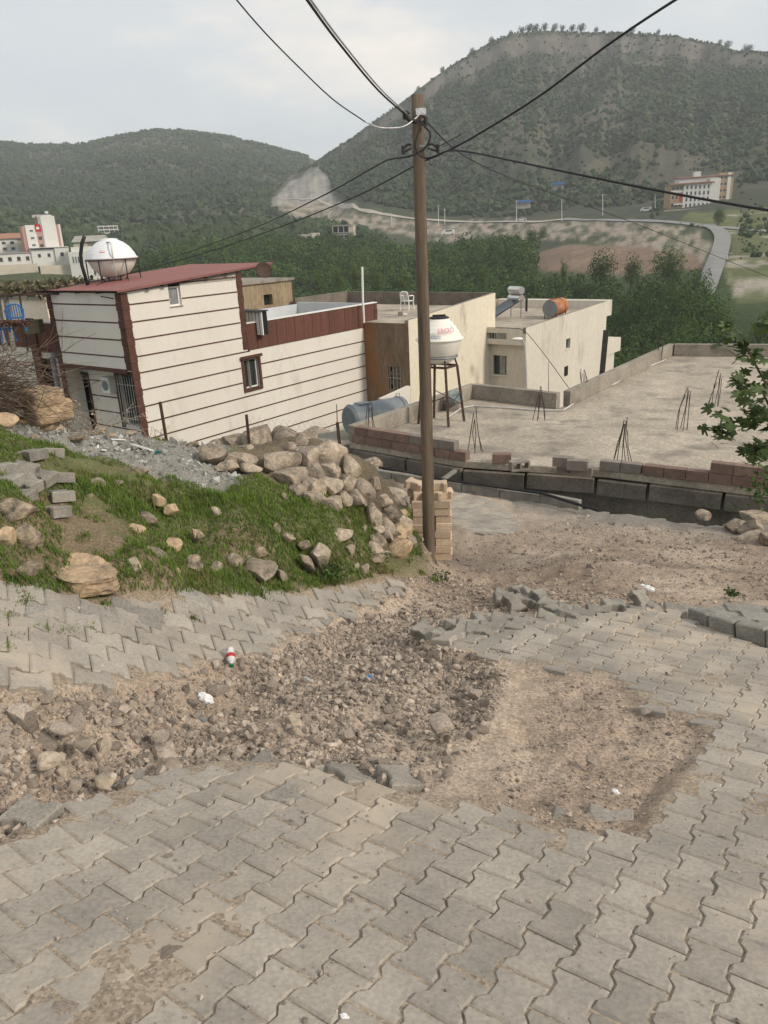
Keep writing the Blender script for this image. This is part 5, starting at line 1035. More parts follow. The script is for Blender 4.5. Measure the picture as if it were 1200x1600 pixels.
stone_at(5, 657, 45, 24, 'pale boulder on the crest at the left edge', None, 'stone_warm', 'boulder', dist=7.0)
# the worn flat stone with a hollow
p = ghit(122, 912); bm = bmesh.new(); bmesh.ops.create_icosphere(bm, subdivisions=5, radius=1.0)
for v in bm.verts:
    c = v.co; rr = math.hypot(c.x, c.y); z = max(-0.75, min(0.42, c.z * 1.4)); a = math.atan2(c.y, c.x)
    k = min(1.0, rr * 1.32) / max(rr, 1e-6); z = max(-0.9, min(0.55, c.z * 1.25)); x, y = c.x * k, c.y * k
    q = Vector((x * 1.6 + 3, y * 1.6, z * 1.6)); t = mnoise.noise(q) * 0.5 + mnoise.noise(q * 2.7) * 0.3 + mnoise.noise(q * 7) * 0.18
    x *= 1 + 0.2 * t + 0.12 * math.cos(3 * a + 0.5); y *= 1 + 0.2 * t + 0.08 * math.sin(4 * a)
    if z > 0.3: z -= 0.30 * math.exp(-(((x - 0.35) / 0.42) ** 2 + ((y - 0.35) / 0.4) ** 2))
    v.co = Vector((x, y, z + 0.06 * t))
me = bpy.data.meshes.new('hollowed_stone'); bm.to_mesh(me); bm.free(); me.materials.append(M['stone_warm'])
for q in me.polygons: q.use_smooth = True
o = tag(link('hollowed_stone', me), 'large flat tan stone with a worn hollow, at the foot of the mound', 'stone'); o.location = Vector(p) + Vector((0.0, 0.08, 0.035)); o.scale = (0.235, 0.18, 0.09); o.rotation_euler = (rad(4), rad(8), rad(-12))
for u, v, w, h, l in ((1190, 792, 44, 26, 'top pale boulder at the right edge by the dark gap'), (1185, 812, 60, 30, 'wide boulder under the top one at the right edge'), (1176, 829, 36, 26, 'pale grey stone in front of the right edge boulders'), (1152, 824, 40, 22, 'dark stone left of the right edge boulders'), (1200, 846, 26, 24, 'lowest stone cut off by the right edge'), (1098, 806, 26, 20, 'lone angular stone beside the dark gap'), (1188, 840, 60, 16, 'flat stone under the right edge boulders')):
    stone_at(u, v, w, h, l, 'stones at the right edge', 'stone', 'boulder', 0.1)
# ------------------------------------------------------------------ rubble of the dug-up lane
ico = bmesh.new(); bmesh.ops.create_icosphere(ico, subdivisions=1, radius=1.0); IV = np.array([v.co[:] for v in ico.verts]); IF = np.array([[v.index for v in f.verts] for f in ico.faces]); ico.free(); ICV, ICF = IV, IF
def rand_rot(r, n):
    q = r.normal(size=(n, 4)); q /= np.linalg.norm(q, axis=1)[:, None]; w, x, y, z = q.T
    return np.stack([1 - 2 * (y * y + z * z), 2 * (x * y - z * w), 2 * (x * z + y * w), 2 * (x * y + z * w), 1 - 2 * (x * x + z * z), 2 * (y * z - x * w), 2 * (x * z - y * w), 2 * (y * z + x * w), 1 - 2 * (x * x + y * y)], 1).reshape(n, 3, 3)
OV = np.array([(1, 0, 0), (-1, 0, 0), (0, 1, 0), (0, -1, 0), (0, 0, 1), (0, 0, -1.0)]); OF = np.array([(0, 2, 4), (2, 1, 4), (1, 3, 4), (3, 0, 4), (2, 0, 5), (1, 2, 5), (3, 1, 5), (0, 3, 5)])
def pebbles(P, S, seed, flat=0.65, jag=0.25, octa=False):
    IV, IF = (OV * 1.15, OF) if octa else (ICV, ICF)
    r = np.random.RandomState(seed); n = len(P); V = IV[None] * (1 + jag * r.normal(size=(n, len(IV), 1))) * r.uniform(flat, 1.15, (n, 1, 3)); V = np.einsum('nij,nkj->nki', rand_rot(r, n), V) * S[:, None, None] + P[:, None]
    F = IF[None] + (np.arange(n) * len(IV))[:, None, None]; return V.reshape(-1, 3), F.reshape(-1, 3)
def scatter(poly, n, seed):
    r = np.random.RandomState(seed); P = np.array(poly); lo, hi = P.min(0), P.max(0); out = np.zeros((0, 2))
    while len(out) < n:
        q = lo + r.rand(n * 3, 2) * (hi - lo); q = q[inpoly(q[:, 0], q[:, 1], poly)]; out = np.r_[out, q]
    return out[:n], r
def visible(q, z):
    u, v = proj(np.c_[q, z]); return (u > -60) & (u < 1260) & (v < 1660)
TR_IN = [p for p in TRENCH]
q, r = scatter(TR_IN, 32000, 3); z = zground(q[:, 0], q[:, 1]); k = visible(q, z) & (fbm(q[:, 0] * 1.7, q[:, 1] * 1.7, 150, 3) + r.normal(size=len(q)) * 0.3 - 1.2 * np.clip(0.22 + sdist(q[:, 0], q[:, 1], TRENCH), 0, 1) * (q[:, 0] > 0) > -0.2); q, z = q[k], z[k]
S = 0.0052 * (1 - r.rand(len(q))) ** -0.42; S = np.minimum(S, 0.034)
Va, Fa = pebbles(np.c_[q, z + S * 0.25][S > 0.0085], S[S > 0.0085], 4); Vb, Fb = pebbles(np.c_[q, z + S * 0.25][S <= 0.0085], S[S <= 0.0085], 4, octa=True); V_, F_ = np.r_[Va, Vb], np.r_[Fa, Fb + len(Va)]
tag(link('rubble', np_mesh('rubble', V_, F_, M['rubble'])), 'loose gravel and stone chips filling the dug-up strip of the lane', 'gravel', kind='stuff')
DIRT = wpoly([(640, 890), (700, 840), (820, 830), (900, 800), (1150, 830), (1260, 900), (1260, 935), (1080, 935), (900, 940), (700, 935)])
DIRT2 = wpoly([(840, 1050), (960, 1065), (1030, 1108), (1100, 1125), (1110, 1150), (1030, 1240), (985, 1310), (880, 1298), (740, 1248), (760, 1190), (840, 1130)])
DIRT3 = wpoly([(560, 930), (690, 890), (1076, 938), (960, 955), (720, 972), (640, 1000), (560, 985)])
qs = []; ss = []
for poly, n, sd, s0 in ((DIRT, 6000, 5, 0.0065), (DIRT2, 3000, 6, 0.0028), (DIRT3, 4500, 7, 0.0058), (PAVED_FRONT, 3000, 8, 0.0022), (PAVED_LEFT, 800, 9, 0.003)):
    q, r = scatter(poly, n, sd); s = np.minimum(s0 * (1 - r.rand(n)) ** -0.4, s0 * 5); z = zground(q[:, 0], q[:, 1]); k = visible(q, z); qs.append(np.c_[q, z + s * 0.3][k]); ss.append(s[k])
qs[-2][:, 2] += 0.010; qs[-1][:, 2] += 0.010
V_, F_ = pebbles(np.concatenate(qs), np.concatenate(ss), 10, octa=True)
tag(link('grit', np_mesh('grit', V_, F_, M['rubble'])), 'fine grit strewn over the dirt of the lane', 'gravel', kind='stuff')
q, r = scatter(TR_IN, 420, 13); z = zground(q[:, 0], q[:, 1]); u_, v_ = proj(np.c_[q, z])
k = (u_ > 0) & (u_ < 1200) & (fbm(q[:, 0] * 1.1, q[:, 1] * 1.1, 160, 3) + r.normal(size=len(q)) * 0.25 > -0.05); q, z, u_, v_ = q[k], z[k], u_[k], v_[k]
for i in range(min(190, len(q))):
    s = 0.027 * (1 - r.rand()) ** -0.36; s = min(s, 0.085)
    if u_[i] > 500 and v_[i] < 1180: s *= 0.8
    o = link('rubble_stone', ROCKS['rubble' if rnd.random() < 0.88 else 'stone'][i % 9]); o.location = (q[i, 0], q[i, 1], z[i] + s * 0.25); o.scale = (s * rnd.uniform(.8, 1.3), s * rnd.uniform(.7, 1.1), s * rnd.uniform(.5, .85)); o.rotation_euler = (rnd.gauss(0, .4), rnd.gauss(0, .4), rnd.uniform(0, 6))
    tag(o, 'broken stone lying in the gravel of the dug-up strip', 'stone', 'broken stones in the dug-up strip')
for u, v, w, h, l in ((75, 1190, 46, 26, 'large warm stone at the left of the dug-up strip'), (160, 1165, 26, 26, 'pale upright stone in the rubble on the left'), (160, 1222, 34, 20, 'pale stone against the front paving edge'), (255, 1150, 30, 22, 'grey stone in the middle of the left rubble'), (690, 1135, 40, 26, 'brown stone in the rubble right of the middle'), (335, 1080, 40, 22, 'stone behind the crumpled paper'), (130, 1165, 30, 20, 'brown stone beside the pale upright one'), (100, 1140, 44, 14, 'flat tan stone at the foot of the dirt bank')):
    stone_at(u, v, w, h, l, None, 'stone' if 'warm' in l or 'pale' in l else 'rubble', 'rubble_stone', 0.2)
# ------------------------------------------------------------------ loose pavers
loose_me = bpy.data.meshes.new('loose_paver'); loose_me.from_pydata(PV_, [], PF_ + PB_); loose_me.materials.append(M['paver_loose'])
def loose_paver(u, v, yaw, rx, ry, label, group, up=0.05, dist=None, sc=1.0, me=None):
    p = ghit(u, v) if dist is None else aty(u, v, dist); o = link('loose_paver', me or loose_me); o.location = Vector(p) + Vector((0, 0.03, up)); o.rotation_euler = (rad(rx), rad(ry), rad(yaw)); o.scale = (sc, sc, sc); return tag(o, label, 'paver', group)
G_ = 'loose pavers dumped on the bank'
for a in [(47, 716, 60, -6, 4, 'topmost loose paver, dumped on the bank above the others'), (84, 712, 20, -14, 10, 'darker paver leaning against the topmost loose one'), (42, 748, 20, 30, 20, 'loose paver propped up on edge in the middle of the heap'), (64, 752, 75, 12, -6, 'long-side loose paver facing the lane in the heap'), (96, 752, 30, -16, 12, 'dark tilted paver at the right of the heap'),
          (92, 780, 42, -8, 10, 'loose paver below the dark tilted one at the right of the heap'), (82, 805, 66, -4, 14, 'lowest loose paver, sliding down the bank'), (38, 766, 80, 4, 2, 'second row loose paver of the heap'), (8, 758, 85, 3, 0, 'loose paver at the left end of the second row'), (28, 782, 84, 3, 0, 'bottom row loose paver resting on the pitted slab'), (4, 738, 40, -8, 6, 'loose paver half out of the left edge')]:
    loose_paver(*a[:5], a[5], G_, 0.06)
def cA(x, y): return 660 + x / 2.727, 900 + y / 2.727
for i, (x, y, yaw, rx, ry) in enumerate([(205, 228, 80, 10, 5), (160, 230, 50, 25, 30), (270, 192, 100, 20, 0), (345, 207, 70, 12, -5), (425, 192, 80, 15, 4), (545, 185, 75, 20, 3), (640, 182, 60, 22, 20), (355, 88, 80, 18, 0), (430, 82, 40, 35, 15), (355, 108, 90, 10, 0), (400, 128, 20, 30, 10), (480, 84, 100, 30, -10), (545, 138, 60, 8, 4), (580, 164, 40, 25, 15), (630, 152, 80, 14, 0), (690, 178, 70, 12, 5),
                                    (755, 157, 85, 8, 0), (820, 127, 90, 6, 3), (945, 122, 30, 60, 10), (935, 162, 85, 10, 0), (1010, 150, 60, 25, 20), (1085, 163, 75, 10, -5), (1100, 178, 95, 8, 4), (985, 182, 80, 6, 0), (520, 112, 30, 40, 10), (445, 108, 80, 12, 10), (100, 268, 60, 20, 20), (20, 258, 40, 25, -20), (480, 210, 70, 12, 4), (300, 232, 85, 10, 3), (240, 250, 80, 8, 4)]):
    loose_paver(*cA(x, y), yaw, rx * 0.7, ry * 0.7, 'dislodged grey paver heaved up along the broken paving edge', 'dislodged pavers along the broken edge', 0.03 if i % 3 else 0.05)
for a in [(548, 1212, 35, -4, 26, 'paver tipped up on its side at the front edge of the rubble'), (626, 1216, 20, -6, 20, 'dark paver slipping into the rubble right of the tipped one'), (415, 1196, 50, 3, -6, 'paver raised above its neighbours at the rubble edge'), (212, 1216, 55, 2, 5, 'dusty paver half buried at the left rubble edge'), (40, 1268, 70, 2, 3, 'flat dusty paver lying alone in the left gravel'), (900, 1275, 70, 0, 3, 'pale half-buried paver in the right dirt patch'), (960, 1272, 75, 2, -4, 'grey half-buried paver next to the dirt patch corner'),
          (452, 1255, 40, 6, 3, 'small loose paver on the front paving'), (500, 968, 75, 10, 4, 'dark paver sticking out of the left paving edge'), (540, 962, 80, 12, 2, 'second dark paver sticking out of the left paving edge')]:
    loose_paver(*a[:5], a[5], 'loose pavers round the rubble', -0.055 if 'buried' in a[5] else (-0.02 if 'dusty' in a[5] or 'raised' in a[5] else 0.0))
for u, v in ((412, 1385), (445, 1365), (258, 1345), (265, 1490), (100, 1580), (1010, 1110), (925, 1187)):
    p = ghit(u, v); o = link('paver_fragment', ROCKS['rubble'][int(u) % 9]); o.location = Vector(p) + Vector((0, 0, -0.004)); o.scale = (0.045, 0.035, 0.016); o.rotation_euler = (rad(-12), 0, rnd.uniform(0, 6)); o.data = o.data; tag(o, 'grey broken piece of a paver sunk in the front paving', 'fragment', 'paver fragments')
# broken asphalt slabs at the toe of the mound
for u, v, w, h, l in ((75, 968, 60, 20, 'cracked grey slab left of the dark broken one'), (160, 968, 60, 22, 'dark broken concrete slab lying at the foot of the mound'), (215, 958, 70, 20, 'long grey concrete slab edge at the foot of the mound'), (320, 940, 110, 14, 'thin grey concrete strip under the grass edge')):
    p = ghit(u, v); dep = float(p @ FW); W_, D_ = w * dep / FPX / 2, 0.11 if h > 15 else 0.07; o = MB().box(-W_, W_, -D_, D_, -0.07, 0.0).build('concrete_slab', M['kerb'], None, bevel=0.012); tag(o, l, 'slab'); o.matrix_world = surf_matrix(p[0], p[1], p[2] + 0.018, (-0.35, 1.0), (rad(rnd.gauss(0, 3)), rad(rnd.gauss(0, 3))))
# stack of new cream pavers behind the pole
cream_me = bpy.data.meshes.new('stacked_paver'); cream_me.from_pydata(PV_, [], PF_ + PB_); cream_me.materials.append(M['paver_cream'])
sb0 = ghit(672, 884); yawS = rad(-8); bz = float(zb(np.array([0.55]), np.array([8.95]))[0]) - 0.06
for cx_, layers in ((-0.145, 8), (0.135, 8)):
    for row in (0, 1, 2):
        for k in range(layers):
            o = link('stacked_paver', cream_me); s = 1.12; o.scale = (s, s, 1.22)
            o.location = (0.60 + cx_ + rnd.gauss(0, 0.006), 8.92 + row * 0.235 + rnd.gauss(0, 0.006), bz + 0.1 * (k + 1)); o.rotation_euler = (0, 0, yawS + rad(rnd.gauss(0, 1.5))); tag(o, '%s cream paver from the bottom, %s row of the %s column behind the pole' % (ORD[k], ('front', 'middle', 'back')[row], 'left' if cx_ < 0 else 'right'), 'paver', 'cream pavers stacked behind the pole')
for x, y, k, yw, l in ((0.02, 8.9, 9, 88, 'cream paver laid crosswise on the stack behind the pole'), (0.17, 8.92, 9, 93, 'cream paver laid crosswise at the right top of the stack'), (0.05, 9.15, 9, 80, 'cream paver lying crosswise at the back of the stack'), (0.10, 8.95, 10, 85, 'topmost cream paver of the stack behind the pole'), (-0.15, 8.98, 9, 20, 'cream paver lying askew at the left top of the stack'), (-0.17, 9.02, 10, 65, 'tilted cream paver leaning at the left top of the stack')):
    o = link('stacked_paver', cream_me); o.scale = (1.12, 1.12, 1.22); o.location = (0.58 + x, y, bz + 0.1 * k); o.rotation_euler = (rad(12 if k == 10 and x < 0 else 1), rad(rnd.gauss(0, 1)), rad(yw)); tag(o, l, 'paver', 'cream pavers stacked behind the pole')
# ------------------------------------------------------------------ debris, grass, weeds on the mound
DEB_ = wpoly([(-60, 668), (20, 664), (60, 672), (150, 672), (250, 702), (330, 697), (360, 740), (385, 757), (335, 768), (260, 745), (180, 716), (100, 696), (40, 684)])
q, r = scatter(DEB, 7500, 21); z = zground(q[:, 0], q[:, 1]); S = np.minimum(0.011 * (1 - r.rand(len(q))) ** -0.4, 0.05)
V_, F_ = pebbles(np.c_[q, z + S * 0.2], S, 22, 0.35, 0.3, octa=True)
tag(link('debris', np_mesh('debris', V_, F_, M['debris'])), 'grey and white building debris spread along the top of the mound', 'debris', kind='stuff')
chips = MB().box(-0.5, 0.5, -0.5, 0.5, -0.5, 0.5).mesh('plaster_chip'); chips.materials.append(M['white_paint'])
q, r = scatter(DEB, 60, 23); z = zground(q[:, 0], q[:, 1])
for i in range(60):
    o = link('plaster_chip', chips); s = rnd.uniform(0.03, 0.08); o.location = (q[i, 0], q[i, 1], z[i] + 0.01); o.scale = (s, s * rnd.uniform(.4, .9), 0.012); o.rotation_euler = (rnd.gauss(0, .35), rnd.gauss(0, .35), rnd.uniform(0, 6)); tag(o, 'white plaster chip lying in the debris on the mound', 'chip', 'white plaster chips in the debris')
for u, v, w, d_, yaw, l in ((222, 704, 0.26, 0.07, -30, 'long white board offcut on the debris'), (187, 693, 0.13, 0.1, 10, 'small white panel piece on the debris'), (15, 660, 0.35, 0.12, 5, 'white sheet piece on the crest at the left edge')):
    p = ghit(u, v); o = tag(MB().box(-w / 2, w / 2, -d_ / 2, d_ / 2, 0, 0.012).build('board_offcut', M['white_paint']), l, 'board'); o.location = Vector(p) + Vector((0, 0, 0.03)); o.rotation_euler = (rad(-22), rad(8), rad(yaw))
p = ghit(240, 709); V_, F_ = leaf_quads(np.array([p + np.array([0.02 * rnd.gauss(0, 1.6), 0.02 * rnd.gauss(0, 1), 0.01 + 0.012 * rnd.random()]) for _ in range(26)]), 0.028, np.random.RandomState(3)); tag(link('teal_rag', np_mesh('teal_rag', V_, F_, mat('teal_plastic', (0.05, 0.28, 0.27), None, 4, 0.6, 0), False, 4)), 'scrap of teal plastic next to the white board', 'scrap')
def bottle(p, yaw, tilt, L, r0, mats, name, label):
    b = tag(empty(name, tuple(p)), label, 'bottle'); b.rotation_euler = (rad(tilt), 0, rad(yaw))
    MB().lathe([(0.0, 0), (r0 * 0.9, 0.0), (r0, 0.01), (r0 * 0.97, L * 0.3), (r0, L * 0.45), (r0, L * 0.6), (r0 * 0.75, L * 0.75), (r0 * 0.4, L * 0.86), (r0 * 0.38, L * 0.9)], 18).build('body', mats[0], b, True)
    MB().lathe([(r0 * 0.3, L * 0.9), (r0 * 0.5, L * 0.9), (r0 * 0.5, L), (0, L)], 14).build('cap', mats[1], b); MB().lathe([(r0 * 1.02, L * 0.36), (r0 * 1.03, L * 0.37), (r0 * 1.03, L * 0.55), (r0 * 1.02, L * 0.56)], 18).build('label_band', mats[2], b)
clear = mat('clear_plastic', (0.62, 0.62, 0.60), (0.50, 0.50, 0.49), 5, 0.25, 0.1, spec=0.6); gcap = mat('green_plastic', (0.02, 0.20, 0.07), None, 4, 0.5, 0); M['red_label'] = mat('red_label', (0.50, 0.04, 0.05), None, 4, 0.6, 0)
pb = ghit(361, 1038); bottle(pb + np.array([-0.02, 0.11, 0.06]), 12, 112, 0.155, 0.030, (clear, gcap, M['red_label']), 'plastic_bottle', 'crushed clear plastic bottle with red band and green cap in the rubble')
pb = ghit(284, 707); bottle(pb + np.array([-0.1, 0.03, 0.03]), -80, 95, 0.17, 0.03, (gcap, gcap, gcap), 'green_bottle', 'small green bottle lying on the debris')
def crumple(u, v, s, m, name, label, seed):
    p = ghit(u, v); r = np.random.RandomState(seed); V = np.c_[IV * np.array([1, .7, .3])]; bm = bmesh.new(); bmesh.ops.create_icosphere(bm, subdivisions=3, radius=1)
    for w in bm.verts: t = mnoise.noise(w.co * 2.3 + Vector((seed, 0, 0))) + 0.6 * mnoise.noise(w.co * 6 + Vector((0, seed, 0))); w.co = Vector((w.co.x * 1.3, w.co.y * 0.7, w.co.z * 0.45)) * (1 + 0.55 * t)
    me = bpy.data.meshes.new(name); bm.to_mesh(me); bm.free(); me.materials.append(m); o = link(name, me); o.location = Vector(p) + Vector((0, 0, s * 0.35)); o.scale = (s, s, s); o.rotation_euler = (0.1, 0.25, rad(-35)); return tag(o, label, 'litter')
crumple(322, 1094, 0.042, M['white_paint'], 'crumpled_paper', 'crumpled white paper in the rubble', 3); crumple(317, 1126, 0.018, M['tank_blue'], 'foil_scrap', 'bluish scrap near the crumpled paper', 5); crumple(578, 1058, 0.014, M['blue_plastic'], 'blue_scrap', 'tiny blue scrap in the rubble', 8)
crumple(962, 1238, 0.014, M['white_paint'], 'cigarette_stub', 'tiny white scrap on the right dirt patch', 9); crumple(1013, 921, 0.05, M['white_paint'], 'white_scrap', 'white scrap on the dirt beyond the heaved pavers', 11); crumple(540, 1592, 0.012, M['white_paint'], 'white_scrap', 'white speck on the paving at the bottom edge', 12); crumple(480, 1062, 0.02, M['debris'], 'foil_scrap', 'pale foil scrap in the rubble behind the paper', 15)
# grass
def grass_on(q, z, hgt, seed, wid=0.0032):
    r = np.random.RandomState(seed); n = len(q); a = r.rand(n) * 2 * np.pi; ln = r.uniform(0.25, 0.9, n); h = hgt * r.uniform(0.5, 1.25, n)
    d = np.stack([np.cos(a), np.sin(a), np.zeros(n)], 1); s = np.stack([-np.sin(a), np.cos(a), np.zeros(n)], 1); w = (wid * r.uniform(.7, 1.4, n))[:, None]; b = np.c_[q, z - 0.005]; up = np.array([0, 0, 1.0])
    m = b + d * (ln * h * 0.3)[:, None] + up * (h * 0.6)[:, None]; t = b + d * (ln * h * 0.85)[:, None] + up * (h * (1.0 - 0.25 * ln))[:, None]
    V = np.stack([b - s * w, b + s * w, m + s * w * .8, m - s * w * .8, t], 1).reshape(-1, 3); k = (np.arange(n) * 5)[:, None]
    F = np.concatenate([k + np.array([[0, 1, 2]]), k + np.array([[0, 2, 3]]), k + np.array([[3, 2, 4]])]); return V, F
q, r = scatter(MOUND, 520000, 31); u_, v_ = (0, 0); zz0 = zb(q[:, 0], q[:, 1]); u_, v_ = proj(np.c_[q, zz0])
g1 = fbm(q[:, 0] * 1.3 + 4, q[:, 1] * 1.3, 170, 4); g2 = fbm(q[:, 0] * 6, q[:, 1] * 6, 175, 3)
bare = wpoly([(125, 868), (135, 830), (160, 800), (185, 810), (180, 840), (170, 868)]); clr = wpoly([(320, 690), (345, 660), (600, 660), (625, 740), (640, 900), (590, 880), (585, 790), (540, 800), (470, 770), (400, 750), (350, 742)])
keep = (g1 + 0.4 * g2 + 0.62 + 0.15 * (v_ > 850) > 0.02) & (sdist(q[:, 0], q[:, 1], DEB) > 0.03 + 0.2 * g2) & (u_ > -40) & (u_ < 660) & ~inpoly(q[:, 0], q[:, 1], clr) & ((sdist(q[:, 0], q[:, 1], bare) > 0.1) | (g2 > 0.15)) & (g2 > -0.5)
low = (v_ < 760) & (u_ < 260); keep &= ~(low & (g2 < -0.12)); q = q[keep]; u_, v_, g1 = u_[keep], v_[keep], g1[keep]
z = zground(q[:, 0], q[:, 1]); hh = 0.045 + 0.07 * sstep(-0.1, 0.5, g1) + 0.03 * sstep(830, 920, v_) ; hh = np.where(v_ < 740, hh * 0.65, hh)
print('grass blades', len(q))
V_, F_ = grass_on(q, z, hh, 32, 0.0036)
tag(link('bank_grass', np_mesh('bank_grass', V_, F_, M['grass'])), 'green grass covering the mound beside the lane', 'grass', kind='stuff')
M['weed'] = mat('weed_leaf', (0.075, 0.13, 0.035), (0.045, 0.085, 0.02), 4, 0.7, 0, isl=0.35, trans=0.25)
def tuft(u, v, n, sp, h, label, name='grass_tuft', up=0.0):
    p = ghit(u, v); r = np.random.RandomState(int(u * 7 + v)); q = p[:2] + r.normal(size=(n, 2)) * sp; V_, F_ = grass_on(q, zb(q[:, 0], q[:, 1]) - 0.01 + up, np.full(n, h), int(u + v), 0.003); o = link(name, np_mesh(name, V_, F_, M['grass'])); return tag(o, label, 'grass', 'grass tufts growing in the paving')
for u, v, n in ((20, 912, 160), (40, 935, 120), (15, 965, 80), (70, 985, 90), (10, 1018, 100), (100, 988, 60), (112, 985, 40), (145, 985, 60), (165, 948, 80), (250, 955, 90), (300, 965, 110), (420, 940, 60), (95, 990, 40), (35, 945, 70), (30, 997, 30), (680, 905, 80), (660, 895, 60)): tuft(u, v, n, 0.024, 0.045, 'small grass tuft growing from the paving joints at the left')
def px_of_mesh(o): return proj(np.array(o.data.vertices[0].co))
# leafy weeds at the foot of the mound and on the island
for u, v, n, sp, l in ((520, 905, 320, 0.085, 'low leafy weed at the foot of the grassy bank'), (690, 905, 90, 0.05, 'small weed at the foot of the pole'), (1140, 945, 120, 0.03, 'small green weed growing on the corner island'), (595, 872, 220, 0.045, 'weed at the broken wall end')):
    p = ghit(u, v); r = np.random.RandomState(n); P = p + r.normal(size=(n, 3)) * np.array([sp, sp, sp * 0.45]) + np.array([0, 0, sp * 0.8 + (0.1 if u > 1100 else 0)]); V_, F_ = leaf_quads(P, 0.016, r, 1.0); tag(link('weed', np_mesh('weed', V_, F_, M['weed'], False, 4)), l, 'weed')
# ------------------------------------------------------------------ brushwood, dry weeds, fence stakes
M['twig'] = mat('dry_twig', (0.16, 0.115, 0.08), (0.075, 0.052, 0.038), 6, 0.9, 0.2, isl=0.35)
def twig(mb, p, d, L, r0, seg=4, bend=0.25):
    pts = [Vector(p)]; d = Vector(d).normalized()
    for k in range(seg): d = (d + Vector((rnd.gauss(0, bend), rnd.gauss(0, bend), rnd.gauss(0, bend * 0.7)))).normalized(); pts.append(pts[-1] + d * L / seg)
    mb.tube(pts, [r0 * (1 - 0.75 * k / seg) for k in range(seg + 1)], 4, False)
bp0 = aty(14, 652, 7.5); br = tag(empty('brushwood_heap', tuple(bp0)), 'large heap of dry brown brushwood at the left edge', 'brushwood')
for part_ in range(3):
    mb = MB()
    for k in range(300):
        x, y, zz_ = rnd.gauss(-0.25, 0.33), rnd.gauss(0.05, 0.25), abs(rnd.gauss(0.25, 0.22)); zz_ = min(zz_, 0.72 - 0.5 * max(0, x)); 
        ang_ = rnd.gauss(0.0, 0.5); twig(mb, (x - 0.3, y, zz_), (math.cos(ang_) , rnd.gauss(0, .4), rnd.gauss(-0.12, 0.3)), rnd.uniform(0.35, 0.95), rnd.uniform(0.003, 0.007))
    mb.build('branches', M['twig'], br)
mb = MB()
for k in range(14): twig(mb, (rnd.gauss(-0.1, 0.25), rnd.gauss(0, .15), 0.45), (rnd.gauss(0.4, .4), 0, 1), rnd.uniform(0.3, 0.6), 0.004)
mb.build('upright_branches', M['twig'], br)
M['dry_weed'] = mat('pale_dry_weed', (0.40, 0.34, 0.27), (0.28, 0.23, 0.18), 6, 0.9, 0, isl=0.3)
for i, (u, v, dst, n, h, l) in enumerate(((150, 665, 8.0, 16, 0.55, 'pale dry thorny weed in front of the house door'), (240, 690, 9.0, 8, 0.35, 'thin dry weed at the foot of the house corner'), (110, 660, 7.9, 10, 0.4, 'brown dry weed beside the squared stones'))):
    p = aty(u, v, dst); w = tag(empty('dry_weed', tuple(p)), l, 'weed'); mb = MB(); P = []
    for k in range(n):
        a = rnd.gauss(0, 0.9); d = Vector((math.sin(a), rnd.gauss(0, .35), math.cos(a) * 0.9)); pts = [Vector((0, 0, -0.1))]
        for s in range(6): d = (d + Vector((rnd.gauss(0, .25), rnd.gauss(0, .2), rnd.gauss(0, .2)))).normalized(); pts.append(pts[-1] + d * h / 6); P.append(pts[-1] + Vector((rnd.gauss(0, .015),) * 3)); P.append(pts[-1] + Vector((rnd.gauss(0, .02), rnd.gauss(0, .02), rnd.gauss(0, .02))))
        mb.tube(pts, [0.004 * (1 - .1 * s) for s in range(7)], 4, False)
        for s in range(2, 6): twig(mb, pts[s], d + Vector((rnd.gauss(0, .8), rnd.gauss(0, .5), rnd.gauss(0, .6))), h * 0.28, 0.0022, 3)
    mb.build('stems', M['dry_weed'], w); V_, F_ = leaf_quads(np.array([tuple(x) for x in P]), 0.012, np.random.RandomState(i)); link('seed_heads', np_mesh('seed_heads', V_, F_, M['dry_weed'], False, 4), w)
stk = []
for u0, v0, u1, v1, dst, w_, l in ((262, 692, 250, 628, 8.9, 0.030, 'leaning rusty angle-iron stake before the striped wall'), (389, 694, 385, 648, 9.6, 0.032, 'dark upright stake behind the stone pile'), (533, 700, 527, 660, 9.8, 0.040, 'short dark stake with a wire tip right of the stone pile')):
    a, b = aty(u0, v0, dst), aty(u1, v1, dst); sk = tag(empty('fence_stake', tuple(a)), l, 'stake', 'fence stakes along the mound crest'); o = MB().bar((0, 0, -0.4), tuple(b - a), w_).build('iron', M['rust'], sk); stk.append(b)
    if dst == 9.8: t = aty(526, 632, dst) - a; MB().tube([tuple(b - a), tuple(t)], 0.006, 5).build('wire_tip', M['steel_dark'], sk)
M['thin_wire'] = mat('thin_wire', (0.25, 0.25, 0.24), None, 5, 0.6, 0)
mesh_w = tag(empty('wire_mesh', tuple(stk[1])), 'faint sagging wire mesh between the two dark stakes', 'fence')
for k in range(16):
    t = k / 15; a = Vector(stk[1]).lerp(Vector(stk[2]), t) - Vector(stk[1]); 
    if k < 15: b = Vector(stk[1]).lerp(Vector(stk[2]), t + 1 / 15) - Vector(stk[1]); MB().tube([a + Vector((0, 0, -0.02)), b + Vector((0, 0, -0.16))], 0.0013, 3, False).build('wire', M['thin_wire'], mesh_w); MB().tube([a + Vector((0, 0, -0.16)), b + Vector((0, 0, -0.02))], 0.0013, 3, False).build('wire', M['thin_wire'], mesh_w)
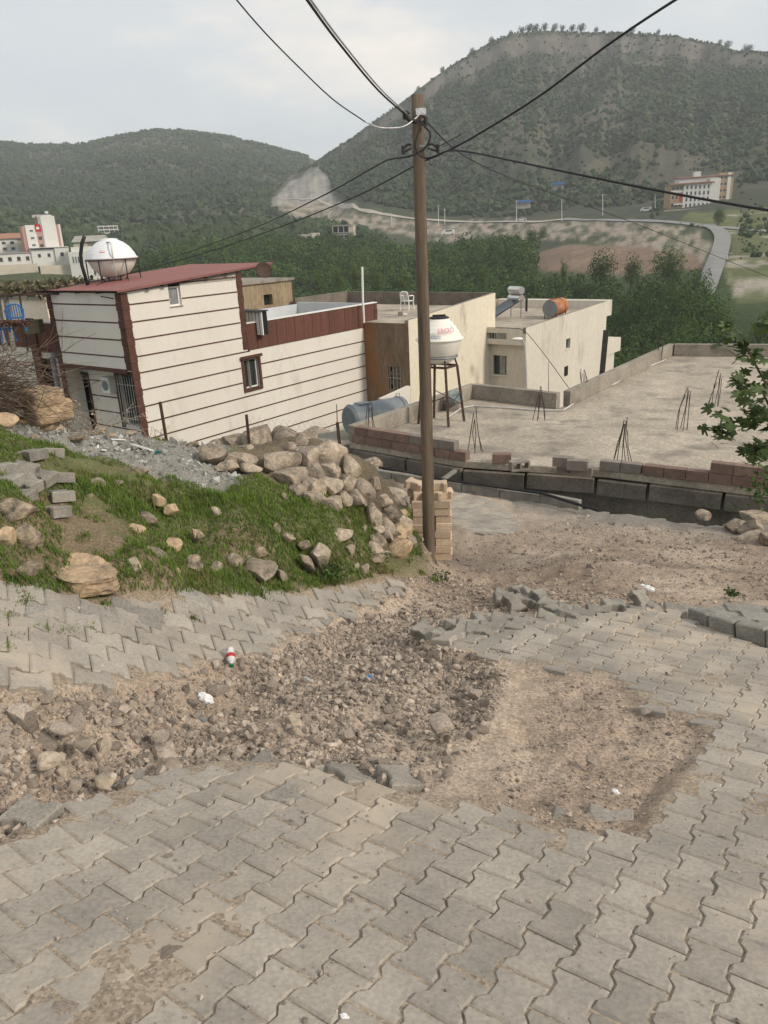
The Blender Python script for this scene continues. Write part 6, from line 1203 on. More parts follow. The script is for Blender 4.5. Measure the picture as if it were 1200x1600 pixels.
# brush in the light well
mb = MB()
for k in range(160): 
    p = atz(rnd.uniform(590, 790), rnd.uniform(718, 742), -4.95); twig(mb, tuple(p + np.array([0, 0.35, -0.15])), (rnd.gauss(0, 1), rnd.gauss(0, .4), rnd.gauss(0.1, .4)), rnd.uniform(0.2, 0.6), 0.005)
tag(mb.build('dry_brush', M['twig']), 'dry twigs caught in the gap between kerb and flat roof', 'brushwood')
a, b = atz(712, 735, -4.75), atz(684, 755, -4.9); o = tag(MB().bar(tuple(a), tuple(b), 0.10, 0.06).build('broken_board', M['kerb'], None, bevel=0.01), 'grey broken board leaning in the gap beside the pole', 'board')
a, b = atz(545, 722, -4.85), atz(935, 798, -4.85); tag(MB().tube([tuple(a + np.array([0, .05, 0])), tuple(atz(700, 752, -4.83) + np.array([0, .07, 0])), tuple(atz(850, 773, -4.83) + np.array([0, .08, 0])), tuple(b)], 0.03, 6).build('black_pipe', M['cable']), 'thin black pipe running along behind the kerb', 'pipe')
relabel(grouped('dislodged pavers along the broken edge'), 'dislodged grey paver along the heaved paving edge, %s from the left', lambda o: px_of(o)[0])
relabel(grouped('stones sunk in the grassy bank'), 'weathered stone half sunk in the grassy bank, %s from the left', lambda o: px_of(o)[0])
relabel(grouped('stones of the broken wall end'), 'stone in the broken wall end beside the cream stack, %s from the top', lambda o: px_of(o)[1])
relabel(grouped('grass tufts growing in the paving'), 'small grass tuft in the paving joints, %s from the left', lambda o: px_of_mesh(o)[0])
relabel(grouped('paver fragments'), 'grey paver fragment sunk in the front paving, %s from the left', lambda o: px_of(o)[0])
pile_ = sorted([o for o in grouped('boulders of the stone pile')], key=lambda o: px_of(o)[1])
for r_ in range(5): relabel(pile_[r_ * 6:(r_ + 1) * 6], 'tan boulder, %s from the left in the ' + ('top', 'second', 'middle', 'fourth', 'lowest')[r_] + ' row of the stone pile', lambda o: px_of(o)[0])
# ------------------------------------------------------------------ the pole and its cables
PB, PT = aty(671, 886, 8.5), aty(653, 148, 8.5)
pole = tag(empty('utility_pole', tuple(PB)), 'tall brown wooden utility pole beside the stacked pavers', 'utility pole')
ax = Vector(PT - PB); pts = [Vector((0, 0, -0.5))] + [ax * t + Vector((0.006 * math.sin(5 * t), 0.005 * math.cos(4 * t), 0)) for t in np.linspace(0, 1, 14)]
MB().tube(pts, [0.075] + [0.073 - 0.013 * t for t in np.linspace(0, 1, 14)], 24).build('shaft', M['pole_wood'], pole, True)
def pp_(u, v, dy=0.0): return Vector(aty(u, v, 8.5 + dy) - PB)
def collar(v, h, m):
    p = pp_(653 + (v - 148) * 18 / 737, v); return MB().tube([p - Vector((0, 0, h / 2)), p + Vector((0, 0, h / 2))], 0.066, 24).build('collar', m, pole)
collar(176, 0.05, M['bare_cable']); collar(229, 0.015, M['grey_metal'])
MB().box(-0.05, 0.05, -0.09, -0.07, -0.03, 0.03).build('clamp', M['bare_cable'], pole).location = pp_(657, 176)
def clampart(u0, v0, u1, v1): 
    a, b = pp_(u0, v0, -0.09), pp_(u1, v1, -0.09); mb = MB(); mb.tube([a, a.lerp(b, 0.5) + Vector((0, 0, 0.02)), b], 0.012, 6); mb.tube([a + Vector((0, 0, -0.03)), b + Vector((0, 0, -0.035))], 0.009, 6); mb.tube([b + Vector((0, 0, 0.03)), b + Vector((0, 0, -0.05))], 0.018, 8); return mb.build('dead_end_clamp', M['steel_dark'], pole)
clampart(643, 226, 630, 233); clampart(668, 226, 684, 231); clampart(640, 178, 632, 178); clampart(660, 183, 665, 188)
MB().tube([pp_(632, 178, -.1), pp_(640, 188, -.12), pp_(652, 190, -.12)], 0.022, 8).build('strain_clamp', M['steel_dark'], pole)
def cable(P, r, m, label, name='overhead_cable', n=10, group='overhead cables on the pole'):
    P = [np.array(p, float) for p in P]; out = []
    ext = [2 * P[0] - P[1]] + P + [2 * P[-1] - P[-2]]
    for i in range(1, len(ext) - 2):
        p0, p1, p2, p3 = ext[i - 1:i + 3]
        for k in range(n): t = k / n; out.append(tuple(0.5 * ((2 * p1) + (-p0 + p2) * t + (2 * p0 - 5 * p1 + 4 * p2 - p3) * t * t + (-p0 + 3 * p1 - 3 * p2 + p3) * t ** 3)))
    out.append(tuple(P[-1])); return tag(MB().tube(out, r * 0.74, 8).build(name, m, None, True), label, 'cable', group)
cable([aty(634, 180, 8.4), aty(590, 140, 7.4), aty(530, 68, 6.0), aty(480, 0, 4.8), aty(425, -85, 3.6), aty(340, -220, 2.5)], 0.011, M['cable'], 'thicker twin cable rising from the pole to the top left, lower strand')
cable([aty(636, 178, 8.4), aty(593, 137, 7.4), aty(533, 64, 6.0), aty(484, -3, 4.8), aty(430, -85, 3.6), aty(346, -220, 2.5)], 0.009, M['bare_cable'], 'paler upper strand of the twin cable to the top left')
cable([aty(570, 190, 8.0), aty(520, 155, 7.6), aty(465, 103, 7.2), aty(415, 52, 6.8), aty(370, 0, 6.4), aty(300, -90, 5.6)], 0.0075, M['cable'], 'thin dark cable sagging from the top left towards the pole')
cable([aty(570, 190, 8.0), aty(592, 199, 8.1), aty(615, 200, 8.2), aty(632, 197, 8.3), aty(648, 186, 8.38), aty(661, 173, 8.4)], 0.009, M['bare_cable'], 'bare silvery cable tail looping into the pole top')
cable([aty(655, 187, 8.38), aty(664, 198, 8.38), aty(672, 208, 8.36), aty(670, 222, 8.36), aty(662, 233, 8.36), aty(650, 240, 8.36), aty(636, 245, 8.4), aty(610, 249, 8.9), aty(590, 258, 9.6), aty(500, 308, 12.5), aty(400, 355, 17), aty(300, 392, 21), aty(215, 422, 25), aty(150, 446, 26)], 0.013, M['cable'], 'black cable looping at the pole then running to the red roof')
cable([aty(657, 200, 8.36), aty(651, 215, 8.35), aty(649, 228, 8.35), aty(654, 241, 8.35), aty(664, 247, 8.35), aty(676, 245, 8.2), aty(700, 236, 7.8), aty(730, 237, 7.4), aty(800, 251, 6.6), aty(900, 272, 5.8), aty(1050, 302, 5.0), aty(1210, 330, 4.3), aty(1500, 372, 3.4)], 0.010, M['cable'], 'thick black cable dropping gently from the pole to the right edge')
cable([aty(1180, -75, 4.8), aty(1055, 0, 5.8), aty(950, 70, 6.7), aty(840, 152, 7.7), aty(740, 214, 8.5), aty(690, 240, 8.9), aty(650, 258, 9.3), aty(560, 305, 11.5), aty(450, 350, 14.5), aty(330, 392, 18), aty(200, 428, 20), aty(100, 448, 20.5), aty(0, 464, 20.5), aty(-120, 478, 20)], 0.013, M['cable'], 'long black cable crossing behind the pole from top right to lower left')
cable([aty(664, 188, 8.42), aty(720, 240, 10), aty(790, 275, 12.5), aty(870, 305, 15), aty(1000, 352, 19), aty(1200, 432, 22), aty(1400, 505, 24)], 0.009, M['cable'], 'thin cable falling from the pole to the lower right')
cable([aty(682, 231, 8.45), aty(720, 210, 8.2)], 0.006, M['steel_dark'], 'short steel tie wire right of the pole', 'tie_wire', 2); cable([aty(630, 233, 8.45), aty(590, 255, 9.3), aty(560, 268, 10)], 0.004, M['thin_wire'], 'thin steel tie wire left of the pole', 'tie_wire', 3)
cable([aty(774, 512, 35.8), aty(800, 513, 35.7), aty(820, 518, 35.6), aty(850, 553, 35), aty(890, 608, 34)], 0.02, M['cable'], 'thin cable drooping across the streaked house wall', group=None)
cable([aty(857, 612, 33), aty(857, 565, 33)], 0.02, M['thin_wire'], 'thin grey rod standing before the streaked house wall', 'thin_rod', 2, None)
# ------------------------------------------------------------------ trees of the valley
M['leaf_a'] = mat('valley_leaves', (0.085, 0.142, 0.030), (0.028, 0.058, 0.015), 0.07, 0.75, 0, 0.01, 0.8, isl=0.3, world=True, trans=0.15, spec=0.15)
M['leaf_poplar'] = mat('poplar_leaves', (0.13, 0.175, 0.055), (0.085, 0.125, 0.04), 0.2, 0.75, 0, 0.01, 1.0, isl=0.28, world=True, trans=0.25, spec=0.15)
M['scrub'] = mat('hill_scrub', (0.062, 0.084, 0.042), (0.036, 0.050, 0.030), 0.015, 0.9, 0, 0.1, 0.3, isl=0.3, world=True, spec=0.05)
M['bark'] = mat('bark', (0.11, 0.085, 0.06), (0.06, 0.045, 0.035), 5, 0.95, 0.4)
def crown(nl, nq, size, seed, hx=1.0, hz=1.0, lob=0.5, bottom=-0.55):       # unit crown: leaf faces on the shells of many lobes
    r = np.random.RandomState(seed); L = r.normal(size=(nl, 3)); L /= np.linalg.norm(L, axis=1)[:, None]; L *= (r.rand(nl, 1) ** 0.5) * 0.62
    L[:, 2] = np.maximum(L[:, 2], bottom); L[0] = 0
    R = lob * r.uniform(0.65, 1.15, nl); R[0] = 0.62
    w = R ** 2; k = r.choice(nl, nq, p=w / w.sum()); d = r.normal(size=(nq, 3)); d /= np.linalg.norm(d, axis=1)[:, None]
    P = L[k] + d * (R[k] * r.uniform(0.80, 1.06, nq))[:, None]; nrm = d + 0.45 * r.normal(size=(nq, 3)); nrm /= np.linalg.norm(nrm, axis=1)[:, None]
    u = np.cross(nrm, r.normal(size=(nq, 3))); u /= np.linalg.norm(u, axis=1)[:, None]; v = np.cross(nrm, u); s = size * r.uniform(0.6, 1.35, (nq, 1))
    V = np.stack([P - u * s, P - v * s * .9 + nrm * s * .2, P + u * s], 1); V *= np.array([hx, hx, hz]); return V      # nq,3,3
NEARC = [crown(18, 1600, 0.062, 200 + i, 1.0, r_) for i, r_ in enumerate((0.9, 1.05, 0.8, 1.2, 0.95))]; FARC = [crown(12, 520, 0.105, 220 + i, 1.0, r_) for i, r_ in enumerate((0.85, 1.0, 1.15, 0.75))]
POPC = [crown(14, 900, 0.085, 240 + i, 0.36, 1.6, 0.42, -1) for i in range(3)]
def put_crowns(items, name, m, protos, seed):
    r = np.random.RandomState(seed); Vs = []
    for (x, y, z, sx, sz) in items:
        c = protos[r.randint(len(protos))]; a = r.rand() * 6.283; ca, sa = math.cos(a), math.sin(a); V = c.reshape(-1, 3); W = np.stack([V[:, 0] * ca - V[:, 1] * sa, V[:, 0] * sa + V[:, 1] * ca, V[:, 2]], 1) * np.array([sx, sx, sz]) + np.array([x, y, z]); Vs.append(W)
    V = np.concatenate(Vs); return np_mesh(name, V, np.arange(len(V)).reshape(-1, 3), m, False, 3)
BND = np.array([(-300, 440), (0, 438), (110, 436), (180, 415), (230, 388), (300, 372), (420, 366), (560, 368), (640, 380), (700, 374), (780, 366), (830, 362), (856, 372), (840, 392), (795, 404), (800, 420), (880, 424), (980, 428), (1010, 438), (1060, 428), (1100, 424), (1150, 448), (1200, 462), (1400, 480)], float)
def bnd(u): return np.interp(u, BND[:, 0], BND[:, 1])
rr = np.random.RandomState(77); near, far, pops = [], [], []
for r0, r1, sp_ in ((98, 120, 5.6), (120, 190, 6.0), (190, 270, 6.2), (270, 395, 6.8)):
    R = np.arange(r0, r1, sp_ * 0.8)
    for R_ in R:
        for a in np.arange(-33, 33, math.degrees(sp_ / R_)):
            a2 = math.radians(a + rr.uniform(-.4, .4) * math.degrees(sp_ / R_)); r2 = R_ + rr.uniform(-.4, .4) * sp_; x, y = math.sin(a2) * r2, math.cos(a2) * r2; z = float(terr(x, y)); sx = sp_ * rr.uniform(0.52, 0.85); hz = sx * rr.uniform(0.9, 1.35); top = z + 1.3 * hz + 1.2
            u, v = proj((x, y, top))
            if v < bnd(u) - 2 or rr.rand() < 0.05: continue
            if u > 1125 and rr.rand() < 0.55: continue
            it = (x, y, z + hz * 0.75 + 0.6, sx, hz)
            (near if r2 < 175 else far).append(it)
print('forest', len(near), len(far))
tag(link('valley_wood', put_crowns(near, 'valley_wood', M['leaf_a'], NEARC, 1)), 'dense green wood filling the valley behind the houses', 'wood', kind='stuff')
tag(link('far_wood', put_crowns(far, 'far_wood', M['leaf_a'], FARC, 2)), 'far dark green wood at the foot of the hills', 'wood', kind='stuff')
def tree(name, u, vtop, vbase, rdist, wpx, label, m='leaf_a', protos=NEARC, group=None, cat='tree', seed=0, lift=0.0, leafs=None):
    d = ray(u, vbase); h = math.hypot(d[0], d[1]); p = d / h * rdist; dep = float(p @ FW); H = (vbase - vtop) * dep / FPX; W = wpx * dep / FPX
    t = tag(empty(name, tuple(p)), label, cat, group); r = random.Random(seed + int(u)); mb = MB(); top = H * 0.6
    mb.tube([(0, 0, -1.5), (0.02 * W, 0, H * 0.2), (r.gauss(0, .03) * W, 0.02 * W, H * 0.45), (r.gauss(0, .05) * W, 0, top)], [0.05 * W, 0.042 * W, 0.03 * W, 0.012 * W], 7)
    for k in range(5): a = k * 1.3 + r.random(); mb.tube([(0, 0, H * (0.22 + 0.05 * k)), (W * .15 * math.cos(a), W * .15 * math.sin(a), H * (0.36 + 0.05 * k)), (W * .32 * math.cos(a), W * .32 * math.sin(a), H * (0.5 + 0.06 * k))], [0.025 * W, 0.016 * W, 0.006 * W], 5)
    mb.build('trunk', M['bark'], t); c = protos[r.randrange(len(protos))].reshape(-1, 3); zs = c[:, 2]; hz = H * 0.97 / (zs.max() - zs.min()); xs = (W / 2) / np.abs(c[:, 0]).max(); V = c * np.array([xs, xs, hz]); V[:, 2] += H - zs.max() * hz
    link('crown', np_mesh('crown', V, np.arange(len(V)).reshape(-1, 3), M[m], False, 3), t); return t
tree('broad_tree', 1043, 386, 452, 190, 54, 'round dense green tree standing clear at the wood edge before the brown field', seed=1); tree('broad_tree', 985, 395, 450, 200, 40, 'smaller loose-crowned tree left of the round dense one', seed=2)
tree('broad_tree', 938, 388, 455, 195, 56, 'broad dark tree at the wood edge left of the brown field trees', seed=3); tree('broad_tree', 846, 352, 384, 330, 22, 'taller dark tree at the far wood corner below the banks', seed=4); tree('broad_tree', 832, 355, 384, 330, 20, 'dark tree left of the tallest at the far wood corner', seed=6)
tree('broad_tree', 806, 360, 388, 325, 20, 'dark bushy tree third from the far wood corner', seed=8); tree('broad_tree', 1122, 324, 351, 305, 22, 'lone tree on the green slope below the white building', seed=9)
for i, (u, vt, vb, w, l) in enumerate(((556, 408, 462, 20, 'bright poplar left of the white pole'), (590, 412, 468, 22, 'bright poplar right of the white pole'), (528, 415, 462, 18, 'leftmost bright poplar above the terrace'), (632, 418, 470, 20, 'bright poplar just left of the utility pole'), (755, 412, 460, 16, 'bright slender poplar right of the utility pole'), (880, 405, 455, 14, 'pale slender poplar above the rusty barrel'), (500, 420, 462, 20, 'pale poplar behind the ochre house'))):
    tree('poplar', u, vt, vb, 150, w, l, 'leaf_poplar', POPC, 'poplars in the valley', seed=20 + i)
# scrub of the hills, one mass
def scrub(n, r0, r1, a0, a1, seed, smin, smax, dens):
    r = np.random.RandomState(seed); R = np.sqrt(r.rand(n) * (r1 ** 2 - r0 ** 2) + r0 ** 2); A = np.radians(r.uniform(a0, a1, n)); x, y = np.sin(A) * R, np.cos(A) * R; z = terr(x, y); u, v = proj(np.stack([x, y, z], 1))
    k = (0.8 * fbm(x * .02, y * .02, 300, 4) + 0.9 * fbm(x * .006, y * .006, 310, 3) + 0.22 * r.normal(size=n) > dens) & ((R < 835) | (A < math.radians(-4))) & (sdist(u, v, [(1085, 346), (1145, 346), (1155, 395), (1135, 490), (1080, 490), (1100, 420), (1108, 380)]) > 0) & (sdist(u, v, [(418, 325), (428, 300), (455, 275), (492, 260), (512, 272), (520, 292), (540, 312), (720, 340), (1010, 342), (1115, 360), (1110, 425), (780, 425), (600, 372), (450, 342)]) > 0)
    k &= ~((u > 1040) & (u < 1155) & (v > 268) & (v < 345)); x, y, z = x[k], y[k], z[k]; S = (smin + (smax - smin) * 1.25 * r.rand(len(x)) ** 1.8) * np.where((np.hypot(x, y) > 765) & (np.arctan2(x, y) > -0.07), 0.55, 1.0); P = np.stack([x, y, z + S * 0.55], 1); return P, S
def scrub_mesh(P, S, seed):
    V, F = pebbles(P, S, seed, 0.75, 0.22, octa=True); return V, F
P1, S1 = scrub(30000, 432, 850, -8, 33, 51, 0.5, 2.1, -0.42); P2, S2 = scrub(25000, 440, 1280, -33, -2, 52, 0.9, 2.6, -0.42)
Q1 = P1 + nrs.normal(size=P1.shape) * (S1[:, None] * np.array([0.7, .7, .25])); V1, F1 = scrub_mesh(P1, S1, 53); V2, F2 = scrub_mesh(P2, S2, 54)
tag(link('hill_scrub', np_mesh('hill_scrub', V1, F1, M['scrub'])), 'dark scrub dotting the big hill on the right', 'scrub', kind='stuff'); tag(link('far_hill_scrub', np_mesh('far_hill_scrub', V2, F2, M['scrub'])), 'dark scrub covering the lower hill on the left', 'scrub', kind='stuff')
P4, S4 = scrub(5200, 330, 445, -33, 1, 61, 1.2, 3.2, -0.5); V4, F4 = scrub_mesh(P4, S4, 62); tag(link('foothill_scrub', np_mesh('foothill_scrub', V4, F4, M['scrub'])), 'dark scrub at the foot of the left hill', 'scrub', kind='stuff')
P3, S3 = scrub(2600, 215, 430, 19, 33, 57, 0.3, 1.1, 0.0); V3, F3 = scrub_mesh(P3, S3, 58); tag(link('slope_shrubs', np_mesh('slope_shrubs', V3, F3, M['scrub'])), 'small shrubs on the green slope at the right', 'scrub', kind='stuff')
# trees standing on the skyline
for i, (u, w, h) in enumerate(((737, 9, 9), (768, 10, 9), (798, 8, 7), (815, 13, 9), (826, 16, 11), (836, 14, 10), (850, 12, 10), (866, 11, 9), (878, 10, 7), (893, 12, 8), (907, 16, 10), (931, 9, 8), (986, 12, 9), (1028, 8, 6), (1137, 14, 9), (1170, 18, 11), (1125, 8, 7), (690, 10, 9), (652, 9, 8))):
    el = np.interp(math.degrees(math.atan2(ray(u, 60)[0], ray(u, 60)[1])), SKY_R[:, 0], SKY_R[:, 1]); az_ = math.atan2(ray(u, 60)[0], ray(u, 60)[1]); R_ = 815.0; x, y = math.sin(az_) * R_, math.cos(az_) * R_; z = float(terr(x, y)); uu, vv = proj((x, y, z))
    tree('ridge_tree', uu, vv - h - 3, vv + 1, math.hypot(x, y), w * 1.15, ['small tree on the skyline of the right hill, number %s from its left end' % n_ for n_ in ('three', 'four', 'five', 'six', 'seven', 'eight', 'nine', 'ten', 'eleven', 'twelve', 'thirteen', 'fourteen', 'fifteen', 'sixteen', 'eighteen', 'nineteen', 'seventeen', 'two', 'one')][i], 'scrub', FARC, 'trees on the skyline of the right hill', seed=60 + i)
# ------------------------------------------------------------------ far buildings
M['far_white'] = mat('far_white_wall', (0.66, 0.65, 0.62), (0.58, 0.57, 0.54), 0.3, 0.9, 0, vary=0.05); M['far_cream'] = mat('far_cream_wall', (0.55, 0.50, 0.41), (0.46, 0.42, 0.34), 0.3, 0.9, 0, vary=0.06)
M['far_grey'] = mat('far_grey_wall', (0.36, 0.34, 0.31), (0.28, 0.265, 0.24), 0.3, 0.9, 0); M['far_pink'] = mat('far_pink_wall', (0.44, 0.25, 0.22), (0.40, 0.22, 0.19), 0.3, 0.9, 0); M['far_orange'] = mat('far_orange_wall', (0.40, 0.28, 0.17), (0.35, 0.24, 0.145), 0.3, 0.9, 0)
M['far_red'] = mat('far_red_cloth', (0.50, 0.02, 0.03), None, 1, 0.8, 0); M['far_brown_roof'] = mat('far_brown_roof', (0.21, 0.12, 0.09), None, 0.5, 0.9, 0)
class Far:
    def __init__(s, name, label, u, v, r, yaw, cat='building', group=None):
        d = ray(u, v); h = math.hypot(d[0], d[1]); s.p = d / h * r; s.k = float(s.p @ FW) / FPX; az_ = math.atan2(d[0], d[1]); s.u, s.v = u, v; s.o = tag(empty(name, tuple(s.p), -az_ + rad(yaw)), label, cat, group)
    def box(s, name, m, u0, u1, v0, v1, y0=0.0, dep=8.0, ext=0.0, parent=None):       # front face given in photo pixels, depth in metres
        k = s.k; return MB().box((u0 - s.u) * k, (u1 - s.u) * k, y0, y0 + dep, (s.v - v1) * k - ext, (s.v - v0) * k).build(name, m, parent or s.o)
    def windows(s, u0, u1, v0, v1, nc, nr_, fw=0.5, fh=0.5, y0=0.0, m=None, name='window', frames=True):
        du, dv = (u1 - u0) / nc, (v1 - v0) / nr_
        for i in range(nc):
            for j in range(nr_):
                a, b = u0 + du * (i + .5 - fw / 2), u0 + du * (i + .5 + fw / 2); c, d = v0 + dv * (j + .5 - fh / 2), v0 + dv * (j + .5 + fh / 2); w = s.box(name, m or M['glass'], a, b, c, d, y0 - 0.06, 0.055)
                if frames: s.box('sill', M['far_white'], a - .15 * du * fw, b + .15 * du * fw, d, d + 0.35, y0 - 0.16, 0.155, parent=w)
    def gable(s, name, m, u0, u1, v0, v1, y0, dep):
        k = s.k; x0, x1, z0, z1 = (u0 - s.u) * k, (u1 - s.u) * k, (s.v - v1) * k, (s.v - v0) * k; mb = MB(); mb.v = [(x0, y0, z0), (x1, y0, z0), (x1, y0 + dep, z0), (x0, y0 + dep, z0), (x0 + .3, y0 + dep / 2, z1), (x1 - .3, y0 + dep / 2, z1)]; mb.f = [(0, 1, 5, 4), (1, 2, 5), (2, 3, 4, 5), (3, 0, 4), (0, 3, 2, 1)]; return mb.build(name, m, s.o)
f = Far('apartment_block', 'tall white apartment block with pink strips and a red flag in the village', 75, 412, 300, 6)
f.box('wall', M['far_white'], 52, 76, 355, 393, 0, 10); f.box('stair_tower', M['far_white'], 76, 96, 343, 393, -0.6, 9); f.box('pink_strip', M['far_pink'], 47, 51.9, 356, 393, 0.3, 9.5); f.box('pink_strip', M['far_pink'], 67, 74, 356, 392, -0.12, 0.115); f.box('pink_strip', M['far_pink'], 96.1, 100, 356, 392, 0.2, 8); f.box('end_wall', M['far_white'], 100.1, 103, 355, 393, 0.4, 8); f.box('parapet', M['far_white'], 80, 93, 341.5, 342.9, -0.4, 8)
f.windows(56, 64, 358, 389, 1, 3, 0.6, 0.22, 0.0); f.windows(68, 74, 369, 391, 1, 2, 0.85, 0.45, -0.13)
fl_ = f.box('flag', M['far_red'], 66, 74, 354, 364.5, -0.3, 0.06); mb = MB(); k = f.k
mb.lathe([(0.33, 0), (0.47, 0), (0.47, 0.03), (0.33, 0.03)], 18); e = mb.build('flag_crescent', M['far_white'], fl_); e.rotation_euler = (rad(90), 0, 0); e.location = ((69.4 - 75) * k, -0.305, (412 - 359.6) * k)
f.box('flag_star', M['far_white'], 71.2, 72.3, 359, 360.1, -0.33, 0.025, parent=fl_)
f = Far('long_low_building', 'long low white village building with a row of small windows', 53, 418, 292, 3)
f.box('wall', M['far_white'], -30, 53, 396, 411, 0, 9, 1); f.box('wall', M['far_white'], 53.1, 87, 392, 412, -0.5, 10, 1); f.box('wall', M['far_white'], 87.1, 108, 390, 412, -1.2, 10, 1); f.box('roof_slab', M['far_grey'], -31, 53, 394.5, 395.9, -0.4, 9.6); f.box('roof_slab', M['far_white'], 53.1, 108, 389, 389.9, -1.6, 10); f.windows(-10, 53, 399, 409, 5, 1, 0.4, 0.6); f.windows(57, 85, 396, 406, 2, 1, 0.3, 0.5, -0.5); f.windows(90, 104, 395, 406, 1, 1, 0.35, 0.5, -1.2); f.box('retaining_wall', M['far_cream'], -30, 58, 412, 424, -3, 1.0, 4); f.box('retaining_wall', M['far_cream'], 60, 118, 416, 423, -6, 1.0, 4)
f = Far('tiled_house', 'white village house with a clay tiled roof at the left edge', 20, 396, 315, 8); f.box('wall', M['far_white'], -30, 30, 374, 396, 0, 9, 3); f.box('wall', M['far_cream'], 30.1, 41, 374, 396, 0.4, 8, 3); f.gable('roof', M['roof_tile'], -32, 43, 366, 374.0, -0.8, 11); f.windows(-8, 28, 376, 393, 3, 2, 0.45, 0.45)
f = Far('upper_house', 'grey house with a round tank behind the apartment block', 67, 356, 330, 0); f.box('wall', M['far_grey'], 56, 80, 341, 356, 0, 8, 6); f.gable('roof', M['far_grey'], 54, 82, 336, 341, -0.5, 9); MB().lathe([(0, 0), (.5, .1), (.75, .5), (.5, .95), (0, 1.05)], 16).build('roof_tank', M['far_white'], f.o, True).location = ((76 - 67) * f.k, 3, (356 - 336) * f.k); f.box('chimney', M['far_brown_roof'], 59, 61, 338, 352, -1, 0.6)
f = Far('gable_house', 'village house with a grey gabled roof behind the bowl tank', 140, 402, 280, -12); f.box('wall', M['far_cream'], 119, 140, 379, 402, 0, 8, 4); f.box('wall', M['far_grey'], 140.1, 165, 379, 402, 0.3, 8, 4); f.gable('roof', M['far_grey'], 117, 167, 370, 379, -0.6, 9.5); f.windows(142, 162, 382, 398, 2, 2, 0.35, 0.4, 0.3)
f = Far('cube_house', 'white cubic house just left of the bowl tank', 132, 445, 235, -10); f.box('wall', M['far_white'], 116, 145, 396, 446, 0, 9, 4); f.box('wall', M['far_white'], 145.1, 163, 398, 446, 1.5, 7, 4); f.box('parapet', M['far_white'], 120, 146, 389, 395.9, 1.0, 6); f.windows(120, 132, 400, 415, 3, 1, 0.4, 0.6); f.windows(146, 160, 418, 434, 2, 1, 0.4, 0.7, 1.5)
f = Far('balcony_house', 'small far white house with open balconies on the left slope', 170, 365, 420, 5)
for v in (353.5, 358.5, 363.5): f.box('floor_slab', M['far_white'], 155, 185, v, v + 1.4, -0.8, 8)
for u in (155, 163, 171, 178, 184): f.box('pillar', M['far_white'], u, u + 1, 353, 365, -0.7, 0.6, 2)
f.box('wall', M['far_grey'], 157, 184, 354, 366, 0.8, 6, 3); f.windows(160, 183, 355, 364, 3, 2, 0.5, 0.5, 0.8, frames=False)
f = Far('small_cube_house', 'tiny pale house with a roof tank right of the bowl tank', 214, 386, 380, 0); f.box('wall', M['far_cream'], 212, 222, 373, 386, 0, 6, 3); f.box('wall', M['far_cream'], 204, 211.9, 378, 386, 0.3, 6, 3); f.windows(213, 221, 376, 383, 2, 1, 0.35, 0.6); MB().lathe([(0, 0), (.5, .1), (.6, .5), (.4, .9), (0, 1)], 14).build('roof_tank', M['far_white'], f.o, True).location = ((218 - 214) * f.k, 2, 13.2 * f.k)
f = Far('unfinished_building', 'grey unfinished concrete frame house among the trees below the quarry', 536, 376, 385, -8)
for v in (353, 363.5, 373.5): f.box('floor_slab', M['far_grey'], 520, 553, v, v + 1.6, 0, 9)
for u in (520, 528.5, 537, 545): f.box('column', M['far_grey'], u, u + 1.3, 354, 376, 0.2, 0.7, 4)
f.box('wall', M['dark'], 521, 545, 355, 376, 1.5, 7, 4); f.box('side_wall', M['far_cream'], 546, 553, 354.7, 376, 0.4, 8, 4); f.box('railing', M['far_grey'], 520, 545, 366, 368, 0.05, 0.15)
f = Far('block_shell', 'low grey block shell left of the unfinished building', 485, 378, 388, 8); f.box('wall', M['far_grey'], 468, 488, 366, 378, 0, 7, 4); f.box('wall', M['far_cream'], 488.1, 501, 365, 378, 0.5, 6, 4); f.windows(470, 500, 368, 375, 3, 1, 0.3, 0.6, 0.0)
f = Far('dormitory_building', 'white four-storey building with orange wings on the right hillside', 1090, 324, 372, 14, 'building')
f.box('wall', M['far_white'], 1067, 1108, 289, 326, 0, 14, 4); f.box('orange_wing', M['far_orange'], 1048, 1066.9, 291, 327, 0.5, 12, 4); f.box('wing_band', M['far_white'], 1048, 1067, 298, 301, 0.3, 0.19); f.box('stair_block', M['far_white'], 1108.1, 1124, 283, 323, 3, 14, 4); f.box('orange_block', M['far_orange'], 1124.1, 1146, 275, 317, 6, 12, 4); f.box('white_band', M['far_white'], 1137, 1142, 275, 315, 5.8, 0.19); f.box('upper_wall', M['far_white'], 1064, 1124, 281, 289, 6, 8); f.box('tower', M['far_white'], 1088, 1098, 271, 284, 8, 3)
def slope_roof(f, m, u0, u1, v0, v1, y0, dep):
    k = f.k; x0, x1 = (u0 - f.u) * k, (u1 - f.u) * k; mb = MB(); za, zc_ = (f.v - v1) * k, (f.v - v0) * k; mb.v = [(x0, y0, za), (x1, y0, za + .3), (x1, y0 + dep, zc_), (x0, y0 + dep, zc_ - .3), (x0, y0, za - .4), (x1, y0, za - .1), (x1, y0 + dep, zc_ - .4), (x0, y0 + dep, zc_ - .7)]; mb.f = [(0, 1, 2, 3), (7, 6, 5, 4), (0, 4, 5, 1), (1, 5, 6, 2), (2, 6, 7, 3), (3, 7, 4, 0)]; mb.build('roof', m, f.o)
slope_roof(f, M['far_brown_roof'], 1046, 1112, 286, 289.2, -0.6, 6); slope_roof(f, M['far_brown_roof'], 1062, 1149, 276, 279.5, 5.5, 7)
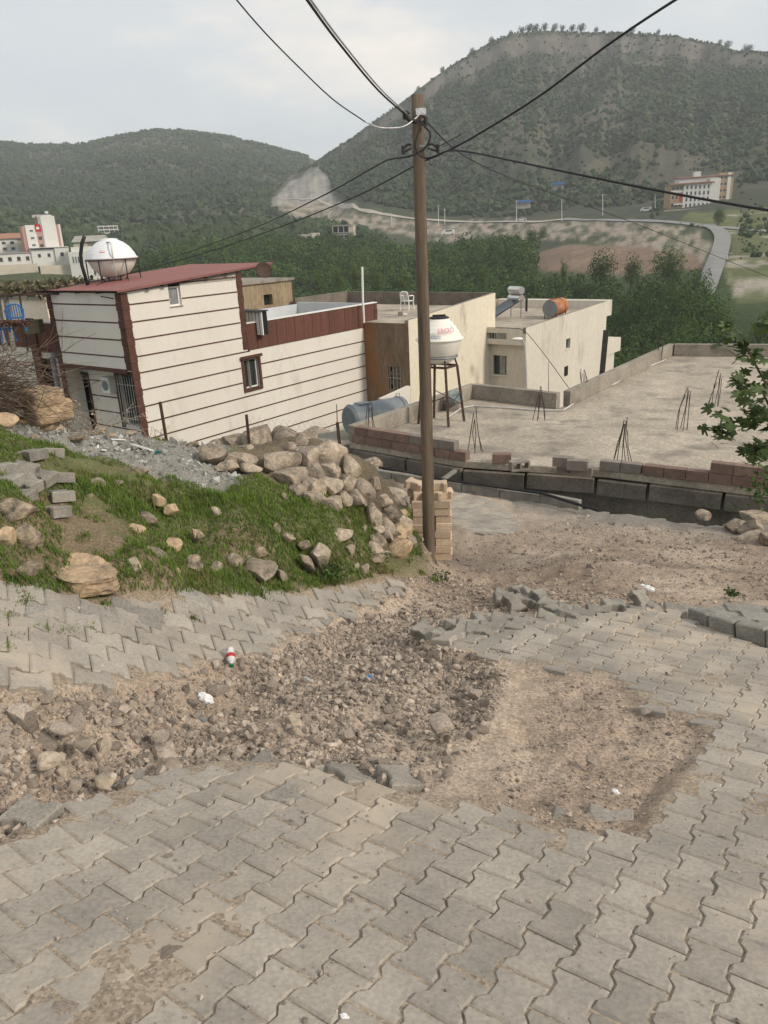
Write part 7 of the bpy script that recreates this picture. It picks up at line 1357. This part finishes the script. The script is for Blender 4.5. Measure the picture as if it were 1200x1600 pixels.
f.windows(1069, 1107, 290, 325, 6, 4, 0.42, 0.6); f.windows(1049, 1066, 302, 325, 3, 2, 0.5, 0.5, 0.5); f.windows(1049, 1066, 292, 298, 3, 1, 0.75, 0.7, 0.5); f.windows(1125, 1137, 277, 315, 2, 4, 0.6, 0.4, 6.0); f.box('porch', M['far_white'], 1053, 1066, 317, 319, -1.5, 2); f.box('flag', M['far_red'], 1061, 1065, 306, 314, -0.3, 0.1)
f = Far('terrace_wall', 'grey retaining wall before the white hillside building', 1080, 328, 362, 12, 'wall'); f.box('wall', M['far_grey'], 1040, 1118, 326, 330, 0, 1, 3)
# vehicles, tarps, poles far off
def vehicle(name, u, v, r, L, H, W, m, label, yaw, cat):
    d = ray(u, v); h = math.hypot(d[0], d[1]); p = d / h * r; c = tag(empty(name, tuple(p), -math.atan2(d[0], d[1]) + rad(yaw)), label, cat); mb = MB(); prof = [(-L / 2, .35), (-L / 2, H * .62), (-L * .40, H * .72), (-L * .32, H), (L * .46, H), (L / 2, H * .9), (L / 2, .35)] if H > 1.8 else [(-L / 2, .3), (-L / 2, .75), (-L * .25, .88), (-L * .1, H), (L * .25, H), (L * .42, .9), (L / 2, .85), (L / 2, .3)]
    n = len(prof); mb.v = [(x, -W / 2, z) for x, z in prof] + [(x, W / 2, z) for x, z in prof]; mb.f = [tuple(range(n)), tuple(range(2 * n - 1, n - 1, -1))] + [(i, n + i, n + (i + 1) % n, (i + 1) % n) for i in range(n)]; mb.build('body', m, c)
    for x in (-L * .32, L * .32):
        for y in (-W / 2 - .01, W / 2 - .19): o = MB().lathe([(0, 0), (.33, 0), (.33, .2), (0, .2)], 14).build('wheel', M['cable'], c); o.rotation_euler = (rad(-90), 0, 0); o.location = (x, y, .33)
    MB().box(-L * .2, L * .3, -W / 2 - .03, -W / 2 - .005, H * .62, H * .88).build('window', M['glass'], c)
vehicle('parked_lorry', 700, 367, 372, 6.0, 2.3, 2.2, M['far_white'], 'white lorry parked under the rocky bank', 4, 'lorry'); vehicle('parked_car', 1193, 462, 205, 4.4, 1.45, 1.75, M['far_white'], 'white car parked at the right edge beyond the wood', 10, 'car'); vehicle('parked_car', 1200, 470, 196, 4.4, 1.45, 1.75, M['cable'], 'dark car parked in front of the white one at the right edge', 12, 'car'); vehicle('parked_van', 1009, 331, 372, 4.6, 1.9, 1.8, M['far_white'], 'small white van below the hillside building', 0, 'van'); vehicle('parked_car', 815, 345, 360, 4.2, 1.45, 1.7, M['far_white'], 'white car on the track under the big hill', 0, 'car')
M['blue_tarp'] = mat('blue_tarp', (0.05, 0.16, 0.42), None, 1, 0.6, 0)
for u, v, w, h, r_, l in ((873, 291, 18, 6, 470, 'upper blue tarp shelter on the big hill'), (819, 319, 22, 6, 420, 'lower blue tarp shelter at the foot of the big hill')):
    f = Far('tarp_shelter', l, u, v, r_, 5, 'shelter', 'blue tarp shelters'); f.box('tarp', M['blue_tarp'], u - w / 2, u + w / 2, v - h, v - h * .35, 0, 3); f.box('back_wall', M['far_grey'], u - w / 2 + 1, u + w / 2 - 1, v - h * .35, v, 1, 2, 2)
PN = ('leftmost', 'second', 'third', 'fourth', 'fifth', 'sixth', 'seventh', 'eighth')
for i, (u, vt, vb, r_) in enumerate(((612, 333, 348, 385), (685, 320, 346, 375), (695, 326, 346, 380), (807, 313, 340, 370), (878, 311, 340, 370), (942, 303, 331, 375), (1024, 303, 330, 372), (1137, 393, 425, 215))):
    a = aty(u, vb + 2, r_); b = aty(u - 0.3, vt, r_); a = a * (r_ / math.hypot(a[0], a[1])); b = b * (r_ / math.hypot(b[0], b[1])); t = tag(empty('far_utility_pole', tuple(a)), '%s of the far pale utility poles across the valley' % PN[i], 'utility pole', 'far utility poles'); MB().tube([(0, 0, -1), tuple(b - a)], [0.16, 0.11], 6).build('shaft', M['far_white'], t); z = (b - a)[2]; MB().box(-0.8, 0.8, -.06, .06, z - .5, z - .35).build('crossarm', M['far_grey'], t)
a = aty(1176, 458, 190); b = aty(1177, 416, 190); t = tag(empty('far_street_lamp', tuple(a)), 'white lamp post at the right edge beyond the wood', 'street lamp'); MB().tube([(0, 0, -2), tuple(b - a)], [0.14, 0.1], 6).build('pole', M['far_white'], t); MB().box(-.3, .9, -.2, .2, (b - a)[2] - .1, (b - a)[2] + .25).build('lamp_head', M['far_white'], t)
# ------------------------------------------------------------------ the fig tree at the right edge
def fig_leaf(seed):
    r = random.Random(seed); tips = [(-75, .55), (-42, .42), (-30, .92), (-12, .55), (0, 1.08), (12, .55), (30, .92), (42, .42), (75, .55)]; pts = [(0.0, -0.02)]
    V = [(0, 0, 0)]; ring = [(-150, .30)]
    for (a, l) in [(-150, .28), (-105, .50), (-80, .62), (-62, .44), (-50, .50), (-38, .88), (-28, .80), (-17, .50), (-8, .86), (0, 1.05), (8, .86), (17, .50), (28, .80), (38, .88), (50, .50), (62, .44), (80, .62), (105, .50), (150, .28)]:
        l *= r.uniform(.9, 1.1); a_ = rad(a + r.gauss(0, 2)); x, y = math.sin(a_) * l, math.cos(a_) * l; V.append((x, y, -0.22 * (x * x + max(0, y) ** 2) + 0.10 * abs(x) + r.gauss(0, .015)))
    me = bpy.data.meshes.new('leaf'); me.from_pydata(V, [], [(0, i + 1, i) for i in range(1, len(V) - 1)]); me.materials.append(M['fig_leaf'])
    for p in me.polygons: p.use_smooth = True
    return me
M['fig_leaf'] = mat('fig_leaf', (0.075, 0.115, 0.03), (0.045, 0.078, 0.02), 6, 0.55, 0.2, 0.01, 30, isl=0.35, trans=0.22, spec=0.35)
LEAVES = [fig_leaf(i) for i in range(6)]
fb0 = ghit(1330, 900); fb0 = np.array([aty(1330, 860, 8.0)[0], 8.0, 0]); fb0[2] = float(zb(np.array([fb0[0]]), np.array([fb0[1]]))[0])
fig = tag(empty('fig_tree', tuple(fb0)), 'fig tree branch with big lobed leaves reaching in from the right edge', 'tree')
def fw(p): return Vector(np.array(p) - fb0)
trunk = [Vector((0, 0, -0.3)), Vector((-0.05, 0.05, 0.5)), Vector((-0.1, 0.1, 1.1))]
MB().tube(trunk, [0.11, 0.09, 0.07], 10).build('trunk', M['bark'], fig, True)
BR = [[(1330, 760), (1260, 660), (1205, 615), (1175, 560), (1160, 525), (1145, 512)], [(1330, 760), (1270, 690), (1205, 655), (1165, 655), (1135, 662), (1118, 668)], [(1330, 760), (1260, 720), (1205, 712), (1180, 705), (1170, 700)], [(1330, 760), (1290, 620), (1240, 540), (1210, 505), (1190, 500)], [(1330, 760), (1240, 650), (1205, 640), (1185, 600), (1160, 600), (1150, 590)]]
crownE = empty('crown'); crownE.parent = fig
tipsP = []
for bi, B in enumerate(BR):
    dst = [8.0, 8.15, 8.25, 8.3, 8.35, 8.4]; P = [trunk[2]] + [fw(aty(u, v, dst[i] + 0.05 * bi)) for i, (u, v) in enumerate(B)]
    MB().tube(P, [0.05, 0.035, 0.022, 0.015, 0.011, 0.008, 0.005][:len(P)], 7).build('branch', M['bark'], fig, True)
    for a, b in zip(P[2:-1], P[3:]):
        for t in (0.15, 0.4, 0.65, 0.9): tipsP.append(a.lerp(b, t))
    tipsP += [P[-1]] * 4
rf = random.Random(5); nl_ = 0
VIS = [(1133, 503, 1200, 560), (1150, 550, 1200, 625), (1112, 640, 1160, 690), (1160, 612, 1200, 695), (1172, 700, 1200, 722)]
spots = [(t, 0) for t in tipsP] + [(fw(aty(rf.uniform(a, c), rf.uniform(b, d), 8.3 + rf.gauss(0, .18))), 1) for (a, b, c, d) in VIS for _ in range(26)] + [(fw(aty(rf.uniform(1205, 1300), rf.uniform(490, 720), 8.2 + rf.gauss(0, .3))), 1) for _ in range(70)]
for p, kd in spots:
    o = link('leaf', LEAVES[rf.randrange(6)], crownE); s = rf.uniform(0.08, 0.13); o.location = p + Vector((rf.gauss(0, .04), rf.gauss(0, .05), rf.gauss(-.02, .03))); o.scale = (s, s, s); o.rotation_euler = (rf.gauss(0.25, .5), rf.gauss(-0.25, .5), rf.gauss(math.pi * 0.6, 1.2))
# small bush at the wall foot by the right edge
bz_ = aty(1200, 765, 11.6); r = np.random.RandomState(8); V_, F_ = leaf_quads(bz_ + r.normal(size=(160, 3)) * np.array([.16, .12, .2]), 0.05, r); tag(link('edge_bush', np_mesh('edge_bush', V_, F_, M['weed'], False, 4)), 'small leafy bush before the blocks at the right edge', 'bush')
V_, F_ = leaf_quads(np.array(atz(1172, 785, -4.9)) + r.normal(size=(90, 3)) * np.array([.14, .06, .13]) + np.array([0, .2, 0]), 0.03, r); tag(link('gap_weed', np_mesh('gap_weed', V_, F_, M['weed'], False, 4)), 'weed hanging in the dark gap near the right edge', 'weed')

# ------------------------------------------------------------------ haze over the valley
hz_ = MB().box(-2500, 2500, -500, 2500, -70, 215).build('haze', bpy.data.materials.new('valley_haze')); hm = hz_.data.materials[0]; hm.use_nodes = True; hn = hm.node_tree.nodes; hn.clear()
ho = hn.new('ShaderNodeOutputMaterial'); hv_ = hn.new('ShaderNodeVolumePrincipled'); hv_.inputs['Color'].default_value = (0.89, 0.95, 1.0, 1); hv_.inputs['Density'].default_value = 0.00029; hv_.inputs['Anisotropy'].default_value = 0.2; hm.node_tree.links.new(hv_.outputs[0], ho.inputs['Volume'])
tag(hz_, 'thin grey haze lying over the valley and hills', 'haze', kind='stuff')
